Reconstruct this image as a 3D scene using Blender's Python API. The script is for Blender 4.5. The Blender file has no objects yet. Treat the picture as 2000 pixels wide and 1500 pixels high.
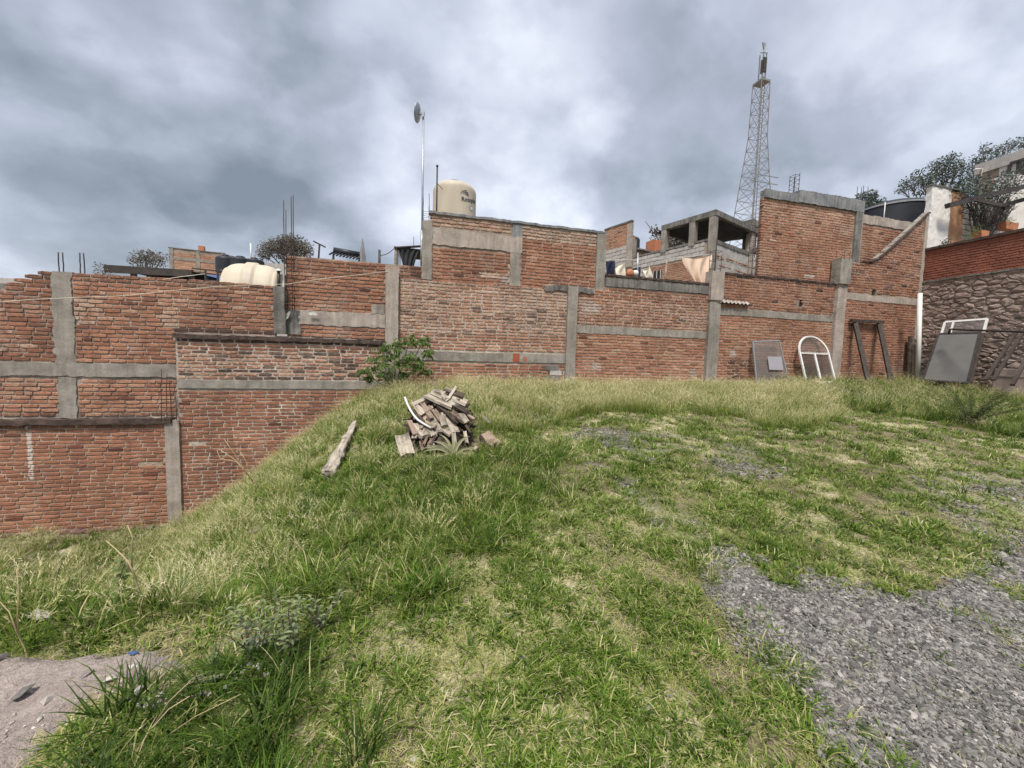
import bpy, math, random
import numpy as np
from mathutils import Vector, Matrix
random.seed(7); RS = np.random.RandomState(11)
rad = math.radians
# ------------------------------------------------------------------ camera
FPX = 751.0; YAW = rad(14.5); PITCH = rad(4.0); ROLL = rad(1.6); EYE = np.array([0, 0, 1.55])
_F = np.array([math.sin(YAW)*math.cos(PITCH), math.cos(YAW)*math.cos(PITCH), -math.sin(PITCH)])
_R0 = np.array([math.cos(YAW), -math.sin(YAW), 0.0]); _U0 = np.cross(_R0, _F)
_R = _R0*math.cos(ROLL)+_U0*math.sin(ROLL); _U = _U0*math.cos(ROLL)-_R0*math.sin(ROLL)
scene = bpy.context.scene
cd = bpy.data.cameras.new('camera'); cam = bpy.data.objects.new('camera', cd); scene.collection.objects.link(cam)
cd.sensor_width = 36.0; cd.lens = 36.0*FPX/2000.0; cd.clip_start = 0.05; cd.clip_end = 2000
cam.matrix_world = Matrix(((_R[0], _U[0], -_F[0], EYE[0]), (_R[1], _U[1], -_F[1], EYE[1]), (_R[2], _U[2], -_F[2], EYE[2]), (0, 0, 0, 1)))
scene.camera = cam

# ------------------------------------------------------------------ light
EXPOSURE = 1.84
SUN_EL, SUN_AZ = rad(62), rad(205)            # azimuth clockwise from +Y
sd = np.array([math.sin(SUN_AZ)*math.cos(SUN_EL), math.cos(SUN_AZ)*math.cos(SUN_EL), math.sin(SUN_EL)])
sl = bpy.data.lights.new('sun', 'SUN'); sl.energy = 1.5; sl.angle = rad(12); sl.color = (1.0, 0.955, 0.885)
so = bpy.data.objects.new('sun', sl); scene.collection.objects.link(so)
so.rotation_euler = Vector(sd).to_track_quat('Z', 'Y').to_euler()
scene.view_settings.view_transform = 'Standard'; scene.view_settings.look = 'None'
scene.view_settings.exposure = EXPOSURE; scene.view_settings.gamma = 1.0; scene.view_settings.use_curve_mapping = False
scene.render.resolution_x = 1024; scene.render.resolution_y = 768
try:
    scene.cycles.use_denoising = True; scene.cycles.max_bounces = 5; scene.cycles.transparent_max_bounces = 8
except Exception: pass

def ray(x, y):
    return _F+_R*(x-1000)/FPX-_U*(y-750)/FPX
def atY(x, y, Y):
    d = ray(x, y); return EYE+d*(Y/d[1])
def atX(x, y, X):
    d = ray(x, y); return EYE+d*(X/d[0])
def atZ(x, y, Z):
    d = ray(x, y); return EYE+d*((Z-EYE[2])/d[2])
def atP(x, y, P0, n):
    d = ray(x, y); return EYE+d*(float((np.array(P0)-EYE)@np.array(n))/float(d@np.array(n)))
def px_scale(P):
    v = np.array(P)-EYE; z = float(v@_F)
    return (1000+FPX*float(v@_R)/z, 750-FPX*float(v@_U)/z, z)

class NT:
    def __init__(s, tree): s.t = tree; s.n = tree.nodes; s.l = tree.links
    def add(s, typ, **kw):
        n = s.n.new(typ)
        for k, v in kw.items(): setattr(n, k, v)
        return n
    def link(s, a, b): s.l.new(a, b)
    def val(s, inp, v):
        if hasattr(v, 'is_output') or isinstance(v, bpy.types.NodeSocket): s.link(v, inp)
        else: inp.default_value = v
    def math(s, op, a, b=None, c=None, clamp=False):
        n = s.n.new('ShaderNodeMath'); n.operation = op; n.use_clamp = clamp
        s.val(n.inputs[0], a)
        if b is not None: s.val(n.inputs[1], b)
        if c is not None: s.val(n.inputs[2], c)
        return n.outputs[0]
    def vmath(s, op, a, b=None):
        n = s.n.new('ShaderNodeVectorMath'); n.operation = op
        s.val(n.inputs[0], a)
        if b is not None: s.val(n.inputs[1], b)
        return n
    def mix(s, f, a, b, blend='MIX'):
        n = s.n.new('ShaderNodeMixRGB'); n.blend_type = blend
        s.val(n.inputs[0], f)
        s.val(n.inputs[1], (*a, 1) if isinstance(a, tuple) and len(a) == 3 else a)
        s.val(n.inputs[2], (*b, 1) if isinstance(b, tuple) and len(b) == 3 else b)
        return n.outputs[0]
    def ramp(s, f, stops, interp='LINEAR'):
        n = s.n.new('ShaderNodeValToRGB'); n.color_ramp.interpolation = interp
        e = n.color_ramp.elements
        while len(e) < len(stops): e.new(0.5)
        for i, (p, c) in enumerate(stops):
            e[i].position = p
            e[i].color = (*c, 1) if isinstance(c, tuple) else (c, c, c, 1)
        s.val(n.inputs[0], f); return n.outputs[0]
    def noise(s, vec, scale, detail=4, rough=0.55, dist=0.0):
        n = s.n.new('ShaderNodeTexNoise'); n.inputs['Scale'].default_value = scale
        n.inputs['Detail'].default_value = detail; n.inputs['Roughness'].default_value = rough
        n.inputs['Distortion'].default_value = dist
        if vec is not None: s.link(vec, n.inputs['Vector'])
        return n.outputs['Fac']
    def mapping(s, vec, scale=(1, 1, 1), loc=(0, 0, 0), rot=(0, 0, 0)):
        n = s.n.new('ShaderNodeMapping'); s.link(vec, n.inputs[0])
        n.inputs['Scale'].default_value = scale; n.inputs['Location'].default_value = loc; n.inputs['Rotation'].default_value = rot
        return n.outputs[0]

# ------------------------------------------------------------------ sky: Nishita behind an overcast cloud deck
world = bpy.data.worlds.new('World'); scene.world = world; world.use_nodes = True
w = NT(world.node_tree); w.n.clear()
sky = w.add('ShaderNodeTexSky'); sky.sky_type = 'NISHITA'; sky.sun_disc = False
sky.sun_elevation = SUN_EL; sky.sun_rotation = SUN_AZ; sky.air_density = 1.2; sky.dust_density = 2.0
tc = w.add('ShaderNodeTexCoord').outputs['Generated']
dirn = w.vmath('NORMALIZE', tc).outputs[0]
sep = w.add('ShaderNodeSeparateXYZ'); w.link(dirn, sep.inputs[0])
zc = w.math('ADD', w.math('MAXIMUM', sep.outputs[2], 0.0), 0.62)
cx = w.math('DIVIDE', sep.outputs[0], zc); cy = w.math('DIVIDE', sep.outputs[1], zc)
cmb = w.add('ShaderNodeCombineXYZ'); w.link(cx, cmb.inputs[0]); w.link(cy, cmb.inputs[1]); P = cmb.outputs[0]
n1 = w.noise(w.mapping(P, (1, 1, 1), (3.1, 1.7, 0)), 1.6, 3, 0.5, 0.15)
n2 = w.noise(w.mapping(P, (1, 1.25, 1), (7.3, 4.4, 0)), 3.3, 7, 0.47, 0.12)
n3 = w.noise(w.mapping(P, (1, 1, 1), (1.3, 9.1, 0)), 9.0, 6, 0.50, 0.1)
v = w.math('ADD', w.math('MULTIPLY', w.math('SUBTRACT', n1, 0.5), 0.75), w.math('MULTIPLY', w.math('SUBTRACT', n2, 0.5), 1.05))
v = w.math('ADD', v, w.math('MULTIPLY', w.math('SUBTRACT', n3, 0.5), 0.38))
n4 = w.noise(w.mapping(P, (1, 1.1, 1), (2.2, 6.4, 0)), 2.3, 6, 0.5, 0.1)
v = w.math('ADD', v, w.math('MULTIPLY', w.ramp(n4, [(0.45, 0.0), (0.51, 1.0)]), 0.15))
n5 = w.noise(w.mapping(P, (1, 1.2, 1), (5.2, 1.4, 3)), 5.2, 6, 0.52, 0.1)
v = w.math('ADD', v, w.math('MULTIPLY', w.ramp(n5, [(0.46, 0.0), (0.54, 1.0)]), 0.075))
def blob(v, px, py, sig, amp):
    d = ray(px, py); d = d/np.linalg.norm(d)
    dist = w.vmath('DISTANCE', dirn, tuple(float(q) for q in d)).outputs['Value']
    warp = w.math('ADD', dist, w.math('MULTIPLY', w.math('SUBTRACT', n2, 0.5), sig*0.9))
    g = w.math('POWER', 2.718, w.math('MULTIPLY', w.math('POWER', w.math('DIVIDE', w.math('MAXIMUM', warp, 0.0), sig), 2.0), -1.0))
    return w.math('ADD', v, w.math('MULTIPLY', g, amp))
v = w.math('ADD', v, 0.38)
for b in SKY_BLOBS if 'SKY_BLOBS' in globals() else [
    (250, 430, 0.46, -0.26), (200, 60, 0.3, -0.10), (90, 150, 0.25, -0.03), (500, 330, 0.30, -0.09), (560, 120, 0.22, -0.02),
    (1060, 40, 0.24, 0.24), (10, 540, 0.09, 0.42), (420, 480, 0.22, -0.08), (150, 440, 0.16, -0.06), (350, 310, 0.07, 0.30), (820, 420, 0.09, 0.25), (640, 495, 0.06, 0.22),
    (1130, 300, 0.22, 0.08), (40, 60, 0.12, 0.15), (780, 470, 0.10, 0.16), (700, 470, 0.10, 0.05),
    (1700, 190, 0.40, -0.12), (1250, 210, 0.14, -0.08), (880, 330, 0.10, -0.10), (1640, 330, 0.18, 0.06), (1900, 30, 0.2, 0.03), (820, 230, 0.2, 0.10)]:
    v = blob(v, *b)
v = w.math('MULTIPLY_ADD', v, 0.84, 0.085)
col = w.ramp(v, [(0.0, (0.165, 0.195, 0.235)), (0.22, (0.245, 0.28, 0.33)), (0.42, (0.365, 0.40, 0.475)), (0.58, (0.50, 0.54, 0.625)), (0.75, (0.66, 0.70, 0.77)), (0.92, (0.82, 0.85, 0.89)), (1.0, (0.98, 0.98, 0.98))])
hueN = w.noise(P, 1.7, 2, 0.5)
col = w.mix(w.math('MULTIPLY', w.math('SUBTRACT', hueN, 0.42, clamp=True), 1.6, clamp=True), col, w.mix(0.14, col, (0.42, 0.34, 0.46)), 'MIX')
below = w.math('LESS_THAN', sep.outputs[2], -0.02)
col = w.mix(below, col, (0.16, 0.15, 0.12))
SKY_K = 0.385
cl = w.vmath('SCALE', col); cl.inputs['Scale'].default_value = SKY_K
nk = w.vmath('SCALE', sky.outputs[0]); nk.inputs['Scale'].default_value = 0.08
skymix = w.mix(0.94, nk.outputs[0], cl.outputs[0])
bg = w.add('ShaderNodeBackground'); w.link(skymix, bg.inputs[0]); bg.inputs[1].default_value = 1.0
wo = w.add('ShaderNodeOutputWorld'); w.link(bg.outputs[0], wo.inputs[0])

# ------------------------------------------------------------------ helpers
COL = scene.collection
def tag(o, label=None, cat=None, group=None, kind=None):
    if label: o['label'] = label
    if cat: o['category'] = cat
    if group: o['group'] = group
    if kind: o['kind'] = kind
    return o
def empty(name, loc=(0, 0, 0), rz=0.0, label=None, cat=None, group=None):
    o = bpy.data.objects.new(name, None); o.empty_display_size = 0.1; COL.objects.link(o)
    o.location = Vector(loc); o.rotation_euler = (0, 0, rz); tag(o, label, cat, group); return o
def mesh_obj(name, V, F, mat, parent=None, smooth=False, link=True):
    me = bpy.data.meshes.new(name); me.from_pydata([tuple(map(float, q)) for q in V], [], [tuple(int(i) for i in f) for f in F])
    if mat: me.materials.append(mat)
    if smooth: me.polygons.foreach_set('use_smooth', [True]*len(me.polygons))
    me.update()
    o = bpy.data.objects.new(name, me)
    if link: COL.objects.link(o)
    if parent is not None: o.parent = parent
    return o
def worldpos(o):
    l = Vector((0, 0, 0)); M = Matrix.Identity(4)
    chain = []
    while o is not None: chain.append(o); o = o.parent
    for c in reversed(chain): M = M @ Matrix.LocRotScale(c.location, c.rotation_euler, c.scale)
    return M
class MB:
    """collects shapes; build() links them as one mesh object, world coordinates kept under any parent"""
    def __init__(s): s.v = []; s.f = []
    def poly(s, V, F):
        b = len(s.v); s.v += [tuple(float(c) for c in q) for q in V]; s.f += [tuple(b+int(i) for i in f) for f in F]; return s
    def box(s, x0, x1, y0, y1, z0, z1, jit=0.0):
        V = [(x, y, z) for z in (z0, z1) for y in (y0, y1) for x in (x0, x1)]
        if jit: V = [tuple(c+random.uniform(-jit, jit) for c in q) for q in V]
        return s.poly(V, [(0, 2, 3, 1), (4, 5, 7, 6), (0, 1, 5, 4), (2, 6, 7, 3), (0, 4, 6, 2), (1, 3, 7, 5)])
    def obox(s, c, ax, ay, az, hx, hy, hz, jit=0.0):
        c = np.array(c, float); ax = np.array(ax, float); ay = np.array(ay, float); az = np.array(az, float)
        V = [c+ax*hx*i+ay*hy*j+az*hz*k for k in (-1, 1) for j in (-1, 1) for i in (-1, 1)]
        if jit: V = [q+np.random.uniform(-jit, jit, 3) for q in V]
        return s.poly(V, [(0, 2, 3, 1), (4, 5, 7, 6), (0, 1, 5, 4), (2, 6, 7, 3), (0, 4, 6, 2), (1, 3, 7, 5)])
    def bar(s, a, b, wx, wy=None, up=(0, 0, 1)):
        a = np.array(a, float); b = np.array(b, float); d = b-a; L = np.linalg.norm(d); d = d/L
        u = np.array(up, float)
        if abs(d@u) > 0.95: u = np.array([0, 1, 0.0]) if abs(d[1]) < 0.9 else np.array([1, 0, 0.0])
        sx = np.cross(d, u); sx /= np.linalg.norm(sx); sz = np.cross(sx, d)
        return s.obox((a+b)/2, d, sx, sz, L/2, wx/2, (wy or wx)/2)
    def tube(s, pts, r, n=6, r1=None, cap=True):
        pts = [np.array(p, float) for p in pts]; m = len(pts); b = len(s.v)
        prev = None
        for i, p in enumerate(pts):
            d = pts[min(i+1, m-1)]-pts[max(i-1, 0)]; d = d/(np.linalg.norm(d)+1e-9)
            if prev is None:
                u = np.array([0, 0, 1.0]) if abs(d[2]) < 0.9 else np.array([1, 0, 0.0])
            else: u = prev
            x = np.cross(d, u); x /= (np.linalg.norm(x)+1e-9); y = np.cross(x, d); prev = y
            rr = r if r1 is None else r+(r1-r)*i/(m-1)
            for k in range(n):
                a = 2*math.pi*k/n; s.v.append(tuple(p+x*rr*math.cos(a)+y*rr*math.sin(a)))
        for i in range(m-1):
            for k in range(n):
                a = b+i*n+k; c = b+i*n+(k+1) % n; s.f.append((a, c, c+n, a+n))
        if cap:
            s.f.append(tuple(b+k for k in reversed(range(n)))); s.f.append(tuple(b+(m-1)*n+k for k in range(n)))
        return s
    def lathe(s, prof, c, n=32, axis='Z'):
        b = len(s.v); m = len(prof)
        for r, z in prof:
            for k in range(n):
                a = 2*math.pi*k/n
                if axis == 'Z': s.v.append((c[0]+r*math.cos(a), c[1]+r*math.sin(a), c[2]+z))
                else: s.v.append((c[0]+z, c[1]+r*math.cos(a), c[2]+r*math.sin(a)))
        for i in range(m-1):
            for k in range(n):
                a = b+i*n+k; d = b+i*n+(k+1) % n; s.f.append((a, d, d+n, a+n))
        return s
    def build(s, name, mat, parent=None, smooth=False):
        V = np.array(s.v, float)
        if parent is not None:
            Mi = np.array(worldpos(parent).inverted()); V = V@Mi[:3, :3].T+Mi[:3, 3]
        return mesh_obj(name, V, s.f, mat, parent, smooth)

_lat = np.random.RandomState(5).rand(256, 256)
def vnoise(x, y, sc=1.0, seed=0):
    x = np.asarray(x, float)*sc+seed*17.31; y = np.asarray(y, float)*sc+seed*9.77
    xi = np.floor(x).astype(int); yi = np.floor(y).astype(int); fx = x-xi; fy = y-yi
    fx = fx*fx*(3-2*fx); fy = fy*fy*(3-2*fy)
    g = lambda i, j: _lat[(xi+i) % 256, (yi+j) % 256]
    return (g(0, 0)*(1-fx)+g(1, 0)*fx)*(1-fy)+(g(0, 1)*(1-fx)+g(1, 1)*fx)*fy
def fbm(x, y, sc=1.0, seed=0, o=4):
    t = 0; a = 1; n = 0
    for i in range(o): t = t+a*vnoise(x, y, sc*2**i, seed+i*3); n += a; a *= 0.5
    return t/n
def sstep(a, b, x):
    t = np.clip((np.asarray(x, float)-a)/(b-a), 0, 1); return t*t*(3-2*t)

def Gh(x, y):
    """ground height"""
    x = np.asarray(x, float); y = np.asarray(y, float)
    up = 0.085*np.clip(y-0.3, 0, 9.6)+0.019*np.clip(x, 0, 25)*np.clip(y/9, 0, 1)
    t1 = (-0.42+0.12*(fbm(x, y, 0.8, 3)-0.5)-x)/4.7
    t2 = (y-2.42-0.5*(fbm(x, y, 1.3, 9)-0.5))/1.5
    t = np.clip(np.minimum(t1, t2), 0, 1)
    drop = 3.08*(0.65*t*t*(3-2*t)+0.35*t)
    z = up-drop+0.10*(fbm(x, y, 0.7, 1)-0.5)*sstep(1.0, 3.0, np.hypot(x, y))+0.035*(fbm(x, y, 4.0, 2)-0.5)
    return z
def gpt(px, py):
    d = ray(px, py); t = 0.3
    for i in range(4000):
        p = EYE+d*t
        if p[2] < float(Gh(p[0], p[1])): break
        t += 0.01 if t < 8 else 0.03
        if t > 40: break
    return p
def inpoly(x, y, poly):
    x = np.asarray(x); y = np.asarray(y); ins = np.zeros(x.shape, bool); n = len(poly)
    for i in range(n):
        x1, y1 = poly[i][:2]; x2, y2 = poly[(i+1) % n][:2]
        c = ((y1 > y) != (y2 > y)) & (x < (x2-x1)*(y-y1)/((y2-y1)+1e-12)+x1); ins ^= c
    return ins
def gpoly(pts): return [gpt(*q)[:2] for q in pts]

# ------------------------------------------------------------------ materials
def newmat(name):
    m = bpy.data.materials.new(name); m.use_nodes = True; t = NT(m.node_tree); t.n.clear()
    b = t.add('ShaderNodeBsdfPrincipled'); o = t.add('ShaderNodeOutputMaterial'); t.link(b.outputs[0], o.inputs[0])
    return m, t, b
def bumpit(t, b, h, strength=0.5, dist=0.02):
    n = t.add('ShaderNodeBump'); n.inputs['Strength'].default_value = strength; n.inputs['Distance'].default_value = dist
    t.link(h, n.inputs['Height']); t.link(n.outputs[0], b.inputs['Normal'])
def pos(t): return t.add('ShaderNodeNewGeometry').outputs['Position']
def simple(name, c, rough=0.8, var=0.25, sc=6.0, bump=0.3, metal=0.0, c2=None, streak=False, bsc=None, spec=0.3):
    m, t, b = newmat(name); p = pos(t)
    n = t.noise(t.mapping(p, (1, 1, 0.25)) if streak else p, sc, 6, 0.6, 0.2)
    f = t.ramp(n, [(0.3, 0.0), (0.7, 1.0)])
    lo = tuple(q*(1-var) for q in c); hi = c2 if c2 else tuple(min(1, q*(1+var)) for q in c)
    colr = t.mix(f, lo, hi)
    t.link(colr, b.inputs['Base Color']); b.inputs['Roughness'].default_value = rough; b.inputs['Metallic'].default_value = metal
    b.inputs['Specular IOR Level'].default_value = spec
    if bump: bumpit(t, b, t.noise(p, bsc or sc*6, 5, 0.6), bump, 0.01)
    return m

def world_stains(t, colr, p, stains):
    """marks with a place of their own on the wall: (x, z, half width, half height, colour, ragged)"""
    s = t.add('ShaderNodeSeparateXYZ'); t.link(p, s.inputs[0])
    n = t.noise(p, 14, 4, 0.6); n = t.math('SUBTRACT', n, 0.5)
    nc = t.noise(p, 45, 3, 0.6)
    for (x, z, hw, hh, c, rg, op) in stains:
        dx = t.math('DIVIDE', t.math('ABSOLUTE', t.math('SUBTRACT', s.outputs[0], x)), hw)
        dz = t.math('DIVIDE', t.math('ABSOLUTE', t.math('SUBTRACT', s.outputs[2], z)), hh)
        d = t.math('ADD', t.math('MAXIMUM', dx, dz), t.math('MULTIPLY', n, rg))
        k = t.math('MULTIPLY', t.ramp(d, [(0.85, 1.0), (1.0, 0.0)]), t.math('MULTIPLY_ADD', nc, 0.8, op-0.4, clamp=True), clamp=True)
        colr = t.mix(k, colr, c)
    return colr
WALL_STAINS = [(-7.40, -0.62, 0.04, 0.54, (0.62, 0.58, 0.54), 2.4, 0.6), 
               (12.5, 4.45, 0.2, 0.05, (0.6, 0.56, 0.5), 1.6, 0.6), (10.9, 5.45, 0.14, 0.03, (0.6, 0.56, 0.5), 1.0, 0.6),
               (9.5, 1.85, 0.12, 0.10, (0.38, 0.35, 0.32), 1.5, 0.7), (4.95, 1.35, 0.15, 0.1, (0.40, 0.36, 0.33), 1.8, 0.5), (8.1, 1.2, 0.12, 0.14, (0.36, 0.33, 0.30), 1.8, 0.6),
               (1.9, 3.62, 0.28, 0.06, (0.55, 0.48, 0.40), 2.0, 0.5), (2.3, 3.55, 0.14, 0.12, (0.40, 0.37, 0.33), 2.0, 0.6), (-2.0, 2.6, 0.2, 0.05, (0.5, 0.4, 0.32), 2.0, 0.4),
               (4.7, 2.95, 0.3, 0.14, (0.5, 0.46, 0.42), 2.6, 0.4)]

def grime(t, base, p):
    a = t.noise(p, 0.42, 4, 0.6, 0.6); s = t.noise(t.mapping(p, (3.2, 3.2, 0.42)), 1.0, 5, 0.62, 0.2)
    base = t.mix(t.ramp(a, [(0.48, 0.0), (0.66, 0.30)]), base, t.mix(1.0, base, (0.42, 0.38, 0.37), 'MULTIPLY'))
    base = t.mix(t.ramp(s, [(0.56, 0.0), (0.72, 0.42)]), base, t.mix(1.0, base, (0.36, 0.33, 0.33), 'MULTIPLY'))
    return t.mix(t.ramp(t.noise(t.mapping(p, (1, 1, 1), (9, 3, 5)), 0.9, 4, 0.65, 0.5), [(0.56, 0.0), (0.70, 0.28)]), base, (0.40, 0.34, 0.28))
def brick_material():
    m, t, b = newmat('fired_brick'); p = pos(t)
    at = t.add('ShaderNodeAttribute'); at.attribute_type = 'GEOMETRY'; at.attribute_name = 'bdat'
    oi = t.add('ShaderNodeObjectInfo')
    sm = t.vmath('ADD', at.outputs['Vector'], oi.outputs['Color']); s = t.add('ShaderNodeSeparateXYZ'); t.link(sm.outputs[0], s.inputs[0])
    base = t.ramp(s.outputs[0], [(0.0, (0.050, 0.030, 0.028)), (0.08, (0.13, 0.050, 0.036)), (0.25, (0.20, 0.092, 0.062)), (0.50, (0.28, 0.128, 0.080)),
                                 (0.70, (0.35, 0.170, 0.106)), (0.85, (0.39, 0.22, 0.146)), (1.0, (0.42, 0.27, 0.18))])
    nf = t.noise(p, 26, 5, 0.65, 0.3); base = t.mix(1.0, base, t.ramp(nf, [(0.25, 0.62), (0.5, 0.98), (0.75, 1.28)]), 'MULTIPLY')
    nb = t.noise(p, 1.1, 3, 0.5); base = t.mix(1.0, base, t.ramp(nb, [(0.3, 0.84), (0.7, 1.12)]), 'MULTIPLY')
    base = grime(t, base, p)
    nl = t.noise(p, 17, 5, 0.7, 0.4)
    lime = t.ramp(t.math('ADD', nl, t.math('MULTIPLY_ADD', s.outputs[1], 0.42, -0.72)), [(0.0, 0.0), (0.22, 1.0)])
    base = t.mix(t.math('MULTIPLY', lime, 0.65), base, (0.50, 0.40, 0.32))
    nd = t.noise(p, 21, 5, 0.7, 0.2)
    dk = t.ramp(t.math('ADD', nd, t.math('MULTIPLY_ADD', s.outputs[2], 0.60, -0.74)), [(0.0, 0.0), (0.35, 1.0)])
    base = t.mix(t.math('MULTIPLY', dk, 0.80), base, (0.040, 0.032, 0.030))
    base = world_stains(t, base, p, WALL_STAINS)
    t.link(base, b.inputs['Base Color']); b.inputs['Roughness'].default_value = 0.92; b.inputs['Specular IOR Level'].default_value = 0.15
    bumpit(t, b, t.math('ADD', nf, t.noise(p, 90, 3, 0.6)), 0.55, 0.008)
    return m
def mortar_material(name, c, dark=0.35, light=0.25):
    m, t, b = newmat(name); p = pos(t)
    n = t.noise(p, 1.6, 5, 0.6, 0.3); n2 = t.noise(p, 22, 5, 0.65, 0.2)
    base = t.mix(t.ramp(n, [(0.35, 0.0), (0.68, 1.0)]), tuple(q*(1-dark) for q in c), tuple(q*(1+light) for q in c))
    base = t.mix(1.0, base, t.ramp(n2, [(0.25, 0.55), (0.55, 1.0), (0.8, 1.15)]), 'MULTIPLY')
    base = grime(t, base, p)
    base = world_stains(t, base, p, WALL_STAINS)
    t.link(base, b.inputs['Base Color']); b.inputs['Roughness'].default_value = 0.95; b.inputs['Specular IOR Level'].default_value = 0.1
    bumpit(t, b, n2, 0.8, 0.02)
    return m
def concrete_material(name, c, c2, stains=(), sc=2.5, streak=0.35):
    m, t, b = newmat(name); p = pos(t)
    n = t.noise(p, sc, 6, 0.62, 0.5); n2 = t.noise(t.mapping(p, (6, 6, 0.5)), 2.0, 5, 0.6); n3 = t.noise(p, 40, 5, 0.7)
    base = t.mix(t.ramp(n, [(0.3, 0.0), (0.7, 1.0)]), c, c2)
    base = t.mix(streak, base, t.mix(1.0, base, t.ramp(n2, [(0.35, 0.45), (0.6, 1.15)]), 'MULTIPLY'))
    base = t.mix(1.0, base, t.ramp(n3, [(0.2, 0.65), (0.5, 1.0), (0.85, 1.2)]), 'MULTIPLY')
    if stains: base = world_stains(t, base, p, stains)
    t.link(base, b.inputs['Base Color']); b.inputs['Roughness'].default_value = 0.93; b.inputs['Specular IOR Level'].default_value = 0.15
    bumpit(t, b, t.math('ADD', t.noise(p, 12, 5, 0.65), n3), 0.55, 0.015)
    return m
M = {}
M['brick'] = brick_material()
M['mort_cream'] = mortar_material('lime_mortar', (0.38, 0.30, 0.24))
M['mort_white'] = mortar_material('pale_mortar', (0.45, 0.385, 0.32), 0.30, 0.2)
M['mort_grey'] = mortar_material('grey_mortar', (0.25, 0.20, 0.165), 0.4, 0.35)
M['mort_tan'] = mortar_material('tan_mortar', (0.36, 0.29, 0.235))
M['mort_stone'] = mortar_material('brown_rubble_mortar', (0.26, 0.205, 0.172), 0.4, 0.3)
M['mort_dark'] = mortar_material('dark_joint_mortar', (0.12, 0.095, 0.08))
M['conc'] = concrete_material('grey_concrete', (0.185, 0.165, 0.14), (0.33, 0.30, 0.262), [(2.62, 1.53, 0.10, 0.13, (0.30, 0.085, 0.045), 0.2, 1.0), (2.86, 1.50, 0.05, 0.07, (0.33, 0.11, 0.06), 0.7, 0.9)])
M['conc_warm'] = concrete_material('warm_concrete', (0.27, 0.23, 0.20), (0.42, 0.36, 0.31))
M['conc_dark'] = concrete_material('weathered_concrete', (0.10, 0.095, 0.09), (0.24, 0.225, 0.20), streak=0.7)
M['conc_blue'] = concrete_material('bluish_capped_concrete', (0.13, 0.14, 0.155), (0.27, 0.265, 0.26), streak=0.6)
M['ledge'] = concrete_material('sooty_ledge', (0.030, 0.024, 0.022), (0.13, 0.09, 0.075), sc=7, streak=0.2)
M['foot'] = concrete_material('red_stained_footing', (0.06, 0.028, 0.024), (0.20, 0.12, 0.105), sc=5)
M['block'] = concrete_material('cement_block', (0.33, 0.31, 0.29), (0.47, 0.44, 0.41), sc=4, streak=0.15)
M['plaster'] = concrete_material('rough_white_plaster', (0.60, 0.57, 0.53), (0.74, 0.71, 0.67), sc=1.5, streak=0.1)
M['orange'] = concrete_material('peeled_orange_plaster', (0.36, 0.19, 0.11), (0.48, 0.28, 0.17), sc=3, streak=0.2)
M['rebar'] = simple('rusty_rebar', (0.060, 0.040, 0.034), 0.85, 0.4, 30, 0.3)
M['steel'] = simple('dark_painted_steel', (0.045, 0.038, 0.035), 0.55, 0.4, 9, 0.2)
M['galv'] = simple('galvanised_pipe', (0.34, 0.36, 0.38), 0.45, 0.15, 8, 0.1, 0.6)
M['towerm'] = simple('tower_steel', (0.22, 0.215, 0.215), 0.6, 0.2, 4, 0.0, 0.2)
M['pvc'] = simple('white_pvc', (0.60, 0.585, 0.55), 0.45, 0.08, 3, 0.05)
M['whitealu'] = simple('white_coated_aluminium', (0.66, 0.65, 0.62), 0.45, 0.12, 5, 0.05)
M['tankb'] = simple('beige_polyethylene', (0.46, 0.40, 0.31), 0.55, 0.17, 1.6, 0.05, streak=True)
M['tankk'] = simple('black_polyethylene', (0.022, 0.024, 0.030), 0.5, 0.25, 2, 0.05)
M['tanklid'] = simple('dusty_black_lid', (0.12, 0.12, 0.125), 0.7, 0.3, 3, 0.1)
M['print'] = simple('dark_blue_print', (0.025, 0.040, 0.065), 0.6, 0.1, 3, 0.0)
M['cloth'] = simple('peach_cotton_cloth', (0.66, 0.50, 0.38), 0.95, 0.07, 4, 0.1)
M['clothw'] = simple('cream_cotton_cloth', (0.66, 0.60, 0.48), 0.95, 0.07, 4, 0.1)
M['navy'] = simple('navy_cloth', (0.018, 0.022, 0.048), 0.95, 0.2, 4, 0.1)
M['tarp'] = simple('black_shade_net', (0.030, 0.032, 0.036), 0.85, 0.35, 3, 0.3)
M['sheet'] = simple('rusted_sheet_metal', (0.050, 0.040, 0.034), 0.8, 0.4, 4, 0.2)
M['sheetg'] = simple('grey_corrugated_sheet', (0.30, 0.27, 0.24), 0.8, 0.3, 4, 0.3)
M['bark'] = simple('bark', (0.12, 0.095, 0.072), 0.95, 0.35, 8, 0.6)
M['paper'] = simple('grey_paper_sheet', (0.27, 0.26, 0.28), 0.9, 0.05, 3, 0.0)
M['bluepl'] = simple('blue_plastic', (0.035, 0.075, 0.20), 0.6, 0.2, 20, 0.1)
M['terra'] = simple('terracotta', (0.40, 0.16, 0.085), 0.9, 0.25, 9, 0.3)
M['pinkbox'] = simple('faded_pink_panel', (0.33, 0.25, 0.225), 0.85, 0.2, 4, 0.2, streak=True)
M['bluewall'] = simple('blue_painted_wall', (0.12, 0.22, 0.42), 0.8, 0.1, 3, 0.1)
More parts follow.
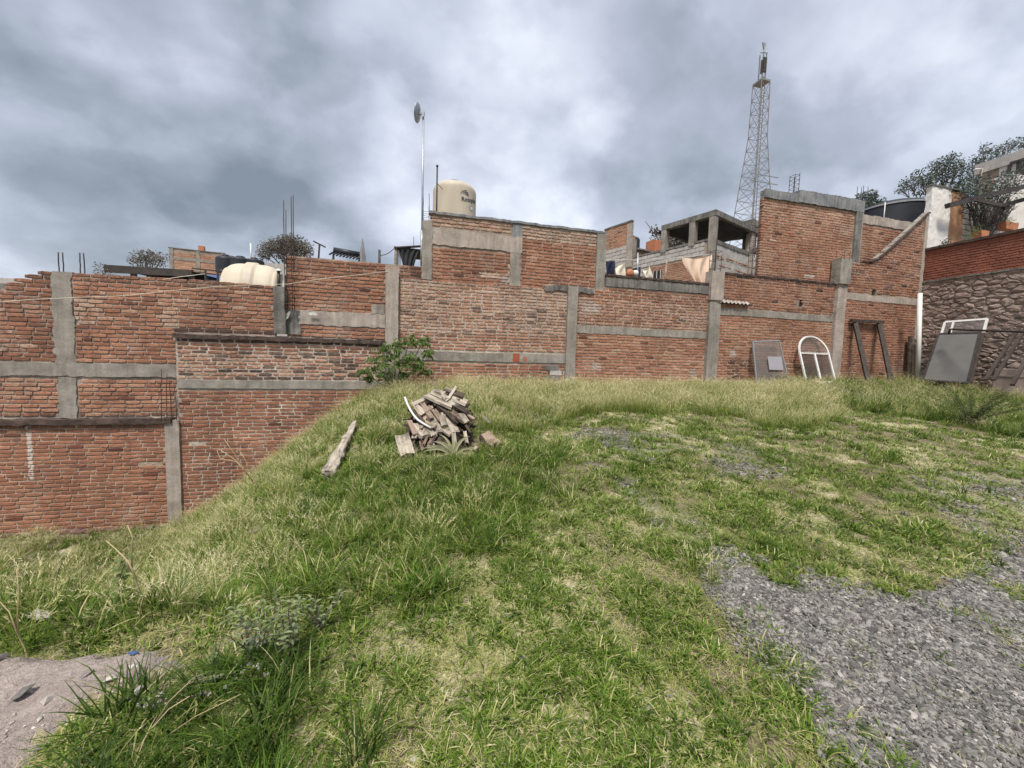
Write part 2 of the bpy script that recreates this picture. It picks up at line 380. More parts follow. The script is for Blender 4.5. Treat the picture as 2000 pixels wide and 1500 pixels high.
def wood_mat(name, c1, c2, sc=1.0, dark=0.4):
    m, t, b = newmat(name)
    tcn = t.add('ShaderNodeTexCoord').outputs['Object']; oi = t.add('ShaderNodeObjectInfo')
    off = t.vmath('ADD', tcn, t.vmath('SCALE', oi.outputs['Location']).outputs[0]).outputs[0]
    n = t.noise(t.mapping(off, (2.2*sc, 30*sc, 30*sc)), 1.0, 6, 0.65, 0.4); n2 = t.noise(off, 5, 5, 0.6, 0.6)
    base = t.mix(t.ramp(n, [(0.32, 0.0), (0.66, 1.0)]), c1, c2)
    base = t.mix(t.ramp(n2, [(0.34, dark), (0.52, 0.0)]), base, (0.035, 0.028, 0.022))
    base = t.mix(t.ramp(t.noise(off, 2.4, 3, 0.6), [(0.58, 0.0), (0.72, 0.45)]), base, (0.50, 0.45, 0.38))
    t.link(base, b.inputs['Base Color']); b.inputs['Roughness'].default_value = 0.95; b.inputs['Specular IOR Level'].default_value = 0.1
    bumpit(t, b, n, 0.8, 0.012); return m
M['woodg'] = wood_mat('weathered_grey_wood', (0.20, 0.165, 0.13), (0.48, 0.42, 0.345), 1.0, 0.7)
M['woodb'] = wood_mat('weathered_brown_wood', (0.16, 0.110, 0.085), (0.34, 0.255, 0.20), 1.0, 0.7)
M['timber_dark'] = simple('dark_stained_timber', (0.055, 0.042, 0.036), 0.85, 0.4, 10, 0.4, streak=True)
M['woodd'] = wood_mat('dark_rotten_wood', (0.030, 0.024, 0.020), (0.11, 0.085, 0.065), 1.0, 0.9)
def leaf_mat(name, c1, c2, trans=0.30, rough=0.6, sc=2.0):
    m, t, b = newmat(name); p = pos(t)
    at = t.add('ShaderNodeAttribute'); at.attribute_type = 'GEOMETRY'; at.attribute_name = 'tint'
    n = t.noise(p, sc, 3, 0.6)
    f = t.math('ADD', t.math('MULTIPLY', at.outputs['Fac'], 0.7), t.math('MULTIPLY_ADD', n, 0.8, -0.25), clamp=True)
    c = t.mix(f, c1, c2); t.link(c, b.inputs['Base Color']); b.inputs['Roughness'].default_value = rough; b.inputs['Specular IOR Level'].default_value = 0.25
    tr = t.add('ShaderNodeBsdfTranslucent'); t.link(t.mix(0.3, c, c2), tr.inputs[0])
    mx = t.add('ShaderNodeMixShader'); mx.inputs[0].default_value = trans
    t.link(b.outputs[0], mx.inputs[1]); t.link(tr.outputs[0], mx.inputs[2])
    o = [n_ for n_ in t.n if n_.type == 'OUTPUT_MATERIAL'][0]; t.link(mx.outputs[0], o.inputs[0]); return m
M['leafd'] = leaf_mat('dark_tree_leaves', (0.036, 0.052, 0.042), (0.13, 0.16, 0.13), 0.25)
M['leafb'] = leaf_mat('dry_brownish_leaves', (0.085, 0.075, 0.062), (0.21, 0.185, 0.15), 0.15)
M['leafp'] = leaf_mat('shrub_leaves', (0.07, 0.12, 0.03), (0.25, 0.33, 0.12), 0.35)
M['leafk'] = leaf_mat('deep_green_bush_leaves', (0.020, 0.040, 0.010), (0.07, 0.115, 0.025), 0.25)
M['leafw'] = leaf_mat('greyish_weed_leaves', (0.10, 0.14, 0.055), (0.30, 0.34, 0.18), 0.3)
M['agave'] = leaf_mat('pale_agave_leaf', (0.13, 0.15, 0.07), (0.36, 0.33, 0.21), 0.2)
M['drystem'] = simple('dry_straw_stem', (0.42, 0.33, 0.19), 0.9, 0.2, 12, 0.1)
M['twig'] = simple('grey_brown_twig', (0.13, 0.105, 0.085), 0.9, 0.3, 12, 0.1)
M['vine'] = simple('bare_dark_vine', (0.060, 0.050, 0.044), 0.9, 0.3, 12, 0.1)
def glass_mat(name, c, alpha):
    m, t, b = newmat(name); b.inputs['Base Color'].default_value = (*c, 1); b.inputs['Roughness'].default_value = 0.12
    tr = t.add('ShaderNodeBsdfTransparent'); mx = t.add('ShaderNodeMixShader')
    n = t.noise(pos(t), 3, 4, 0.6); t.link(t.math('MULTIPLY_ADD', n, 0.25, alpha-0.12, clamp=True), mx.inputs[0])
    t.link(tr.outputs[0], mx.inputs[1]); t.link(b.outputs[0], mx.inputs[2])
    o = [n_ for n_ in t.n if n_.type == 'OUTPUT_MATERIAL'][0]; t.link(mx.outputs[0], o.inputs[0]); return m
M['glass'] = glass_mat('dusty_window_glass', (0.22, 0.20, 0.19), 0.30)
M['glassd'] = glass_mat('dark_screen_pane', (0.075, 0.062, 0.058), 0.72)
M['screen'] = simple('grey_fly_screen', (0.125, 0.120, 0.115), 0.9, 0.08, 3, 0.1)
# ------------------------------------------------------------------ zones on the ground
Z_gravel = gpoly([(1640, 1500), (1575, 1400), (1535, 1300), (1445, 1235), (1395, 1180), (1355, 1100), (1400, 1082), (1480, 1112), (1560, 1135), (1650, 1158), (1800, 1165), (1850, 1150), (1900, 1110), (2000, 1075), (2400, 1120), (2600, 1500)])+[(3.2, 0.2), (1.75, 0.5)]
Z_isl = [gpoly([(1450, 1100), (1520, 1085), (1575, 1120), (1540, 1148), (1470, 1140)]), gpoly([(1850, 1195), (1900, 1190), (1950, 1215), (1945, 1235), (1890, 1225)]), gpoly([(1700, 1120), (1790, 1115), (1860, 1150), (1780, 1172), (1700, 1150)]),
         gpoly([(1940, 1250), (1980, 1255), (2010, 1290), (1970, 1280)]), gpoly([(1910, 1135), (1960, 1130), (1985, 1165), (1930, 1165)])]
Z_sparse = [gpoly([(1125, 838), (1230, 845), (1335, 845), (1345, 870), (1290, 905), (1190, 900), (1130, 870)]), gpoly([(1290, 970), (1400, 1030), (1425, 1085), (1350, 1100), (1270, 1035)]),
            gpoly([(1400, 860), (1530, 880), (1500, 930), (1380, 930)]), gpoly([(1780, 930), (2050, 900), (2100, 1090), (1950, 1085), (1850, 1020)]), gpoly([(1180, 900), (1280, 960), (1330, 1040), (1260, 1020)])]
Z_pad = [tuple(atZ(*q, 0.0)[:2]) for q in [(305, 1340), (345, 1368), (270, 1395), (180, 1425), (110, 1460), (50, 1540), (40, 1720), (-500, 1850), (-700, 1375), (0, 1372)]]
Z_wallgrass = gpoly([(830, 752), (1130, 758), (1400, 760), (1620, 762), (1640, 800), (1600, 838), (1480, 838), (1380, 812), (1130, 812), (1080, 838), (960, 850), (930, 795)])
Z_slope = gpoly([(200, 1040), (350, 990), (500, 910), (750, 765), (860, 765), (960, 800), (950, 850), (780, 900), (690, 960), (620, 1010), (540, 1120), (470, 1230), (330, 1265), (0, 1295), (-300, 1250), (-200, 1080)])
Z_lush = gpoly([(620, 960), (800, 890), (960, 880), (1100, 860), (1130, 980), (1020, 1040), (930, 1120), (800, 1180), (640, 1210), (480, 1180), (520, 1050)])
Z_right = gpoly([(1480, 752), (1640, 745), (1800, 745), (2100, 760), (2200, 830), (1950, 850), (1800, 820), (1640, 800)])
Z_fg = gpoly([(150, 1420), (300, 1340), (420, 1300), (560, 1330), (640, 1420), (760, 1520), (640, 1700), (60, 1700)])
Z_bare = gpoly([(740, 1180), (900, 1110), (1100, 1120), (1230, 1250), (1280, 1400), (1050, 1480), (760, 1400), (700, 1280)])

# ------------------------------------------------------------------ ground sheet
def warp_axis(a, b, c, s0, g):
    out = [c]; x = c
    while x < b: x += s0+g*abs(x-c)*(1 if abs(x-c) < 22 else 6); out.append(x)
    x = c
    while x > a: x -= s0+g*abs(x-c)*(1 if abs(x-c) < 22 else 6); out.insert(0, x)
    return np.array(out)
gx = warp_axis(-320, 420, 0.8, 0.028, 0.012); gy = warp_axis(-60, 600, 1.6, 0.028, 0.012)
GX, GY = np.meshgrid(gx, gy); GZ = Gh(GX, GY)
inside = inpoly(GX, GY, Z_gravel)
m_gravel = inside.astype(float)
for q in Z_sparse: m_gravel = np.maximum(m_gravel, 0.55*inpoly(GX, GY, q))
m_pad = inpoly(GX+0.10*(fbm(GX, GY, 5, 7)-0.5), GY+0.10*(fbm(GX, GY, 5, 8)-0.5), Z_pad).astype(float)
nz = fbm(GX, GY, 2.2, 12)
m_bare = np.clip(sstep(0.50, 0.62, nz)+0.7*inpoly(GX, GY, Z_bare), 0, 1)
GZ = GZ+np.where(m_pad > 0, 0.035+0.05*(fbm(GX, GY, 7, 21)-0.4), 0)
GZ = GZ+np.where(inside, 0.012*(fbm(GX, GY, 14, 22)-0.5), 0)
def soft(a):
    for _ in range(2): a = (a+np.roll(a, 1, 0)+np.roll(a, -1, 0)+np.roll(a, 1, 1)+np.roll(a, -1, 1))/5
    return a
m_gravel = soft(m_gravel); m_pad2 = soft(m_pad)
ny_, nx_ = GX.shape
idx = np.arange(nx_*ny_).reshape(ny_, nx_)
GF = np.stack([idx[:-1, :-1], idx[:-1, 1:], idx[1:, 1:], idx[1:, :-1]], -1).reshape(-1, 4)
GV = np.stack([GX, GY, GZ], -1).reshape(-1, 3)
fpad = (m_pad[:-1, :-1] > 0.5).reshape(-1)
def grid_mesh(name, V, F, mat, attrs, kind='structure'):
    used = np.unique(F); re = np.full(len(V), -1); re[used] = np.arange(len(used)); V2 = V[used]; F2 = re[F]
    me = bpy.data.meshes.new(name); me.vertices.add(len(V2)); me.vertices.foreach_set('co', V2.astype(np.float32).ravel())
    me.loops.add(F2.size); me.loops.foreach_set('vertex_index', F2.astype(np.int32).ravel())
    me.polygons.add(len(F2)); me.polygons.foreach_set('loop_start', np.arange(0, F2.size, 4, dtype=np.int32))
    me.polygons.foreach_set('use_smooth', np.ones(len(F2), bool)); me.materials.append(mat)
    me.update(calc_edges=True); me.validate()
    for k, a in attrs.items():
        at = me.attributes.new(k, 'FLOAT', 'POINT'); at.data.foreach_set('value', a.reshape(-1)[used].astype(np.float32))
    o = bpy.data.objects.new(name, me); COL.objects.link(o); o['kind'] = kind; return o
def ground_material():
    m, t, b = newmat('soil_and_litter'); p = pos(t)
    def A(n):
        a = t.add('ShaderNodeAttribute'); a.attribute_type = 'GEOMETRY'; a.attribute_name = n; return a.outputs['Fac']
    n1 = t.noise(p, 1.4, 5, 0.6); n2 = t.noise(p, 30, 6, 0.7, 0.4); n3 = t.noise(p, 110, 4, 0.7)
    soil = t.mix(n1, (0.12, 0.095, 0.065), (0.23, 0.185, 0.135))
    straw = t.mix(t.ramp(n2, [(0.35, 0.0), (0.6, 1.0)]), (0.27, 0.23, 0.14), (0.60, 0.53, 0.36))
    c = t.mix(t.math('MULTIPLY', A('bare'), t.ramp(n2, [(0.3, 0.2), (0.6, 1.0)])), soil, straw)
    grav = t.mix(t.ramp(n3, [(0.3, 0.0), (0.7, 1.0)]), (0.055, 0.055, 0.060), (0.25, 0.245, 0.245))
    c = t.mix(t.math('MULTIPLY', A('gravelm'), 0.9), c, grav)
    c = t.mix(1.0, c, t.ramp(n3, [(0.2, 0.6), (0.5, 1.0), (0.8, 1.2)]), 'MULTIPLY')
    t.link(c, b.inputs['Base Color']); b.inputs['Roughness'].default_value = 0.97; b.inputs['Specular IOR Level'].default_value = 0.1
    bumpit(t, b, t.math('ADD', n2, t.math('MULTIPLY', n3, 0.6)), 0.9, 0.02); return m
def pad_material():
    m, t, b = newmat('pinkish_rubble_dirt'); p = pos(t)
    n1 = t.noise(p, 3, 6, 0.65, 0.3); n2 = t.noise(p, 34, 6, 0.7, 0.4); n3 = t.noise(p, 120, 4, 0.7)
    c = t.mix(t.ramp(n1, [(0.3, 0.0), (0.7, 1.0)]), (0.27, 0.215, 0.19), (0.48, 0.40, 0.355))
    c = t.mix(1.0, c, t.ramp(n2, [(0.25, 0.55), (0.5, 1.0), (0.75, 1.25)]), 'MULTIPLY')
    c = t.mix(1.0, c, t.ramp(n3, [(0.25, 0.7), (0.6, 1.1)]), 'MULTIPLY')
    t.link(c, b.inputs['Base Color']); b.inputs['Roughness'].default_value = 0.97
    bumpit(t, b, t.math('ADD', n2, t.math('MULTIPLY', n3, 0.5)), 1.0, 0.025); return m
grid_mesh('ground', GV, GF[~fpad], ground_material(), {'gravelm': m_gravel, 'bare': m_bare})
grid_mesh('dirt_path', GV, GF[fpad], pad_material(), {'gravelm': m_gravel})

# ------------------------------------------------------------------ bricks
def brick_variant(rs, L=0.275, Hh=0.064, Dp=0.11, rough=1.0):
    xs = np.array([-0.5, -0.2, 0.2, 0.5])*L+np.array([0, 1, 1, 0])*rs.uniform(-0.01, 0.01, 4)
    V = []
    zend = np.array([0.80, 1.0, 1.0, 0.80])
    jit = lambda a: rs.uniform(-a, a)
    sag = rs.uniform(-0.004, 0.004, 4)*rough
    def ring(y, ins, j):
        r = []
        for i in range(4): r.append((xs[i]+(ins if i == 0 else -ins if i == 3 else 0)+jit(j), y+jit(j*0.6), Hh/2*zend[i]-ins+sag[i]+jit(j)))
        for i in (3, 2, 1, 0): r.append((xs[i]+(ins if i == 0 else -ins if i == 3 else 0)+jit(j), y+jit(j*0.6), -Hh/2*zend[i]+ins+sag[i]+jit(j)))
        return r
    j = 0.0028*rough
    V += ring(Dp, 0, 0.0)+ring(0.010, 0, j)+ring(0.0, 0.0065, j)
    F = []
    for k in range(2):
        for i in range(8): a = k*8+i; b_ = k*8+(i+1) % 8; F.append((a, a+8, b_+8, b_))
    o = 16
    F += [(o+0, o+7, o+6, o+1), (o+1, o+6, o+5, o+2), (o+2, o+5, o+4, o+3)]
    return np.array(V), np.array(F)
_rs = np.random.RandomState(3)
BV = [brick_variant(_rs) for _ in range(14)]
def mesh_from(name, V, F, mat):
    me = bpy.data.meshes.new(name); me.from_pydata(V.tolist(), [], F.tolist()); me.materials.append(mat); me.update(); return me
BRICK_ME = {}
def brick_mesh(i, mat):
    k = (i, mat.name)
    if k not in BRICK_ME: BRICK_ME[k] = mesh_from('brick', BV[i][0], BV[i][1], mat)
    return BRICK_ME[k]

def rough_grid_box(x0, x1, y0, y1, z0, z1, amp=0.006, step=0.07, jag=0.0, seed=0):
    def ax(a, b_): n = max(1, min(90, int(round((b_-a)/step)))); return np.linspace(a, b_, n+1)
    X, Z = ax(x0, x1), ax(z0, z1); Y = np.linspace(y0, y1, 3)
    V = []; F = []
    def face(A, B, fn):
        b0 = len(V)
        for q in B:
            for p_ in A: V.append(fn(p_, q))
        na = len(A)
        for j in range(len(B)-1):
            for i in range(na-1):
                a = b0+j*na+i; F.append((a, a+1, a+1+na, a+na))
    face(X, Z, lambda p_, q: (p_, y0, q)); face(X[::-1], Z, lambda p_, q: (p_, y1, q))
    face(Y, Z[::-1], lambda p_, q: (x0, p_, q)); face(Y, Z, lambda p_, q: (x1, p_, q))
    face(X, Y, lambda p_, q: (p_, q, z1)); face(X, Y[::-1], lambda p_, q: (p_, q, z0))
    V = np.array(V)
    s = seed*3.7
    dx = (fbm(V[:, 2]*1.0+s+5, V[:, 1]+V[:, 0]*0.5, 9, 31)-0.5); dy = (fbm(V[:, 0]+s, V[:, 2], 7, 33)-0.5); dz = (fbm(V[:, 0]+s, V[:, 1]+V[:, 2]*0.3, 8, 35)-0.5)
    long_x = (x1-x0) > (z1-z0)
    V = V+np.stack([dx*2*(amp+(0 if long_x else jag)), dy*2*amp, dz*2*(amp+(jag if long_x else 0))], 1)
    return V, F

class Wall:
    def __init__(s, name, label, F0=(0, 9.8, 0), rz=0.0, base=(0, 0), cat='wall', group=None):
        s.F0 = np.array(F0, float); s.rz = rz; s.base = base
        c, sn = math.cos(rz), math.sin(rz); s.R = np.array([[c, -sn, 0], [sn, c, 0], [0, 0, 1.0]])
        s.root = empty(name, s.W(base[0], 0, base[1]), rz, label, cat, group)
    def W(s, x, y, z): return s.F0+s.R@np.array([x, y, z], float)
    def L(s, V): return np.asarray(V, float)-np.array([s.base[0], 0, s.base[1]])
    def xz(s, px, py):
        P0 = s.F0; n = s.R@np.array([0, 1.0, 0]); p = atP(px, py, P0, n); q = s.R.T@(p-P0); return q[0], q[2]
    def box(s, name, x0, x1, z0, z1, mat, y0=-0.015, y1=0.14, amp=0.006, step=0.07, jag=0.0, parent=None, label=None):
        V, F = rough_grid_box(x0, x1, y0, y1, z0, z1, amp, min(step, 0.055) if step < 0.1 else step, jag*1.6, seed=len(name)+x0)
        o = mesh_obj(name, s.L(V), F, mat, s.root, True)
        if label: o['label'] = label
        return o
    def mortar(s, rects, mat, rec=0.007, depth=0.14, step=0.09):
        allV = []; allF = []
        for (x0, x1, z0, z1) in rects:
            V, F = rough_grid_box(x0, x1, rec, depth, z0, z1, 0.004, step); b = sum(len(q) for q in allV)
            allV.append(V); allF += [tuple(b+i for i in f) for f in F]
        return mesh_obj('mortar', s.L(np.concatenate(allV)), allF, mat, s.root, True)
    def bricks(s, rects, course=0.0805, pitch=0.293, gap=0.017, mean=0.55, spread=0.2, lime=0.15, dark=0.12, top=None, skip=(), limit=300, wear=None,
               name='brick', mat=None, jit=0.003, missing=0.0, hook=None, hgap=0.0185, zoff=0.0, deep=0.009):
        mat = mat or M['brick']; items = []
        r = np.random.RandomState(int(abs(s.F0[1]*10)+abs(s.base[0]*100)) % 9999)
        zmin = min(q[2] for q in rects); 
        for (x0, x1, z0, z1) in rects:
            k0 = int(math.ceil((z0-zoff)/course-0.5)); k1 = int(math.floor((z1-zoff)/course-0.5))
            for k in range(k0, k1+1):
                zc = zoff+(k+0.5)*course
                if zc-course/2 < z0-0.03 or zc+course/2 > z1+0.03: continue
                x = x0-((k % 2)*0.5+0.13*math.sin(k*12.9))*pitch-r.uniform(0, 0.06)
                while x < x1:
                    w = pitch*r.uniform(0.92, 1.07)*(0.52 if r.rand() < 0.05 else 1)
                    a, b_ = max(x, x0), min(x+w, x1); x += w
                    if b_-a < 0.07: continue
                    xc = (a+b_)/2; L = b_-a-gap*r.uniform(0.7, 1.5)
                    if top is not None and zc+course*0.35 > top(xc): continue
                    if any(h[0] < xc < h[1] and h[2] < zc < h[3] for h in skip): continue
                    if r.rand() < missing: continue
                    wav = 0.010*math.sin(xc*1.3+k*0.05+s.base[0])
                    P = s.W(xc, 0, zc)
                    if s.rz == 0 and zc < float(Gh(P[0], P[1]-0.05))-0.12: continue
                    v = r.randint(len(BV)); fl = 1 if r.rand() < 0.5 else -1
                    rnd = float(np.clip(r.normal(mean, spread), 0.02, 1.0)); li = lime*r.uniform(0.3, 1.7); da = dark*r.uniform(0.0, 2.0)
                    if r.rand() < 0.018: rnd = r.uniform(0.03, 0.14)
                    if wear is not None: rnd, li, da = wear(xc, zc, rnd, li, da, r)
                    hh = (course-hgap*r.uniform(0.8, 1.3))/0.064
                    items.append((xc, -r.uniform(0, deep), zc+wav+r.uniform(-jit, jit), v, fl*L/0.275, hh, r.uniform(-0.012, 0.012), min(max(rnd, 0.0), 1.0), max(li, 0), max(da, 0)))
        score = []
        for it in items:
            P = s.W(it[0], 0, it[2]); X, Y, z = px_scale(P)
            score.append((1.0/max(z, 0.1))**2*(1 if (-5 < X < 2005 and -5 < Y < 1505 and z > 0) else 1e-4)*(0.01 if P[2] < float(Gh(P[0], P[1]-0.1))+0.03 else 1))
        order = np.argsort(-np.array(score)); big = set(order[:limit].tolist())
        stV = []; stF = []; stD = []; nb = 0
        for i, (x, y, z, v, sx, sz, rot, rnd, li, da) in enumerate(items):
            if i in big:
                o = bpy.data.objects.new(name, brick_mesh(v, mat)); COL.objects.link(o); o.parent = s.root
                l = s.L((x, y, z)); o.location = l; o.scale = (sx, 1, sz); o.rotation_euler = (0, rot, 0); o.color = (rnd, li, da, 1)
            else:
                V, F = BV[v]; q = V*np.array([sx, 1, sz]); c, sn = math.cos(rot), math.sin(rot)
                q = np.stack([q[:, 0]*c+q[:, 2]*sn, q[:, 1], -q[:, 0]*sn+q[:, 2]*c], 1)+s.L((x, y, z))
                stV.append(q); stF.append((F if sx > 0 else F[:, ::-1])+nb); nb += len(V); stD.append(np.tile([rnd, li, da], (len(V), 1)))
        if stV:
            me = mesh_from('far_brickwork', np.concatenate(stV), np.concatenate(stF), mat)
            at = me.attributes.new('bdat', 'FLOAT_VECTOR', 'POINT'); at.data.foreach_set('vector', np.concatenate(stD).astype(np.float32).ravel())
            o = bpy.data.objects.new('brickwork', me); COL.objects.link(o); o.parent = s.root; o['kind'] = 'stuff'; o.color = (0, 0, 0, 1)
        return len(items)

def band(z, lo, hi): return 1.0 if lo < z < hi else 0.0
C = M['conc']
# --- lower wall at the far left -------------------------------------------------
W1 = Wall('brick_wall', 'lowest brick wall panel at the foot of the slope, under a sooty ledge and marked by a white drip', (0, 9.72, 0), base=(-7.2, -2.4))
def wear1(x, z, rnd, li, da, r):
    t = fbm(x, z, 0.8, 41); rnd += 0.10*(t-0.5)+0.05*(z < -1.5); da += 0.5*max(0, 1-abs(z+0.15)/0.2); li += 0.25*max(0, t-0.5)
    return rnd, li, da
W1.mortar([(-10.2, -5.12, -2.6, -0.06)], M['mort_cream'])
W1.bricks([(-10.2, -5.12, -2.42, -0.07)], mean=0.52, spread=0.10, lime=0.18, dark=0.12, wear=wear1, skip=[(-5.52, -5.2, -0.95, -0.86)], hgap=0.0165)
W1.box('column', -5.12, -4.86, -2.5, 0.0, M['conc_warm'], y0=-0.03, amp=0.006)
W1.box('ledge', -10.2, -4.99, -0.06, 0.045, M['ledge'], y0=-0.07, amp=0.014, jag=0.01)
W1.box('footing', -10.2, -5.7, -2.75, -2.27, M['foot'], y0=-0.16, amp=0.03, jag=0.02)
# --- wall of the left neighbour ----------------------------------------------
W2 = Wall('brick_wall', 'left neighbour\'s brick wall with stepped top corner, rough grey concrete cross of column and beam', (0, 9.8, 0), base=(-6.5, 0.05))
steps = [(-7.12, 3.0), (-7.28, 2.90), (-7.42, 2.81), (-7.58, 2.72), (-7.76, 2.63), (-7.96, 2.54), (-8.2, 2.46), (-9, 2.38), (-99, 2.3)]
def top2(x):
    for sx, sz in steps:
        if x > sx: return sz+0.02
    return 2.3
def wear2(x, z, rnd, li, da, r):
    if z > 1.95: rnd += 0.02; li += 0.10; da += 0.10+0.35*(z > 2.85)
    if z < 1.18: rnd += 0.10; li += 0.12
    if 1.2 < z < 2.7 and fbm(x, z, 1.4, 45) > 0.60: li += 0.40
    if x < -6.9 and z > 1.1: da += 0.12; rnd -= 0.05
    if -4.92 < x < -3.0 and 1.85 < z < 2.0: da += 0.9
    if 0.05 < z < 0.16: da += 0.5
    return rnd, li, da
r2 = [(-10.2, -6.95, 0.05, 0.89), (-10.2, -6.95, 1.18, 3.02), (-6.64, -4.92, 0.05, 0.89), (-6.64, -4.92, 1.18, 1.88), (-6.64, -3.03, 1.88, 3.02)]
mr = [(-10.2, -4.92, 0.05, 1.88), (-7.12, -3.03, 1.88, 2.97), (-4.92, -2.70, 1.55, 1.88)]
px_ = -7.12
for (sx, sz), (sx2, _) in zip(steps[1:7], steps[2:8]): mr.append((max(sx, -9) if sx > -9 else -9, px_, 1.88, sz-0.03)); px_ = sx
mr.append((-10.2, px_, 1.88, 2.36))
W2.mortar(mr, M['mort_tan'], rec=0.009)
W2.bricks(r2, course=0.086, pitch=0.285, mean=0.58, spread=0.12, lime=0.25, dark=0.18, top=top2, wear=wear2, jit=0.005, deep=0.012, hgap=0.019)
W2.box('column', -6.95, -6.65, 0.05, 0.90, C, y0=-0.012, amp=0.015, jag=0.022)
W2.box('column', -6.97, -6.64, 1.16, 3.0, C, y0=-0.012, amp=0.015, jag=0.025)
W2.box('beam', -10.2, -4.90, 0.91, 1.18, C, y0=-0.022, amp=0.012, jag=0.012)
W2.box('column', -3.03, -2.79, 1.93, 2.98, M['conc_dark'], y0=-0.05, amp=0.010, jag=0.006)
W2.box('roof', -9.4, -2.9, 2.55, 2.72, M['conc_dark'], y0=0.15, y1=5.2, amp=0.005, step=0.6)
for k in range(7):     # upright bricks left on the top course
    pass
# --- centre-left wall in front ------------------------------------------------
W3 = Wall('brick_wall', 'brick wall panel between the ledge column and the shrub, dark burnt course along its top', (0, 9.74, 0), base=(-2.8, -0.8))
def wear3(x, z, rnd, li, da, r):
    if z > 1.55: da += 0.45+0.5*(z > 1.72)
    elif z > 0.9:
        li += 0.38+0.3*fbm(x, z, 1.2, 51)
        if r.rand() < 0.30: da += 0.75; rnd -= 0.2
        rnd += 0.06
    else:
        if fbm(x, z, 0.9, 52) > 0.57 or z < -0.3+0.35*(x+2.5): da += 0.28
    return rnd, li, da
W3.mortar([(-4.9, -0.66, -2.3, 1.80)], M['mort_white'])
W3.bricks([(-4.88, -0.66, -2.2, 0.68)], mean=0.50, spread=0.10, lime=0.20, dark=0.16, wear=wear3, skip=[(-4.62, -4.4, -0.55, -0.45)], hgap=0.0175, limit=200)
W3.bricks([(-4.88, -0.66, 0.88, 1.76)], mean=0.50, spread=0.12, lime=0.20, dark=0.16, wear=wear3, hgap=0.023, gap=0.028, limit=100)
W3.box('beam', -4.88, -0.64, 0.69, 0.87, M['conc'], y0=-0.02, amp=0.007, jag=0.006)
W3.box('coping', -4.93, -0.64, 1.765, 1.85, M['ledge'], y0=-0.045, amp=0.012, jag=0.008)
# --- red wall above it ----------------------------------------------------------
W4 = Wall('brick_wall', 'rough red brick upper wall beside the tall rebar cage, broad concrete beam along its foot', (0, 9.88, 0), base=(-1.3, 1.87))
def wear4(x, z, rnd, li, da, r):
    if z > 3.35: li += 0.10; da += 0.3; rnd -= 0.05
    if x > 0 and z > 3.2: da += 0.3
    if z < 2.2: li += 0.2
    return rnd, li, da
W4.mortar([(-2.80, 0.24, 1.80, 3.70)], M['mort_tan'], rec=0.010)
W4.bricks([(-2.80, -0.66, 1.86, 2.16), (-2.80, -0.66, 2.52, 3.72), (-0.34, 0.22, 3.36, 3.72)], course=0.086, pitch=0.285, mean=0.60, spread=0.10, lime=0.20, dark=0.20, wear=wear4, jit=0.005, deep=0.012, hgap=0.019)
W4.box('beam', -2.66, -0.66, 2.17, 2.50, M['conc_warm'], y0=-0.012, amp=0.012, jag=0.016)
W4.box('beam', -2.80, -2.52, 1.93, 2.48, M['conc_dark'], y0=-0.016, amp=0.014, jag=0.014)
W4.box('patch', -0.98, -0.68, 2.50, 2.72, C, y0=-0.010, amp=0.012, jag=0.02)
W4.box('roof', -2.8, 0.3, 3.38, 3.54, M['conc_dark'], y0=0.16, y1=4.5, amp=0.005, step=0.6)
# --- tall wall under the beige tank ------------------------------------------
W5 = Wall('brick_wall', 'tall brick wall of the house carrying the upright beige water tank, concrete band near its top', (0, 9.86, 0), base=(2.6, 3.35))
def wear5(x, z, rnd, li, da, r):
    if z > 4.65: rnd += 0.18; li += 0.55; da += 0.30
    if z < 3.7 and x > 3.2: da += 0.3
    if x > 1.6 and x < 2.6 and z < 4.3: da += 0.2
    if x > 2.7 and z > 4.0: li += 0.15
    return rnd, li, da
W5.mortar([(0.42, 2.42, 3.33, 5.0), (2.42, 4.83, 3.33, 4.99)], M['mort_tan'], rec=0.009)
W5.bricks([(0.44, 2.42, 3.33, 4.24), (2.70, 4.83, 3.33, 4.98), (0.36, 2.42, 4.66, 5.02)], course=0.084, pitch=0.288, mean=0.60, spread=0.10, lime=0.24, dark=0.20, wear=wear5, jit=0.004, deep=0.012, hgap=0.019)
W5.box('column', 0.19, 0.43, 3.40, 4.80, C, y0=-0.03, amp=0.010, jag=0.008)
W5.box('beam', 0.37, 2.72, 4.26, 4.65, M['conc_warm'], y0=-0.014, amp=0.008, jag=0.016)
W5.box('column', 2.42, 2.70, 3.40, 4.27, C, y0=-0.012, amp=0.012, jag=0.03)
W5.box('column', 2.45, 2.72, 4.63, 4.97, M['conc_blue'], y0=-0.010, amp=0.008, jag=0.01)
W5.box('column', 4.83, 5.10, 3.30, 5.00, C, y0=-0.03, amp=0.008, jag=0.006)
W5.box('coping', 0.34, 5.10, 4.985, 5.045, M['conc_blue'], y0=-0.035, amp=0.008, jag=0.008)
W5.box('roof', 0.3, 5.1, 4.55, 4.72, M['conc_dark'], y0=0.16, y1=5.0, amp=0.005, step=0.6)
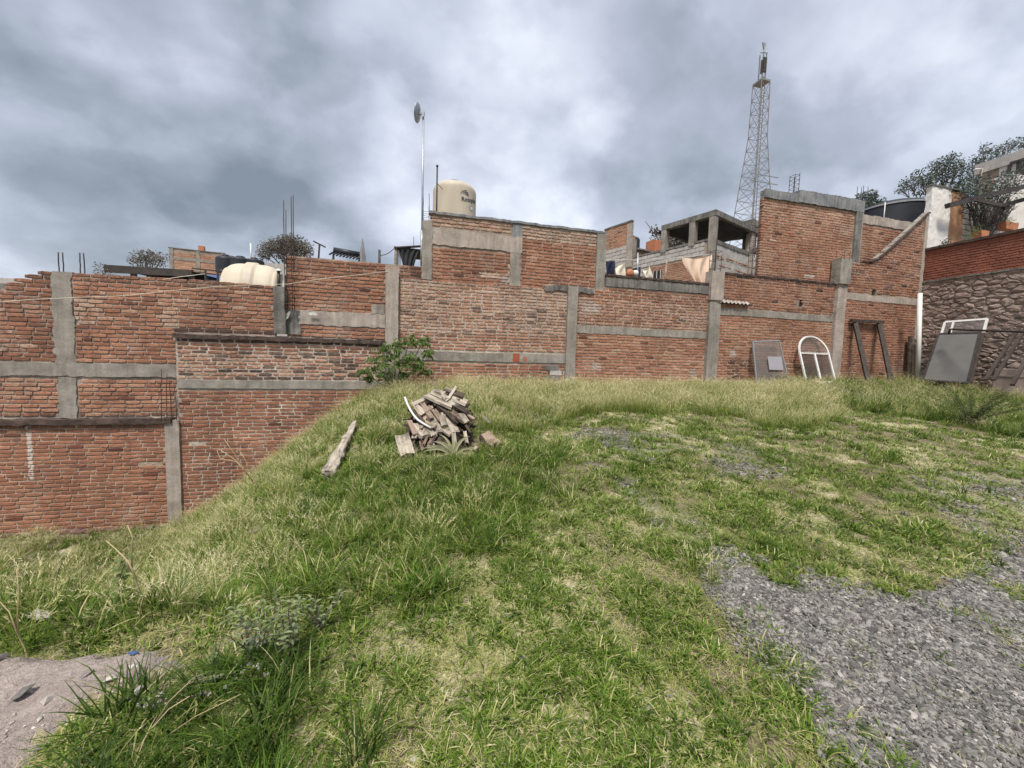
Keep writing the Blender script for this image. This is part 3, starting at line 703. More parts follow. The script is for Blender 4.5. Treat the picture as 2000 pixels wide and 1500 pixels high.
# --- middle panel ---------------------------------------------------------------
W6 = Wall('brick_wall', 'middle brick wall panel with whitish joints, red paint patch on its low concrete beam', (0, 9.78, 0), base=(1.9, 0.8))
def wear6(x, z, rnd, li, da, r):
    if z > 1.64:
        t = fbm(x, z, 0.7, 61); li += 0.30+0.5*t*(z > 2.1); rnd += 0.05
        if 2.0 < z < 2.9 and r.rand() < 0.14: da += 0.7
        if z > 3.3: da += 0.5
    else: rnd += 0.0
    return rnd, li, da
W6.mortar([(-0.34, 4.0, 0.45, 3.36)], M['mort_white'])
W6.bricks([(-0.34, 4.0, 0.6, 1.41)], mean=0.60, spread=0.12, lime=0.18, dark=0.08, wear=wear6, limit=100)
W6.bricks([(-0.34, 4.0, 1.65, 3.36)], mean=0.64, spread=0.13, lime=0.18, dark=0.08, wear=wear6, hgap=0.0215, gap=0.025, limit=200)
W6.box('beam', -0.34, 4.0, 1.42, 1.64, C, y0=-0.018, amp=0.007, jag=0.008)
W6.box('column', -0.64, -0.35, 0.45, 3.53, M['conc_warm'], y0=-0.11, amp=0.006, jag=0.003)
W6.box('patch', 3.35, 4.75, 3.33, 3.47, M['conc_dark'], y0=-0.035, y1=0.05, amp=0.018, jag=0.03)
# --- right-centre panel -------------------------------------------------------
W7 = Wall('brick_wall', 'brick wall panel below the laundry, long concrete beam along its top, three grey mortar smears near the ground', (0, 9.78, 0), base=(6.4, 0.9))
def wear7(x, z, rnd, li, da, r):
    if z > 2.47:
        t = fbm(x, z, 0.9, 71); li += 0.25+0.45*t*(z < 3.2); rnd -= 0.03
        if z > 3.2: da += 0.38
        elif r.rand() < 0.10: da += 0.5
    else: rnd += 0.07; li += 0.06
    return rnd, li, da
W7.mortar([(4.27, 8.48, 0.7, 3.44), (5.12, 8.48, 3.44, 3.56)], M['mort_cream'])
W7.bricks([(4.27, 8.48, 0.75, 2.25)], mean=0.60, spread=0.12, lime=0.16, dark=0.08, wear=wear7, limit=150)
W7.bricks([(4.27, 8.48, 2.46, 3.44), (5.12, 8.48, 3.44, 3.56)], mean=0.56, spread=0.12, lime=0.16, dark=0.08, wear=wear7, hgap=0.021, gap=0.025, limit=150)
W7.box('beam', 4.27, 8.48, 2.26, 2.45, C, y0=-0.016, amp=0.008, jag=0.012)
W7.box('beam', 5.12, 8.48, 3.57, 3.83, M['conc_dark'], y0=-0.02, amp=0.010, jag=0.008)
W7.box('column', 3.99, 4.27, 0.7, 3.48, C, y0=-0.08, amp=0.008, jag=0.004)
tb = []
for k in range(13): W7.box('coping_brick', 5.12+k*0.258, 5.12+k*0.258+0.235, 3.84, 3.895, M['ledge'], y0=-0.04, amp=0.004, jag=0.004, step=0.12)
# --- panel with glass leaning on it -------------------------------------------
W8 = Wall('brick_wall', 'brick wall panel behind the leaning glass sheet and the arched window, short corrugated strip set in it', (0, 9.78, 0), base=(11.1, 1.0))
def wear8(x, z, rnd, li, da, r):
    if z > 3.2:
        rnd -= 0.05; li += 0.12
        if r.rand() < 0.10: da += 0.6
        if z > 4.1: da += 0.4
    elif z < 1.7 and fbm(x, z, 1.2, 81) > 0.42 and x < 11.5: da += 0.65
    else: rnd += 0.07
    return rnd, li, da
W8.mortar([(8.88, 11.94, 0.75, 4.2), (11.94, 12.10, 0.75, 3.42), (11.94, 12.10, 3.65, 4.2), (12.10, 13.38, 0.75, 4.2)], M['mort_cream'])
W8.bricks([(8.88, 13.38, 0.8, 3.0), (8.88, 13.38, 3.2, 4.2)], mean=0.58, spread=0.10, lime=0.18, dark=0.10, wear=wear8, skip=[(11.85, 12.15, 3.42, 3.65)])
W8.box('beam', 8.88, 13.38, 3.0, 3.19, C, y0=-0.016, amp=0.006, jag=0.005)
W8.box('column', 8.48, 8.86, 0.7, 3.40, C, y0=-0.10, amp=0.008, jag=0.004)
W8.box('column', 8.46, 8.90, 3.40, 4.24, M['conc_warm'], y0=-0.13, amp=0.010, jag=0.004)
for k in range(18): W8.box('coping_brick', 8.92+k*0.255, 8.92+k*0.255+0.235, 4.205, 4.26, M['ledge'], y0=-0.03, amp=0.004, jag=0.004, step=0.12)
# --- last panel with curved top -------------------------------------------------
W9 = Wall('brick_wall', 'corner brick wall panel whose top sweeps up in a curve to the white plastered wall', (0, 9.78, 0), base=(15.5, 1.1))
CP = [(13.8, 5.03), (14.75, 5.05), (15.1, 5.16), (15.52, 5.46), (15.95, 5.80), (16.4, 6.17), (16.9, 6.58), (17.33, 6.95)]
top9 = lambda x: float(np.interp(x, [q[0] for q in CP], [q[1] for q in CP]))
def wear9(x, z, rnd, li, da, r):
    if z > 4.0:
        rnd -= 0.04; li += 0.18
        if r.rand() < 0.14: da += 0.6
        if z > top9(x)-0.16: da += 0.5
    else: rnd -= 0.0
    if z < 1.6: rnd -= 0.08
    return rnd, li, da
mr = [(13.78, 17.3, 0.9, 3.77), (13.78, 15.02, 3.96, 5.0), (15.24, 17.3, 3.96, 5.0), (15.02, 15.24, 4.18, 5.0)]
for k in range(21):
    xa = 14.95+k*0.115; mr.append((xa, xa+0.115, 5.0, top9(xa+0.05)-0.03))
W9.mortar(mr, M['mort_cream'])
W9.bricks([(13.78, 17.28, 0.95, 3.76), (13.78, 17.28, 3.98, 7.0)], mean=0.56, spread=0.10, lime=0.2, dark=0.12, top=top9, wear=wear9, skip=[(15.0, 15.26, 3.98, 4.18)])
W9.box('beam', 13.78, 17.2, 3.77, 3.97, M['conc_warm'], y0=-0.016, amp=0.006, jag=0.006)
W9.box('column', 13.38, 13.78, 0.9, 4.22, M['conc_warm'], y0=-0.10, amp=0.006, jag=0.004)
W9.box('column', 13.33, 13.80, 4.22, 5.04, C, y0=-0.16, amp=0.010, jag=0.006)
m = MB()
for i in range(len(CP)-1):     # cement flashing that follows the sweep
    a, b_ = CP[i], CP[i+1]
    if a[0] < 15.05: continue
    m.bar((a[0], 9.87, a[1]+0.05), (b_[0]+0.02, 9.87, b_[1]+0.05), 0.16, 0.03)
m.build('flashing', M['conc'], W9.root)
for k in range(26):     # dark bricks added along the sweep, standing in for its edge shading
    xa = 14.6+k*0.107; za = top9(xa); zb_ = top9(xa+0.1); sl_ = math.atan2(zb_-za, 0.1); V, F = rough_grid_box(-0.07, 0.07, -0.045, 0.16, -0.022, 0.022, 0.004, 0.07, 0, k)
    o = mesh_obj('coping_brick', V, F, M['ledge'], W9.root, True); o.location = W9.L((xa+0.05, 0, (za+zb_)/2+0.015)); o.rotation_euler = (0, -sl_, 0)
W9.box('corner_render', 17.22, 17.36, 0.9, 6.9, M['conc_warm'], y0=-0.02, amp=0.008, jag=0.010)
# --- tall wall with concrete cap -----------------------------------------------
W10 = Wall('brick_wall', 'tall upper brick wall with bluish concrete cap, toothed left edge and two pale smears', (0, 9.97, 0), base=(12.2, 4.2))
def wear10(x, z, rnd, li, da, r):
    t = sstep(5.4, 6.5, z); rnd += 0.22*t; li += 0.35*t; 
    if z < 5.3: rnd += 0.02
    return rnd, li, da
W10.mortar([(10.45, 14.25, 4.2, 6.70)], M['mort_cream'])
W10.bricks([(10.40, 14.22, 4.25, 6.66)], mean=0.58, spread=0.10, lime=0.2, dark=0.08, wear=wear10)
W10.box('cap', 10.45, 11.75, 6.68, 6.93, M['conc_blue'], y0=-0.05, amp=0.012, jag=0.008)
W10.box('cap', 11.76, 14.55, 6.70, 7.08, M['conc_blue'], y0=-0.06, amp=0.014, jag=0.012)
W10.box('column', 14.24, 14.50, 5.0, 6.70, M['conc_dark'], y0=-0.05, amp=0.008, jag=0.004)
# side return of the same building, seen through the gap
# --- small panel between ----------------------------------------------------------
W11 = Wall('brick_wall', 'small brick wall piece beside the curved top, pale concrete beam on it, black tank above', (0, 10.25, 0), base=(15.8, 5.0))
W11.mortar([(14.75, 17.6, 4.9, 6.50)], M['mort_cream'])
W11.bricks([(14.75, 17.6, 4.95, 6.48)], mean=0.72, spread=0.12, lime=0.2, dark=0.06, limit=150)
W11.box('beam', 14.75, 17.5, 6.50, 6.80, M['conc_warm'], y0=-0.02, amp=0.012, jag=0.012)
W11.box('column', 14.70, 14.95, 4.9, 6.9, C, y0=-0.06, amp=0.008, jag=0.004)
W11.box('roof', 14.8, 21.5, 6.55, 6.72, M['conc_dark'], y0=0.15, y1=4.4, amp=0.005, step=0.6)
# small recesses where a brick is missing get a dark back: they are holes in mortar, real depth

# ------------------------------------------------------------------ right boundary: stone wall, red wall
SW = Wall('stone_wall', 'rubble stone retaining wall at the right, under the red painted wall', (17.37, 9.8, 0), rz=rad(-90), base=(3.0, 1.0))
SW.box('mortar', 0.0, 8.6, 0.6, 4.58, M['mort_stone'], y0=0.005, y1=0.5, amp=0.012, step=0.14)
def stone_material():
    m, t, b = newmat('rubble_stone'); p = pos(t); oi = t.add('ShaderNodeObjectInfo')
    base = t.ramp(oi.outputs['Random'], [(0.0, (0.22, 0.165, 0.138)), (0.35, (0.27, 0.20, 0.168)), (0.7, (0.32, 0.245, 0.207)), (1.0, (0.40, 0.315, 0.27))])
    n = t.noise(p, 9, 6, 0.65, 0.4); base = t.mix(1.0, base, t.ramp(n, [(0.25, 0.5), (0.5, 1.0), (0.75, 1.3)]), 'MULTIPLY')
    base = t.mix(t.ramp(t.noise(p, 1.3, 4, 0.6), [(0.45, 0.0), (0.7, 0.4)]), base, (0.15, 0.115, 0.10))
    t.link(base, b.inputs['Base Color']); b.inputs['Roughness'].default_value = 0.92; b.inputs['Specular IOR Level'].default_value = 0.2
    bumpit(t, b, t.math('ADD', n, t.noise(p, 50, 4, 0.6)), 0.8, 0.02); return m
M['stone'] = stone_material()
def clip_poly(P, a, n):
    out = []
    for i in range(len(P)):
        p, q = P[i], P[(i+1) % len(P)]; dp = (p-a)@n; dq = (q-a)@n
        if dp <= 0: out.append(p)
        if dp*dq < 0: out.append(p+(q-p)*dp/(dp-dq))
    return out
rs = np.random.RandomState(22); ax_ = 1.75; seeds = []
tries = 0
while len(seeds) < 620 and tries < 60000:
    tries += 1
    big_ = 0.17 if len(seeds) < 170 else 0.105
    c_ = np.array([rs.uniform(0, 8.6)/ax_, rs.uniform(0.9, 4.56)])
    if all(np.hypot(*(c_-q)) > big_ for q in seeds): seeds.append(c_)
seeds.sort(key=lambda q: q[0]); farV = []; farF = []; farN = 0
for i, c_ in enumerate(seeds):
    P = [np.array(q, float) for q in [(0, 0.9), (8.6/ax_, 0.9), (8.6/ax_, 4.57), (0, 4.57)]]
    near = sorted(range(len(seeds)), key=lambda j: np.hypot(*(seeds[j]-c_)))[1:20]
    for j in near:
        d_ = seeds[j]-c_; P = clip_poly(P, (c_+seeds[j])/2, d_/np.hypot(*d_))
        if len(P) < 3: break
    if len(P) < 3: continue
    P = np.array(P); P[:, 0] *= ax_; cc = P.mean(0)
    Q = []
    for k in range(len(P)):
        p, q = P[k], P[(k+1) % len(P)]; Q += [p*0.75+q*0.25, p*0.25+q*0.75]
    Q = np.array(Q); d_ = Q-cc; rr = np.hypot(d_[:, 0], d_[:, 1])[:, None]; Q = cc+d_*(1-0.008/np.maximum(rr, 0.03))+rs.uniform(-0.006, 0.006, Q.shape)
    n = len(Q); pr = rs.uniform(-0.002, 0.022)
    V = [(q[0], 0.10, q[1]) for q in Q]+[(q[0], 0.012+rs.uniform(-0.012, 0.008), q[1]) for q in Q]+[(cc[0]+(q[0]-cc[0])*0.82, -pr+rs.uniform(-0.015, 0.015), cc[1]+(q[1]-cc[1])*0.82) for q in Q]+[(cc[0], -pr-rs.uniform(0, 0.02), cc[1])]
    F = [(k, (k+1) % n, n+(k+1) % n, n+k) for k in range(n)]+[(n+k, n+(k+1) % n, 2*n+(k+1) % n, 2*n+k) for k in range(n)]+[(2*n+k, 2*n+(k+1) % n, 3*n) for k in range(n)]
    if i >= 300:
        farV.append(SW.L(np.array(V))); farF += [tuple(farN+q for q in f) for f in F]; farN += len(V); continue
    C0 = np.array([cc[0], 0, cc[1]]); o = mesh_obj('stone', np.array(V)-C0, F, M['stone'], SW.root); o.location = SW.L(C0)
if farV:
    o = mesh_obj('rubble_masonry', np.concatenate(farV), farF, M['stone'], SW.root); o['kind'] = 'stuff'
RW = Wall('painted_brick_wall', 'dull red painted brick wall standing on top of the stone wall', (17.37, 9.8, 0), rz=rad(-90), base=(3.0, 4.58))
def red_material():
    m, t, b = newmat('dull_red_paint'); p = pos(t)
    n = t.noise(p, 1.8, 5, 0.6, 0.4); n2 = t.noise(p, 24, 5, 0.7)
    c = t.mix(t.ramp(n, [(0.3, 0.0), (0.7, 1.0)]), (0.17, 0.060, 0.038), (0.28, 0.098, 0.060))
    c = t.mix(t.ramp(n2, [(0.55, 0.0), (0.75, 0.6)]), c, (0.16, 0.10, 0.085))
    t.link(c, b.inputs['Base Color']); b.inputs['Roughness'].default_value = 0.9; bumpit(t, b, n2, 0.7, 0.012); return m
M['red'] = red_material()
RW.mortar([(0.0, 8.6, 4.58, 5.66)], M['red'], rec=0.012)
RW.bricks([(0.0, 8.6, 4.6, 5.64)], mat=M['red'], limit=300)
RW.box('coping', -0.05, 8.65, 5.66, 5.745, M['ledge'], y0=-0.06, y1=0.2, amp=0.006, jag=0.004)
RW.box('footing_course', -0.02, 8.6, 4.555, 4.61, M['conc_dark'], y0=-0.04, amp=0.01, jag=0.008)
for (wl, x0, x1, z0, z1) in ((W8, 11.9, 12.14, 3.38, 3.69), (W9, 14.98, 15.28, 3.94, 4.22)):
    wl.box('hole_back', x0, x1, z0, z1, M['conc_dark'], y0=0.12, y1=0.20, amp=0.004)

# ------------------------------------------------------------------ neighbour house with block parapet and roof frame
A20 = rad(-20)
HP = atY(1393, 417, 15.0); HP = np.array([HP[0], HP[1], 0.0])
uu = np.array([math.cos(A20), -math.sin(A20), 0]); vv = np.array([math.sin(A20), math.cos(A20), 0])
HL = Wall('block_house', 'unfinished cement block house with open concrete roof frame and sagging black shade net', tuple(HP), rz=rad(-70), base=(-2.0, 4.5), cat='house')
# local x runs towards the near corner (x=0); negative x = farther
def hz(px, py): return HL.xz(px, py)
HL.mortar([(-6.6, 0.0, 4.4, 7.05)], M['mort_tan'])
HL.bricks([(-3.4, -0.25, 4.5, 6.42)], mean=0.78, spread=0.10, lime=0.25, dark=0.03, limit=110, course=0.09, pitch=0.30)
BLK = [brick_variant(np.random.RandomState(40+i), 0.39, 0.19, 0.12, 1.2) for i in range(5)]
blk_me = [mesh_from('cement_block', V, F, M['block']) for V, F in BLK]
def blocks(wall, rects, limit=300, course=0.205, pitch=0.405):
    n = 0
    for (x0, x1, z0, z1) in rects:
        k = 0; z = z0
        while z+course <= z1+0.06:
            x = x0-(k % 2)*pitch/2
            while x < x1-0.05:
                a, b_ = max(x, x0), min(x+pitch, x1); x += pitch
                if b_-a < 0.1: continue
                o = bpy.data.objects.new('cement_block', blk_me[random.randrange(5)]); COL.objects.link(o); o.parent = wall.root
                o.location = wall.L(((a+b_)/2, -0.008-random.uniform(0, 0.012), z+course/2)); o.scale = ((b_-a-0.016)/0.39, 1, 1)
            k += 1; z += course
blocks(HL, [(-6.6, -0.3, 6.46, 7.06), (-6.0, -4.2, 5.2, 6.4), (-4.2, -3.4, 5.6, 6.4)])
HL.box('parapet_cap', -4.4, 0.05, 7.08, 7.17, M['conc_dark'], y0=-0.03, amp=0.01, step=0.2)
for x in (-6.3, -4.42, -2.45, -0.95, 0.0):
    HL.box('column', x-0.14, x+0.14, 4.5 if x > -0.5 or x < -4 else 7.0, 8.12 if x > -4.5 else 7.9, C, y0=-0.05, y1=0.22, amp=0.008, step=0.2)
HL.box('beam', -2.6, 0.16, 8.12, 8.36, M['conc_dark'], y0=-0.06, y1=0.22, amp=0.008, step=0.2)
HL.box('beam', -2.6, -2.35, 8.12, 8.36, M['conc_dark'], y0=0.22, y1=4.2, amp=0.008, step=0.3)
HL.box('beam', -0.12, 0.16, 8.12, 8.36, M['conc_dark'], y0=0.22, y1=4.6, amp=0.008, step=0.3)
# window with bars in the facade, near px 1275,545
wx, wz = hz(1280, 545)
HL.box('window', wx-0.35, wx+0.35, wz-0.45, wz+0.40, M['tarp'], y0=-0.02, y1=0.02, amp=0.0)
for k in range(4):
    HL.box('window_bar', wx-0.35+k*0.22, wx-0.33+k*0.22, wz-0.45, wz+0.40, M['whitealu'], y0=-0.06, y1=-0.04, amp=0.0)
HL.box('lintel', -6.5, -3.4, 5.18, 5.24, M['conc_dark'], y0=-0.02, amp=0.006, step=0.2)
def net(pts00, pts10, pts11, pts01, sag, n=14, mat='tarp', name='shade_net', parent=None):
    A, B, Cc, D_ = [np.array(q, float) for q in (pts00, pts10, pts11, pts01)]; V = []; F = []
    for j in range(n+1):
        for i in range(n+1):
            u_, v_ = i/n, j/n; p = A*(1-u_)*(1-v_)+B*u_*(1-v_)+Cc*u_*v_+D_*(1-u_)*v_
            p = p-np.array([0, 0, sag*(math.sin(math.pi*u_)*math.sin(math.pi*v_))**0.8])+np.array([0, 0, 0.05*math.sin(9*u_+4*v_)+0.03*math.sin(17*v_)])
            V.append(p)
    for j in range(n):
        for i in range(n): a = j*(n+1)+i; F.append((a, a+1, a+n+2, a+n+1))
    V2 = V+[p-np.array([0, 0, 0.006]) for p in V]; o_ = len(V); F = F+[tuple(o_+k for k in reversed(f)) for f in F]
    mb = MB(); mb.poly(V2, F); return mb.build(name, M[mat], parent, True)
net(HL.W(-2.5, 0.1, 8.15), HL.W(0.0, 0.1, 8.15), HL.W(0.0, 4.4, 8.2), HL.W(-2.5, 4.4, 8.2), 0.5, parent=HL.root)
# front of the same house, to the right of its corner
HF = Wall('rubble_brick_house_front', 'grey mortared house front streaked with stripes of red brick, beside the cloth', tuple(HP), rz=rad(20), base=(1.8, 4.5), cat='house')
HF.box('render', 0.15, 4.4, 4.4, 7.0, M['block'], y0=0.0, y1=0.2, amp=0.03, step=0.12)
HF.bricks([(0.2, 4.3, 4.55+k*0.36, 4.55+k*0.36+0.17) for k in range(6)], mean=0.85, spread=0.1, lime=0.6, dark=0.02, limit=150, missing=0.25, deep=0.03)
HF.box('column', 3.55, 3.85, 4.4, 8.5, M['conc_warm'], y0=-0.10, y1=0.2, amp=0.008, step=0.2)
HF.box('column', 4.05, 4.45, 4.4, 8.2, M['conc_dark'], y0=0.10, y1=0.6, amp=0.008, step=0.2)
HF.box('beam', 0.1, 4.4, 8.18, 8.40, M['conc_warm'], y0=-0.05, y1=0.2, amp=0.008, step=0.2)
HF.box('beam', 3.5, 4.9, 8.45, 8.75, M['conc_dark'], y0=-0.12, y1=0.5, amp=0.012, step=0.2)
HF.box('upper_band', 0.15, 3.6, 6.98, 7.16, M['conc_dark'], y0=-0.03, amp=0.02, step=0.12)
net(HF.W(0.1, 0.1, 8.2), HF.W(3.6, 0.1, 8.25), HF.W(3.6, 3.0, 8.2), HF.W(0.1, 3.0, 8.2), 0.5, parent=HF.root)
HF.box('back_parapet', 0.3, 3.4, 6.9, 7.6, M['block'], y0=2.6, y1=2.8, amp=0.01, step=0.3)
# taller block tower of the house at its far left
HT = Wall('block_house', 'narrow cement block house end with slanting brick parapet beside the gap', tuple(HP+vv*4.3-uu*0.25), rz=rad(-70), base=(-1.0, 4.5), cat='house')
HT.mortar([(-1.9, 0.0, 5.3, 9.0)], M['mort_tan'])
blocks(HT, [(-1.88, 0.0, 6.55, 7.75)])
HT.bricks([(-1.88, 0.0, 5.3, 6.5), (-1.88, -0.25, 7.8, 9.0)], mean=0.78, spread=0.1, lime=0.4, dark=0.1, limit=90, course=0.09, pitch=0.30)
HT.box('cap', -1.92, 0.03, 8.98, 9.06, M['conc_dark'], y0=-0.03, amp=0.01, step=0.2)
HT.box('column', -0.25, 0.02, 6.6, 8.9, M['conc_warm'], y0=-0.04, amp=0.008, step=0.2)
# brick room behind tower with black tank on it
HR = Wall('brick_room', 'low tan brick roof room behind the block parapet, dark opening in it', tuple(HP+vv*4.6+uu*0.6), rz=rad(14), base=(0.5, 6.0), cat='house')
HR.mortar([(-0.2, 3.2, 6.0, 7.75)], M['mort_tan']); HR.bricks([(-0.2, 3.2, 6.9, 7.75), (1.2, 3.2, 6.3, 6.9)], mean=0.78, spread=0.1, limit=60)
HR.box('dark_opening', 0.1, 1.0, 6.3, 7.0, M['tarp'], y0=-0.03, y1=0.03)
HR.box('pier', 2.0, 2.9, 7.6, 8.75, M['terra'], y0=0.5, y1=1.2, amp=0.02, step=0.2)
HR.box('pier', -0.9, 0.2, 7.5, 8.5, M['terra'], y0=0.3, y1=0.6, amp=0.02, step=0.2)
HR.box('roof', -0.3, 3.3, 7.72, 7.80, M['conc_dark'], y0=-0.1, y1=3.5, amp=0.01, step=0.4)

# ------------------------------------------------------------------ water tanks
def water_tank(c, r, h, mat, label, lid='tanklid', lidr=0.25, ribs=0, DF=0.8):
    t = empty('water_tank', c, 0, label, 'water tank')
    prof = [(0.0, 0), (r*0.97, 0.0), (r, 0.05)]
    n = 14
    for i in range(n+1):
        z = 0.05+(h*DF-0.05)*i/n; prof.append((r*(1+ (0.012*math.sin(i*math.pi) if ribs == 0 else (0.014 if i % 2 else 0))), z))
    for i in range(1, 8):
        a = i/7*math.pi/2; prof.append((r*(0.36+0.64*math.cos(a)), h*DF+(h*(1-DF))*math.sin(a)))
    prof.append((lidr, h+0.0))
    mb = MB(); mb.lathe(prof, c, 48); mb.build('tank_body', M[mat], t, True)
    mb = MB(); mb.lathe([(0, h+0.08), (lidr*0.9, h+0.08), (lidr*1.05, h+0.05), (lidr*1.05, h-0.01)], c, 32); mb.build('lid', M[lid], t, True)
    return t
TC = (1.14, 11.75, 4.75); TR = 0.625
tk = water_tank(TC, TR, 1.78, 'tankb', 'upright beige plastic water tank with dark blue lettering, standing on the tall brick house', 'tankk', 0.22, DF=0.865)
def bent_text(txt, size, center_az, zc, name, tilt=0.0):
    cu = bpy.data.curves.new('lettering', 'FONT'); cu.body = txt; cu.size = size; cu.extrude = 0.0; cu.offset = size*0.022; cu.resolution_u = 3
    to = bpy.data.objects.new('t', cu); COL.objects.link(to); bpy.context.view_layer.update()
    me = bpy.data.meshes.new_from_object(to.evaluated_get(bpy.context.evaluated_depsgraph_get())); COL.objects.unlink(to); bpy.data.objects.remove(to)
    co = np.zeros(len(me.vertices)*3); me.vertices.foreach_get('co', co); co = co.reshape(-1, 3); x = co[:, 0]-co[:, 0].mean()
    a = center_az+x/TR; R_ = TR+0.006
    co = np.stack([TC[0]+R_*np.cos(a), TC[1]+R_*np.sin(a), zc+co[:, 1]+x*tilt], 1)-np.array(TC); me.vertices.foreach_set('co', co.ravel()); me.materials.append(M['print']); me.update()
    o = bpy.data.objects.new(name, me); COL.objects.link(o); o.parent = tk
az_t = rad(-48)
bent_text('Rotoplas', 0.165, az_t, 5.93, 'lettering', 0.18)
mb = MB()
for k, (r0, a0, a1) in enumerate([(0.20, 95, 165), (0.155, 80, 150), (0.11, 65, 140), (0.075, 50, 120)]):
    P = []
    for q in range(9):
        aa = rad(a0+(a1-a0)*q/8); P.append((-0.15+r0*math.cos(aa)*1.1, -0.02+r0*math.sin(aa)*0.9))
    for i in range(8):
        V = []
        for (px0, pz0), s_ in ((P[i], -1), (P[i+1], -1), (P[i+1], 1), (P[i], 1)):
            th = 0.010; a = az_t+(px0)/TR; V.append((TC[0]+(TR+0.006)*math.cos(a), TC[1]+(TR+0.006)*math.sin(a), 6.03+pz0+s_*th))
        mb.poly(V, [(0, 1, 2, 3)])
mb.build('logo_swoosh', M['print'], tk)
mb = MB(); ring = []
for (rr_, mt_, nm) in ((0.062, 'print', 'sticker_rim'), (0.052, 'pvc', 'sticker')):
    mb = MB(); V = [(TC[0]+(TR+0.006+(0.003 if nm == 'sticker' else 0))*math.cos(az_t+0.02+rr_*1.25*math.cos(q*math.pi/8)/TR), TC[1]+(TR+0.006+(0.003 if nm == 'sticker' else 0))*math.sin(az_t+0.02+rr_*1.25*math.cos(q*math.pi/8)/TR), 5.76+rr_*math.sin(q*math.pi/8)) for q in range(16)]
    mb.poly(V, [tuple(range(16))]); mb.build(nm, M[mt_], tk)
bk = water_tank((19.25, 12.1, 6.8), 1.22, 1.50, 'tankk', 'large black water tank with dusty lid beside the white plastered wall', 'tanklid', 0.45)
mb = MB(); mb.lathe([(1.25, 1.20), (1.20, 1.28), (0.85, 1.42), (0.40, 1.52)], (19.25, 12.1, 6.8), 48); mb.build('shoulder', M['tanklid'], bk, True)
p_ = HR.W(0.75, 1.2, 7.8); water_tank(tuple(p_), 0.52, 1.0, 'tankk', 'black water tank on the roof of the low tan brick room', 'tankk', 0.2)
# horizontal beige tank: ribbed half-loaf
ht = empty('water_tank', (-4.05, 11.6, 2.72), 0, 'low beige loaf-shaped water tank with moulded ribs on the left roof', 'water tank')
V = []; F = []; nu, nv = 40, 22
for j in range(nv+1):
    for i in range(nu+1):
        u_ = -1+2*i/nu; a = math.pi*j/nv
        prof = (1-abs(u_)**4.5)**0.30
        rib = 0.045*(1 if abs(abs(u_)-0.02) < 0.16 else 0)+0.035*(1 if abs(u_) > 0.84 else 0)
        foot = 0.05 if (j < 3 or j > nv-3) else 0
        R_ = (0.50*prof+rib)*(1+foot)
        V.append((-4.05+0.69*u_, 11.6-R_*math.cos(a)*1.05, 2.86+(0.98*R_/0.5*0.5+0.42*prof)*math.sin(a)**0.8))
for j in range(nv):
    for i in range(nu): a = j*(nu+1)+i; F.append((a, a+1, a+nu+2, a+nu+1))
mb = MB(); mb.poly(V, F); mb.build('tank_body', M['tankb'], ht, True)
mb = MB(); mb.box(-4.74, -3.36, 11.05, 12.15, 2.70, 2.90); mb.build('base', M['tankb'], ht)

# ------------------------------------------------------------------ dish, pipes, rebar
d0 = atY(824, 487, 10.0); d1 = atY(829, 222, 10.0); dz = d1[2]
dr = empty('dish_antenna', (d0[0], 10.0, 3.75), 0, 'tall galvanised mast with a small round dish at its tip', 'antenna')
mb = MB(); mb.tube([(d0[0], 10.0, 3.75), (d0[0], 10.0, d1[2]+0.05)], 0.024, 8); mb.build('mast', M['galv'], dr, True)
mb = MB(); mb.tube([(d0[0], 10.0, 3.75), (d0[0], 10.0, 4.6)], 0.038, 8); mb.build('mast_sleeve', M['galv'], dr, True)
def disc(c, nrm, r, depth, n=28, m_=6):
    nrm = np.array(nrm, float); nrm /= np.linalg.norm(nrm); a = np.cross(nrm, [0, 0, 1.0]); a /= np.linalg.norm(a); b_ = np.cross(a, nrm)
    V = []; F = []
    for s_ in (0, 1):
        for j in range(m_+1):
            rr = r*j/m_
            for k in range(n):
                t_ = 2*math.pi*k/n; V.append(np.array(c)+a*rr*math.cos(t_)+b_*rr*math.sin(t_)+nrm*(depth*(rr/r)**2-s_*0.012))
    for s_ in (0, 1):
        o_ = s_*(m_+1)*n
        for j in range(m_):
            for k in range(n):
                q = (o_+j*n+k, o_+j*n+(k+1) % n, o_+(j+1)*n+(k+1) % n, o_+(j+1)*n+k); F.append(q if s_ == 0 else q[::-1])
    for k in range(n): F.append((m_*n+k, m_*n+(k+1) % n, (2*m_+1)*n+(k+1) % n, (2*m_+1)*n+k))
    return V, F
V, F = disc((d0[0]-0.10, 9.98, dz-0.02), (-0.93, 0.30, 0.18), 0.215, 0.05)
mb = MB(); mb.poly(V, F); mb.build('dish', M['galv'], dr, True)
mb = MB(); mb.bar((d0[0]-0.10, 9.98, dz-0.02), (d0[0]+0.03, 10.0, dz-0.01), 0.05); mb.bar((d0[0]-0.01, 9.97, dz-0.1), (d0[0]-0.01, 9.97, dz+0.12), 0.04); mb.tube([(d0[0]-0.03+0.03*math.cos(a), 9.97, dz-0.10+0.04*math.sin(a)) for a in np.linspace(0, 6.28, 12)], 0.006, 5); mb.build('bracket', M['galv'], dr)
q = atY(854, 325, 10.6)
vp = empty('vent_pipe', (q[0], 10.6, 4.72), 0, 'thin dark steel pipe standing in front of the upright beige tank', 'pipe')
mb = MB(); mb.tube([(q[0], 10.6, 4.72), (q[0], 10.6, q[2])], 0.020, 8); mb.tube([(q[0], 10.6, q[2]-0.42), (q[0]+0.16, 10.75, q[2]-0.50)], 0.008, 5); mb.build('pipe', M['steel'], vp, True)
mb = MB(); mb.tube([(q[0], 10.6, q[2]-0.01), (q[0], 10.6, q[2]+0.03)], 0.030, 8); mb.build('cap', M['steel'], vp, True)
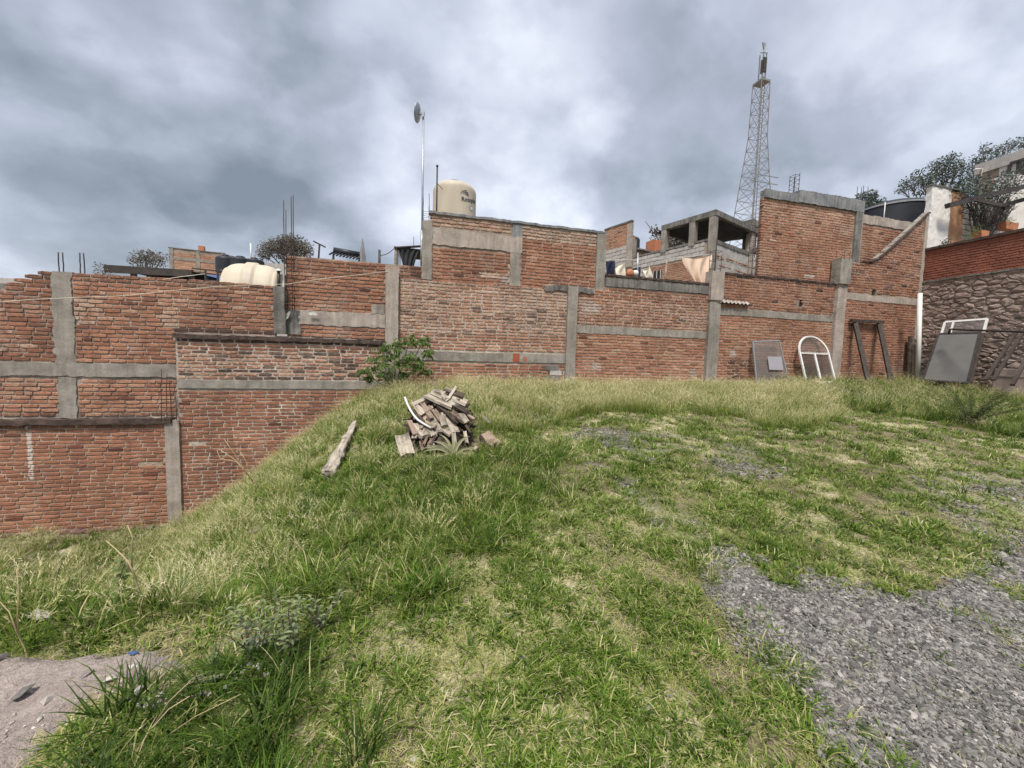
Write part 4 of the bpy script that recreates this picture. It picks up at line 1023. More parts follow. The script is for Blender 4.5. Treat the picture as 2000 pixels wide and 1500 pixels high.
def rebar_cage(x, y, z0, z1, w, label, ties=None, bars=4, r=0.007, splay=0.0, tops=None, group=None, depth=None):
    t = empty('rebar_cage', (x, y, z0), 0, label, 'rebar', group)
    cs = [(-w, -w), (w, -w), (w, w), (-w, w)][:bars]; dd = depth or w
    for i, (a, b_) in enumerate(cs):
        zt = z1-(random.uniform(0, 0.12)*(z1-z0)) if tops is None else tops[i]
        mb = MB(); pts = [(x+a, y+b_*dd/w, z0+(zt-z0)*k/6) for k in range(7)]
        pts = [(p[0]+splay*(k/6)**2*(1 if a > 0 else -1)+random.uniform(-0.004, 0.004), p[1]+random.uniform(-0.004, 0.004), p[2]) for k, p in enumerate(pts)]
        mb.tube(pts, r, 5); mb.build('bar', M['rebar'], t, True)
    for zt in (ties or []):
        mb = MB(); P = [(x+a*1.08, y+b_*dd/w*1.08, zt+random.uniform(-0.008, 0.008)) for a, b_ in [(-w, -w), (w, -w), (w, w), (-w, w)]]
        for i in range(4): mb.tube([P[i], P[(i+1) % 4]], r*0.7, 4, cap=False)
        mb.build('tie', M['rebar'], t)
    return t
q0 = atY(556, 600, 9.78); q1 = atY(556, 365, 9.78)
rebar_cage(-2.72, 9.80, 2.46, 5.02, 0.075, 'very tall rusty rebar cage rising at the left end of the red upper wall', ties=[2.6+0.2*k for k in range(8)], r=0.009, tops=[4.85, 4.95, 5.05, 4.7])
mb = MB(); mb.tube([(-3.25, 9.8, 3.73), (-2.6, 9.8, 3.75)], 0.007, 5); tag(mb.build('loose_rebar', M['rebar']), 'single rusty bar tied crosswise to the very tall rebar cage', 'rebar')
rebar_cage(-4.99, 9.62, 0.0, 1.10, 0.09, 'rusty rebar cage standing on the short column of the lowest wall', ties=[0.05, 0.4], r=0.007, splay=-0.03, tops=[1.1, 0.95, 0.8, 1.0])
rebar_cage(-6.68, 9.87, 2.9, 3.42, 0.17, 'four bare rebar ends on the stepped wall corner', r=0.010, tops=[3.38, 3.40, 3.42, 3.40], depth=0.05)
rebar_cage(0.28, 10.02, 4.7, 5.55, 0.07, 'thin rebar ends bunched next to the dish mast', ties=[4.85, 4.95, 5.05], tops=[5.35, 5.2, 5.55, 5.5])
q = atY(1550, 376, 13.5); rebar_cage(q[0], 13.5, q[2]-0.6, atY(1552, 338, 13.5)[2], 0.12, 'rebar cage standing free above the concrete cap of the tall upper wall', ties=[q[2]-0.4+0.18*k for k in range(7)], r=0.012)
q = atY(1682, 400, 13.5); rebar_cage(q[0], 13.5, q[2]-0.8, atY(1684, 360, 13.5)[2], 0.13, 'small rebar cage behind the treetop at the right end of the concrete cap', ties=[q[2]-0.3+0.18*k for k in range(4)], r=0.012)
q = atY(1400, 500, 10.0); rebar_cage(8.72, 9.86, 4.2, 5.2, 0.11, 'rusty rebar cage on the thick column beside the peach cloth', ties=[4.35, 4.6, 4.85], r=0.009, tops=[5.2, 4.75, 5.6, 4.9])
rebar_cage(10.22, 10.0, 4.25, 6.1, 0.08, 'rebar cage left standing at the toothed edge of the tall upper wall', ties=[4.35+0.2*k for k in range(8)], r=0.007)
rebar_cage(13.55, 9.74, 5.0, 5.32, 0.12, 'short rebar stubs on the thick column next to the curved wall', r=0.007)
for (px, py0, py1, Y, lb, r_, mt) in [(741, 508, 488, 10.8, 'short dark post on the red wall\'s roof', 0.03, 'steel'), (1727, 418, 395, 10.6, 'short white pipe in front of the black tank', 0.014, 'pvc'),
                              (490, 500, 475, 22, 'thin white mast far behind the loaf-shaped tank', 0.035, 'pvc'), (808, 482, 462, 14, 'thin aerial rod above the net shed', 0.01, 'steel')]:
    a = atY(px, py0, Y); b_ = atY(px+1, py1, Y); mb = MB(); mb.tube([(a[0], Y, a[2]-0.5), (a[0], Y, b_[2])], r_, 8); tag(mb.build('post', M[mt], None, True), lb, 'post')
# capped pipe and plaster stub next to the loaf tank
a = atY(543, 556, 9.9); t = empty('vent_pipe', (a[0], 9.95, 2.9), 0, 'short dark pipe with white dome cap on the column beside the loaf-shaped tank', 'pipe')
mb = MB(); mb.tube([(a[0], 9.95, 2.9), (a[0], 9.95, 3.36)], 0.032, 8); mb.build('pipe', M['steel'], t, True)
mb = MB(); mb.lathe([(0.06, 0), (0.055, 0.03), (0.03, 0.05), (0, 0.055)], (a[0], 9.95, 3.35), 14); mb.build('cap', M['pvc'], t, True)
mb = MB(); mb.box(-2.97, -2.86, 10.0, 10.15, 2.9, 3.30, 0.01); tag(mb.build('plaster_stub', M['plaster']), 'small white plastered post beside the dark capped pipe', 'post')

# ------------------------------------------------------------------ roof things on the left
cn = empty('sheet_roof', (-6.3, 11.6, 2.75), 0, 'dark rusted sheet metal canopy on the left neighbour\'s roof', 'canopy')
A_, B_ = atY(204, 521, 11.2), atY(375, 527, 11.2); A2 = atY(262, 535, 12.6)
V = []; F = []; n = 60
x0, x1 = A_[0], B_[0]
for j, (yy, zz) in enumerate([(11.2, A_[2]), (13.2, A_[2]+0.12)]):
    for i in range(n+1):
        x = x0+(x1-x0)*i/n; V.append((x, yy, zz+0.02*math.sin(i*1.3)+0.02*i/n))
for i in range(n): F.append((i, i+1, n+2+i, n+1+i))
V2 = V+[(a, b_, c_-0.012) for a, b_, c_ in V]; F += [tuple(len(V)+k for k in reversed(f)) for f in list(F)]
mb = MB(); mb.poly(V2, F); mb.build('sheet', M['sheet'], cn, True)
mb = MB(); mb.bar((x0, 11.2, A_[2]-0.04), (x1, 11.2, A_[2]-0.02), 0.05, 0.17); mb.build('fascia', M['sheet'], cn)
for xx in (x0+0.5, x1-0.06):
    mb = MB(); mb.bar((xx, 11.3, 2.7), (xx, 11.3, A_[2]-0.06), 0.09); mb.build('post', M['conc_dark'], cn)
mb = MB(); mb.box(x0+0.7, x1, 11.9, 12.0, 2.7, A_[2]+0.04); mb.build('shade_backing', M['tarp'], cn)  # black sheet put in for the dark shadow under the canopy
fr = empty('roof_railing', (-5.0, 11.4, 2.75), 0, 'open dark steel railing frame between the rusted canopy and the loaf-shaped tank', 'railing')
for (a, b_) in [((375, 524), (432, 530)), ((375, 531), (432, 537)), ((400, 547), (432, 550))]:
    p, q = atY(*a, 11.35), atY(*b_, 11.35); mb = MB(); mb.bar(p, q, 0.03); mb.build('rail', M['steel'], fr)
for px in (376, 401, 425):
    p = atY(px, 527, 11.35); mb = MB(); mb.bar((p[0], 11.35, 2.75), (p[0], 11.35, p[2]), 0.035); mb.build('upright', M['steel'], fr)
p, q = atY(398, 536, 12.5), atY(428, 552, 12.5); mb = MB(); mb.box(p[0], q[0]+0.3, 12.5, 13.5, 2.72, p[2]); tag(mb.build('blue_wall', M['bluewall']), 'small blue painted wall glimpsed behind the steel railing frame', 'wall')
# solar heater, T post, net shed
sh = empty('solar_heater', (-1.6, 11.5, 3.55), 0, 'dark rooftop solar water heater on the red wall\'s roof', 'solar heater')
a, b_ = atY(652, 489, 11.5), atY(702, 498, 11.5)
mb = MB(); mb.tube([a, b_], 0.085, 12); mb.build('drum', M['tankk'], sh, True)
for k in range(9):
    f_ = k/8; p = a*(1-f_)+b_*f_; mb = MB(); mb.tube([p+np.array([0, 0.0, -0.04]), p+np.array([0.0, -0.55, -0.24])], 0.022, 6); mb.build('tube', M['tankk'], sh, True)
for p in (a, b_):
    mb = MB(); mb.bar(p, (p[0], 11.5, 3.5), 0.03); mb.bar(p, (p[0], 11.0, 3.5), 0.03); mb.build('leg', M['steel'], sh)
a, b_, c_ = atY(612, 471, 12), atY(636, 483, 12), atY(621, 499, 12)
tp = empty('clothes_post', (c_[0], 12, 3.55), 0, 'leaning wooden T-shaped post above the red wall', 'post')
mb = MB(); mb.bar(a, b_, 0.035); mb.build('crossbar', M['woodd'], tp)
mb = MB(); mb.bar((a+b_)/2, (c_[0]-0.03, 12, 3.5), 0.04); mb.build('pole', M['woodd'], tp)
a, b_ = atY(708, 505, 15), atY(708, 466, 15)
mb = MB(); mb.tube([(a[0], 15, a[2]-0.5), (a[0], 15, a[2]+0.10), (a[0], 15, a[2]+0.42), (a[0], 15, b_[2])], 0.17, 6, 0.012); tag(mb.build('spire', M['towerm'], None, False), 'slim pointed metal spike behind the solar heater', 'antenna')
shd = empty('net_shed', (0.0, 11.0, 3.55), 0, 'little rooftop shed draped with black shade net next to the mast', 'shed')
a, b_ = atY(771, 484, 10.9), atY(822, 481, 10.9)
for p, y_ in ((a, 10.9), (b_, 10.9)):
    mb = MB(); mb.bar((p[0]+0.02, y_, 3.5), (p[0]+0.02, y_, p[2]), 0.06); mb.build('post', M['woodg'], shd)
mb = MB(); mb.bar(a, b_, 0.12, 0.03); mb.box(a[0]-0.02, b_[0], 10.9, 12.0, a[2], a[2]+0.03, 0.012); mb.build('roof', M['sheet'], shd)
V = []; F = []; n = 16
for j in range(n+1):
    for i in range(n+1):
        u_ = i/n; v_ = j/n; x = a[0]+0.10+(b_[0]-a[0]-0.16)*(u_*(1-v_*0.45)+0.22*v_); V.append((x, 10.88+0.03*math.sin(u_*22+v_*5), a[2]-0.02-v_*0.42-0.10*math.sin(math.pi*u_)*v_))
for j in range(n):
    for i in range(n): q = j*(n+1)+i; F.append((q, q+1, q+n+2, q+n+1))
mb = MB(); mb.poly(V, F); mb.build('net', M['tarp'], shd, True)
mb = MB(); mb.box(a[0]+0.05, a[0]+0.16, 10.95, 11.0, 3.5, a[2]-0.04); mb.build('door', M['galv'], shd)
p = atY(743, 499, 10.9); P = [p+(np.array(a)-p)*k/8+np.array([0, 0, -0.05*math.sin(math.pi*k/8)]) for k in range(9)]
mb = MB(); mb.tube(P, 0.010, 5); tag(mb.build('slack_cable', M['steel'], None, True), 'slack dark cable from the short post to the net shed', 'cable')

# far buildings on the left
FB = Wall('brick_building', 'distant tan brick building with pale concrete frame at the left skyline', tuple(atY(330, 484, 40)*np.array([1, 1, 0])), rz=rad(8), base=(1.5, 6.5), cat='building')
zt = float(atY(330, 484, 40)[2])
FB.mortar([(0, 3.9, 6.0, zt)], M['mort_tan'], depth=3)
FB.bricks([(0.3, 1.85, 6.1, zt-0.2), (2.15, 3.7, 6.1, zt-0.25)], mean=0.80, spread=0.08, limit=0, course=0.16, pitch=0.5, top=lambda x: zt)
for x in (0.14, 2.0, 3.8): FB.box('column', x-0.14, x+0.14, 6.0, zt, C, y0=-0.04, amp=0.01, step=0.4)
FB.box('beam', 0.0, 3.9, zt-0.95, zt-0.72, C, y0=-0.03, amp=0.01, step=0.4); FB.box('coping', -0.05, 3.95, zt, zt+0.06, M['conc_dark'], y0=-0.05, y1=3, amp=0.01, step=0.4)
FB.box('chimney', 2.0, 2.4, zt+0.06, zt+0.5, M['terra'], y0=0.1, y1=0.5, amp=0.02, step=0.2)
P2 = FB.W(3.94, 0.0, 0)
FS = Wall('brick_building', 'receding side of the distant tan brick building, nearer the black rooftop tanks', tuple(P2*np.array([1, 1, 0])), rz=rad(-18)+rad(60), base=(2, 6.5), cat='building')
FS.mortar([(0, 4.2, 6.0, zt-0.05)], M['mort_tan']); FS.bricks([(0.3, 1.9, 6.1, zt-0.3), (2.1, 4.0, 6.1, zt-0.3)], mean=0.78, spread=0.08, limit=0, course=0.16, pitch=0.5)
for x in (0.14, 1.95, 4.1): FS.box('column', x-0.12, x+0.12, 6.0, zt-0.05, C, y0=-0.04, amp=0.01, step=0.4)
FS.box('beam', 0.0, 4.2, zt-1.0, zt-0.8, C, y0=-0.03, amp=0.01, step=0.4)
for (px, py, r, h, lb) in [(441, 501, 0.42, 0.8, 'left black tank far behind the loaf-shaped tank'), (470, 504, 0.5, 0.6, 'middle black tank far behind the loaf-shaped tank'), (497, 507, 0.42, 0.5, 'right black tank far behind the loaf-shaped tank')]:
    p = atY(px, py, 22.0); water_tank((p[0], 22.0, p[2]-h), r, h, 'tankk', lb, 'tankk', r*0.35)
p = atY(436, 540, 22.6); mb = MB(); mb.box(p[0], p[0]+3.4, 22.8, 26, 2, atY(470, 509, 22.8)[2]); tag(mb.build('far_roof_block', M['block']), 'grey house block carrying the three far black tanks', 'building')
p = atY(0, 556, 30); mb = MB(); mb.box(p[0]-3, p[0]+2.4, 30, 34, 0, atY(10, 543, 30)[2]); tag(mb.build('distant_house', M['block']), 'pale distant house corner at the far left edge', 'building')

# ------------------------------------------------------------------ lattice tower
TY = 58.0; tb_ = atY(1467, 440, TY); tt = atY(1480, 162, TY)
tw = empty('lattice_tower', (tb_[0], TY, 0), 0, 'tall steel lattice telecom tower with platform and antennas behind the houses', 'tower')
def half(z):
    z27 = float(atY(1478, 270, TY)[2]); z16 = float(tt[2]); zb = float(tb_[2])
    return float(np.interp(z, [0, zb, z27, z16], [3.4, 2.15, 1.02, 0.90]))
zs = [0, 6]; z = 10
while z < tt[2]-1.2: zs.append(z); z += 2.1
zs.append(float(tt[2])); cx0 = float(tb_[0])+0.1; lean = 0.0
cor = [(-1, -1), (1, -1), (1, 1), (-1, 1)]
P = lambda k, z: np.array([cx0+cor[k][0]*half(z), TY+cor[k][1]*half(z), z])
for k in range(4):
    mb = MB()
    for a, b_ in zip(zs[:-1], zs[1:]): mb.bar(P(k, a), P(k, b_), 0.10)
    mb.build('leg', M['towerm'], tw)
for i, (a, b_) in enumerate(zip(zs[:-1], zs[1:])):
    if a < 10: continue
    mb = MB()
    for k in range(4):
        l = (k+1) % 4; mb.bar(P(k, a), P(l, a), 0.06); mb.bar(P(k, a), P(l, b_), 0.045); mb.bar(P(l, a), P(k, b_), 0.045)
    mb.build('bracing', M['towerm'], tw)
mb = MB(); mb.bar((cx0+0.2, TY-0.5, 10), (cx0+0.2, TY-0.5, tt[2]), 0.08); mb.bar((cx0-0.3, TY-0.5, 10), (cx0-0.3, TY-0.5, tt[2]), 0.08)
for z in np.arange(10, tt[2], 0.7): mb.bar((cx0-0.3, TY-0.5, z), (cx0+0.2, TY-0.5, z), 0.04)
mb.build('ladder', M['towerm'], tw)
zt_ = float(tt[2]); mb = MB(); mb.box(cx0-0.95, cx0+0.95, TY-0.95, TY+0.95, zt_, zt_+0.28); mb.build('platform', M['towerm'], tw)
ztop = float(atY(1488, 105, TY)[2])
mb = MB()
for (sx, sy) in cor: mb.bar((cx0+sx*0.35, TY+sy*0.35, zt_+0.5), (cx0+sx*0.35, TY+sy*0.35, ztop), 0.13)
for z in np.arange(zt_+0.9, ztop, 0.8):
    mb.bar((cx0-0.35, TY-0.35, z), (cx0+0.35, TY-0.35, z), 0.10); mb.bar((cx0-0.35, TY-0.35, z), (cx0+0.35, TY-0.35, z+0.8), 0.05)
mb.build('top_mast', M['towerm'], tw)
mb = MB(); mb.box(cx0-0.50, cx0+0.15, TY-0.7, TY-0.5, ztop-3.4, ztop-1.0); mb.box(cx0-0.85, cx0-0.65, TY-0.6, TY-0.4, zt_+1.2, zt_+3.4); mb.build('antenna_panel', M['sheet'], tw)
mb = MB(); zt2 = float(atY(1488, 82, TY)[2]); mb.tube([(cx0, TY, ztop), (cx0, TY, ztop+0.9)], 0.06, 6); mb.bar((cx0-0.7, TY, ztop+0.1), (cx0+0.9, TY, ztop+0.4), 0.10)
for dx in (-0.35, 0.0, 0.35): mb.tube([(cx0, TY, ztop+0.8), (cx0+dx*0.6, TY, ztop+1.3), (cx0+dx, TY, zt2)], 0.10, 6)
mb.build('aerial', M['towerm'], tw)
mb = MB(); z = float(atY(1467, 365, TY)[2])
for dz_ in (0, 1.2): mb.bar((cx0-2.9, TY-2, z+dz_), (cx0+3.0, TY-2, z+dz_), 0.10)
mb.build('side_arm', M['towerm'], tw)

# ------------------------------------------------------------------ laundry behind the wall
def cloth(name, pix4, Y, mat, label, fold=0.05, sag=0.0, n=22, freq=16):
    A, B, Cc, D_ = [atY(*q, Y) for q in pix4]; V = []; F = []
    for j in range(n+1):
        for i in range(n+1):
            u_, v_ = i/n, j/n; p = A*(1-u_)*(1-v_)+B*u_*(1-v_)+Cc*u_*v_+D_*(1-u_)*v_
            s_ = sag*4*u_*(1-u_)*(1-v_); p = p+np.array([0, fold*math.sin(u_*freq+v_*3+2*math.sin(v_*3))*(0.35+v_), -s_]); V.append(p)
    for j in range(n):
        for i in range(n): q = j*(n+1)+i; F.append((q, q+1, q+n+2, q+n+1))
    V2 = V+[p+np.array([0, 0.008, 0]) for p in V]; F += [tuple(len(V)+k for k in reversed(f)) for f in list(F)]
    mb = MB(); mb.poly(V2, F); o = mb.build(name, M[mat], None, True); tag(o, label, 'cloth', 'laundry hung out behind the wall'); return o
cloth('hanging_cloth', [(1330, 501), (1390, 498), (1384, 566), (1358, 560)], 11.0, 'cloth', 'big peach-coloured sheet sagging on the line beside the thick column', 0.07, 0.10)
cloth('hanging_cloth', [(1254, 521), (1269, 517), (1274, 545), (1259, 543)], 11.4, 'clothw', 'small cream cloth with a hollow top edge, right of the navy one', 0.04, 0.16, freq=7)
cloth('hanging_cloth', [(1202, 522), (1221, 514), (1222, 545), (1203, 540)], 11.4, 'clothw', 'cream cloth cut slantwise, next to the gap beside the tall house', 0.03, freq=6)
cloth('hanging_cloth', [(1184, 511), (1201, 509), (1201, 540), (1184, 538)], 11.6, 'navy', 'narrow navy cloth leftmost on the line behind the wall', 0.04, freq=9)
cloth('hanging_cloth', [(1222, 528), (1251, 521), (1250, 548), (1222, 545)], 11.9, 'navy', 'wide navy cloth behind the two cream ones', 0.03, freq=9)
for (px, a, b_, lb) in [(1246, 494, 550, 'thin grey pole among the small cloths'), (1303, 505, 552, 'thin wooden pole leaning before the tan brick house side')]:
    p, q = atY(px, a, 11.2), atY(px-(6 if px > 1300 else 1), b_+10, 11.2); mb = MB(); mb.tube([p, q], 0.022, 6); tag(mb.build('pole', M['galv' if px < 1300 else 'woodg'], None, True), lb, 'pole')
for k, (px, c_, r_) in enumerate([(1230, 'terra', 0.13), (1241, 'pvc', 0.10)]):
    p = atY(px, 534, 11.1); mb = MB(); mb.lathe([(0, r_), (r_*0.6, r_*0.9), (r_, r_*0.3), (r_*0.95, -r_*0.3), (r_*0.7, -r_), (0, -r_)], (p[0], 11.1, p[2]), 16)
    tag(mb.build('basin', M[c_], None, True), ['round terracotta pot on the wall top by the navy cloth', 'small white bucket on the wall top by the thin grey pole'][k], 'pot')
mb = MB(); lx0, lx1 = atY(1180, 507, 11.4), atY(1395, 496, 11.0); mb.tube([lx0+(lx1-lx0)*k/12+np.array([0, 0, -0.06*math.sin(math.pi*k/12)]) for k in range(13)], 0.006, 4); tag(mb.build('clothes_line', M['pvc'], None, True), 'clothes line the sheets hang on behind the wall', 'line')

# ------------------------------------------------------------------ long white cord across the left walls
cp = [atY(x_, y_, Y_) for x_, y_, Y_ in [(-60, 594, 9.45), (0, 590, 9.45), (60, 585, 9.45), (150, 581, 9.5), (250, 577, 9.5), (330, 568, 9.5), (420, 560, 9.5), (500, 556, 9.5), (560, 555, 9.6), (640, 543, 9.6), (700, 537, 9.6), (757, 530, 9.66)]]
mb = MB(); mb.tube(cp, 0.0045, 5); tag(mb.build('cord', M['clothw'], None, True), 'long pale cord strung across the left walls to the concrete column top', 'cord')
cp = [atY(x_, y_, 9.5) for x_, y_ in [(318, 546), (350, 541), (400, 535)]]; mb = MB(); mb.tube(cp, 0.006, 5); tag(mb.build('cord', M['clothw'], None, True), 'short pale cord stretched before the rusted canopy', 'cord')
# torn plastic rags on the beam
for (px, py, w_, h_, rot_, lb) in [(560, 619, 0.05, 0.14, 0.5, 'white rag stuck upright at the left end of the broad beam'), (612, 613, 0.12, 0.035, 0.1, 'white plastic scrap lying along the broad beam')]:
    c_ = atY(px, py, 9.82); V = []; F = []; n = 6
    for j in range(n+1):
        for i in range(n+1):
            a, b_ = (i/n-0.5)*2*w_, (j/n-0.5)*2*h_; wdt = 1-0.6*abs(j/n-0.5)*2; x = a*wdt*math.cos(rot_)-b_*math.sin(rot_)*-1; z = b_*math.cos(rot_)-a*math.sin(rot_)*0.3
            V.append((c_[0]+x, 9.82-0.02-0.012*math.sin(i*2.1+j*1.7), c_[2]+z))
    for j in range(n):
        for i in range(n): q = j*(n+1)+i; F.append((q, q+1, q+n+2, q+n+1))
    mb = MB(); mb.poly(V, F); tag(mb.build('rag', M['pvc'], None, True), lb, 'rag')
# corrugated strip
a, b_ = atY(1402, 584, 9.66), atY(1466, 592, 9.66); V = []; F = []; n = 48
for j, (dy, dz_) in enumerate([(0.12, 0.03), (0.0, -0.05)]):
    for i in range(n+1):
        f_ = i/n; V.append((a[0]+(b_[0]-a[0])*f_, 9.66+dy, 3.43+dz_-0.02+0.024*math.sin(f_*2*math.pi*8.5)-0.01*f_))
for i in range(n): F.append((i, i+1, n+2+i, n+1+i))
V2 = V+[(p[0], p[1], p[2]-0.012) for p in V]; F += [tuple(len(V)+k for k in reversed(f)) for f in list(F)]+[(n+1+i, n+2+i, len(V)+n+2+i, len(V)+n+1+i) for i in range(n)]
mb = MB(); mb.poly(V2, F); tag(mb.build('corrugated_strip', M['sheetg'], None, True), 'short grey corrugated roofing strip sticking out of the brick wall beside the thick column', 'roofing')

# ------------------------------------------------------------------ things leaning on the right walls
def pane_frame(name, lab, cat, P4, w_, mat, pane=None, panename='pane', th=0.035, inner=()):
    """P4: bottom-left, bottom-right, top-right, top-left corners in the world"""
    P4 = [np.array(q, float) for q in P4]; o = empty(name, tuple((P4[0]+P4[1])/2), 0, lab, cat)
    nrm = np.cross(P4[1]-P4[0], P4[3]-P4[0]); nrm /= np.linalg.norm(nrm)
    for a, b_ in ((0, 3), (1, 2), (3, 2), (0, 1)):
        mb = MB(); mb.bar(P4[a], P4[b_], w_, th, up=tuple(nrm)); mb.build('frame_bar', M[mat], o)
    for (u0, v0, u1, v1) in inner:
        f = lambda u_, v_: P4[0]*(1-u_)*(1-v_)+P4[1]*u_*(1-v_)+P4[2]*u_*v_+P4[3]*(1-u_)*v_
        mb = MB(); mb.bar(f(u0, v0), f(u1, v1), w_*0.9, th*0.9, up=tuple(nrm)); mb.build('mullion', M[mat], o)
    if pane:
        mb = MB(); V = [q+nrm*s_ for s_ in (-0.003, 0.003) for q in P4]; mb.poly(V, [(3, 2, 1, 0), (4, 5, 6, 7), (0, 1, 5, 4), (1, 2, 6, 5), (2, 3, 7, 6), (3, 0, 4, 7)]); mb.build(panename, M[pane], o)
    return o
def gz(x, y): return float(Gh(x, y))
# glass sheet
a = atY(1478, 748, 9.3); b_ = atY(1528, 748, 9.3); c_ = atY(1472, 667, 9.62); d_ = atY(1519, 665, 9.62)
gs = pane_frame('glass_sheet', 'large dusty sheet of glass with a pale frame edge and a paper square on it', 'glass', [(a[0], 9.3, gz(a[0], 9.3)), (b_[0]+0.25, 9.3, gz(b_[0], 9.3)), (d_[0]+0.1, 9.66, d_[2]), (c_[0], 9.66, c_[2])], 0.035, 'galv', 'glass')
a = atY(1502, 722, 9.37); b_ = atY(1526, 697, 9.46); mb = MB(); mb.poly([(a[0], 9.36, a[2]), (b_[0], 9.36, a[2]), (b_[0], 9.45, b_[2]), (a[0], 9.45, b_[2])], [(0, 1, 2, 3)]); mb.build('paper', M['paper'], gs)
# arched window
Yb, Yt = 9.25, 9.55; a = atY(1566, 748, Yb); b_ = atY(1621, 748, Yb); e0, e1 = atY(1562, 688, Yt), atY(1618, 692, Yt)
x0, x1 = float(e0[0]), float(e1[0]); zb = gz((x0+x1)/2, Yb)-0.02; zs_ = float(e0[2])-0.02; r_ = (x1-x0)/2; xc = (x0+x1)/2
AW = empty('arched_window', (xc, Yb, zb), 0, 'white arched window frame with two dark panes leaning by the tilted column', 'window')
yl = lambda z: Yb+(Yt-Yb)*(z-zb)/(zs_-zb)
for x in (x0, xc, x1):
    mb = MB(); mb.bar((x, Yb, zb), (x, Yt, zs_), 0.05 if x != xc else 0.06, 0.045); mb.build('frame_bar', M['whitealu'], AW)
for z in (zb+0.03, zs_):
    mb = MB(); mb.bar((x0, yl(z), z), (x1, yl(z), z), 0.05, 0.05); mb.build('frame_bar', M['whitealu'], AW)
mb = MB(); pts = [(xc-r_*math.cos(t_), yl(zs_+0.92*r_*math.sin(t_)), zs_+0.92*r_*math.sin(t_)) for t_ in np.linspace(0, math.pi, 25)]
for p, q in zip(pts[:-1], pts[1:]): mb.bar(p, tuple(np.array(q)+(np.array(q)-np.array(p))*0.08), 0.045, 0.045, up=(0, 1, 0))
mb.build('arch_bar', M['whitealu'], AW)
for xa, xb in ((x0, xc), (xc, x1)):
    mb = MB(); mb.poly([(xa+0.02, yl(zb)+0.01, zb), (xb-0.02, yl(zb)+0.01, zb), (xb-0.02, Yt+0.01, zs_), (xa+0.02, Yt+0.01, zs_)], [(0, 1, 2, 3)]); mb.build('pane', M['glassd'], AW)
mb = MB(); mb.poly([(xc, yl(zs_)+0.01, zs_)]+[(p[0], p[1]+0.01, p[2]) for p in pts], [(0, k, k+1) for k in range(1, 25)]); mb.build('pane', M['glass'], AW)
# dark wooden door frame leaning
Yt, Yb = 9.68, 8.8
a, b_ = atY(1670, 630, Yt), atY(1717, 630, Yt); c_, d_ = atY(1701, 730, Yb), atY(1745, 731, Yb)
DF = empty('door_frame', (float((c_[0]+d_[0])/2), Yb, gz(c_[0], Yb)), 0, 'empty dark wooden door frame leaning on the corner brick panel', 'door frame')
for p, q, n_ in ((c_, a, 'jamb'), (d_, b_, 'jamb')):
    mb = MB(); mb.bar((p[0], Yb, gz(p[0], Yb)-0.05), q, 0.13, 0.07); mb.build(n_, M['timber_dark'], DF)
mb = MB(); p, q = atY(1662, 626, Yt), atY(1724, 629, Yt); mb.bar(p, q, 0.10, 0.09); mb.build('head', M['timber_dark'], DF)
# dark post and white pipe in the corner
p, q = atY(1783, 735, 9.55), atY(1784, 657, 9.6)
mb = MB()
for k in range(3): mb.bar((p[0]-0.16+k*0.13, 9.58-0.03*k, gz(p[0], 9.5)-0.1), (p[0]-0.14+k*0.13, 9.66, q[2]-0.05*k), 0.11, 0.05)
tag(mb.build('plank', M['woodd']), 'dark weathered boards standing upright in the corner behind the white pipe', 'board')
p, q = atY(1794, 738, 9.0), atY(1797, 573, 9.25)
mb = MB(); mb.tube([(p[0], 9.0, gz(p[0], 9.0)-0.05), tuple(q)], 0.062, 16); tag(mb.build('drain_pipe', M['pvc'], None, True), 'long white plastic pipe standing in the wall corner', 'pipe')
# frames on the stone wall (plane X): bottom further out
def onx(px, py, X): return atX(px, py, X)
XW = 17.25
P4 = [onx(1812, 742, 16.45), onx(1897, 742, 16.45), onx(1928, 623, XW-0.05), onx(1846, 629, XW-0.05)]
pane_frame('window_frame', 'white metal window frame with dusty panes behind the grey screen', 'window', P4, 0.06, 'whitealu', 'glass', inner=[(0.22, 0, 0.22, 1)])
P4 = [onx(1803, 742, 15.6), onx(1890, 748, 15.6), onx(1914, 650, 16.5), onx(1834, 652, 16.5)]
pane_frame('screen_panel', 'big grey screen panel in dark frame leaning on the stone wall', 'screen', P4, 0.05, 'steel', 'screen', panename='screen')
P4b = [onx(1893, 748, 15.9), onx(1905, 748, 15.9), onx(1930, 650, 16.7), onx(1918, 650, 16.7)]
mb = MB(); mb.bar(P4b[0], P4b[3], 0.12, 0.06); tag(mb.build('plank', M['timber_dark']), 'dark board on edge between the grey screen and the stone wall', 'board')
mb = MB(); mb.tube([onx(1853, 652, 16.0), onx(1856, 643, 16.0), onx(1862, 643, 16.0), onx(1900, 645, 15.6), onx(2000, 648, 15.0), onx(2080, 650, 14.6)], 0.030, 8)
tag(mb.build('steel_bar', M['steel'], None, True), 'long black steel tube resting across the tops of the leaning frames', 'bar')
for (a, b_, w_, lb, mt) in [((1925, 742), (1990, 640), 0.075, 'dark wooden prop leaning left of its twin by the pink panel', 'woodd'), ((1940, 742), (2004, 640), 0.07, 'second dark wooden prop just right of the first', 'woodb'), ((1977, 752), (2025, 660), 0.08, 'dark prop in front of the pink panel at the right edge', 'woodd')]:
    p, q = onx(*a, 15.8 if a[0] < 1970 else 14.9), onx(*b_, 17.15 if a[0] < 1970 else 16.4); mb = MB(); mb.bar(p, q, w_, w_*0.7); tag(mb.build('prop', M['timber_dark']), lb, 'prop', 'dark props leaning at the right edge')
p, q = onx(1944, 720, 16.6), onx(2040, 748, 16.6); mb = MB(); mb.box(16.6, 16.75, min(q[1], p[1]), max(q[1], p[1]), gz(16.6, 8)-0.1, p[2], 0.01)
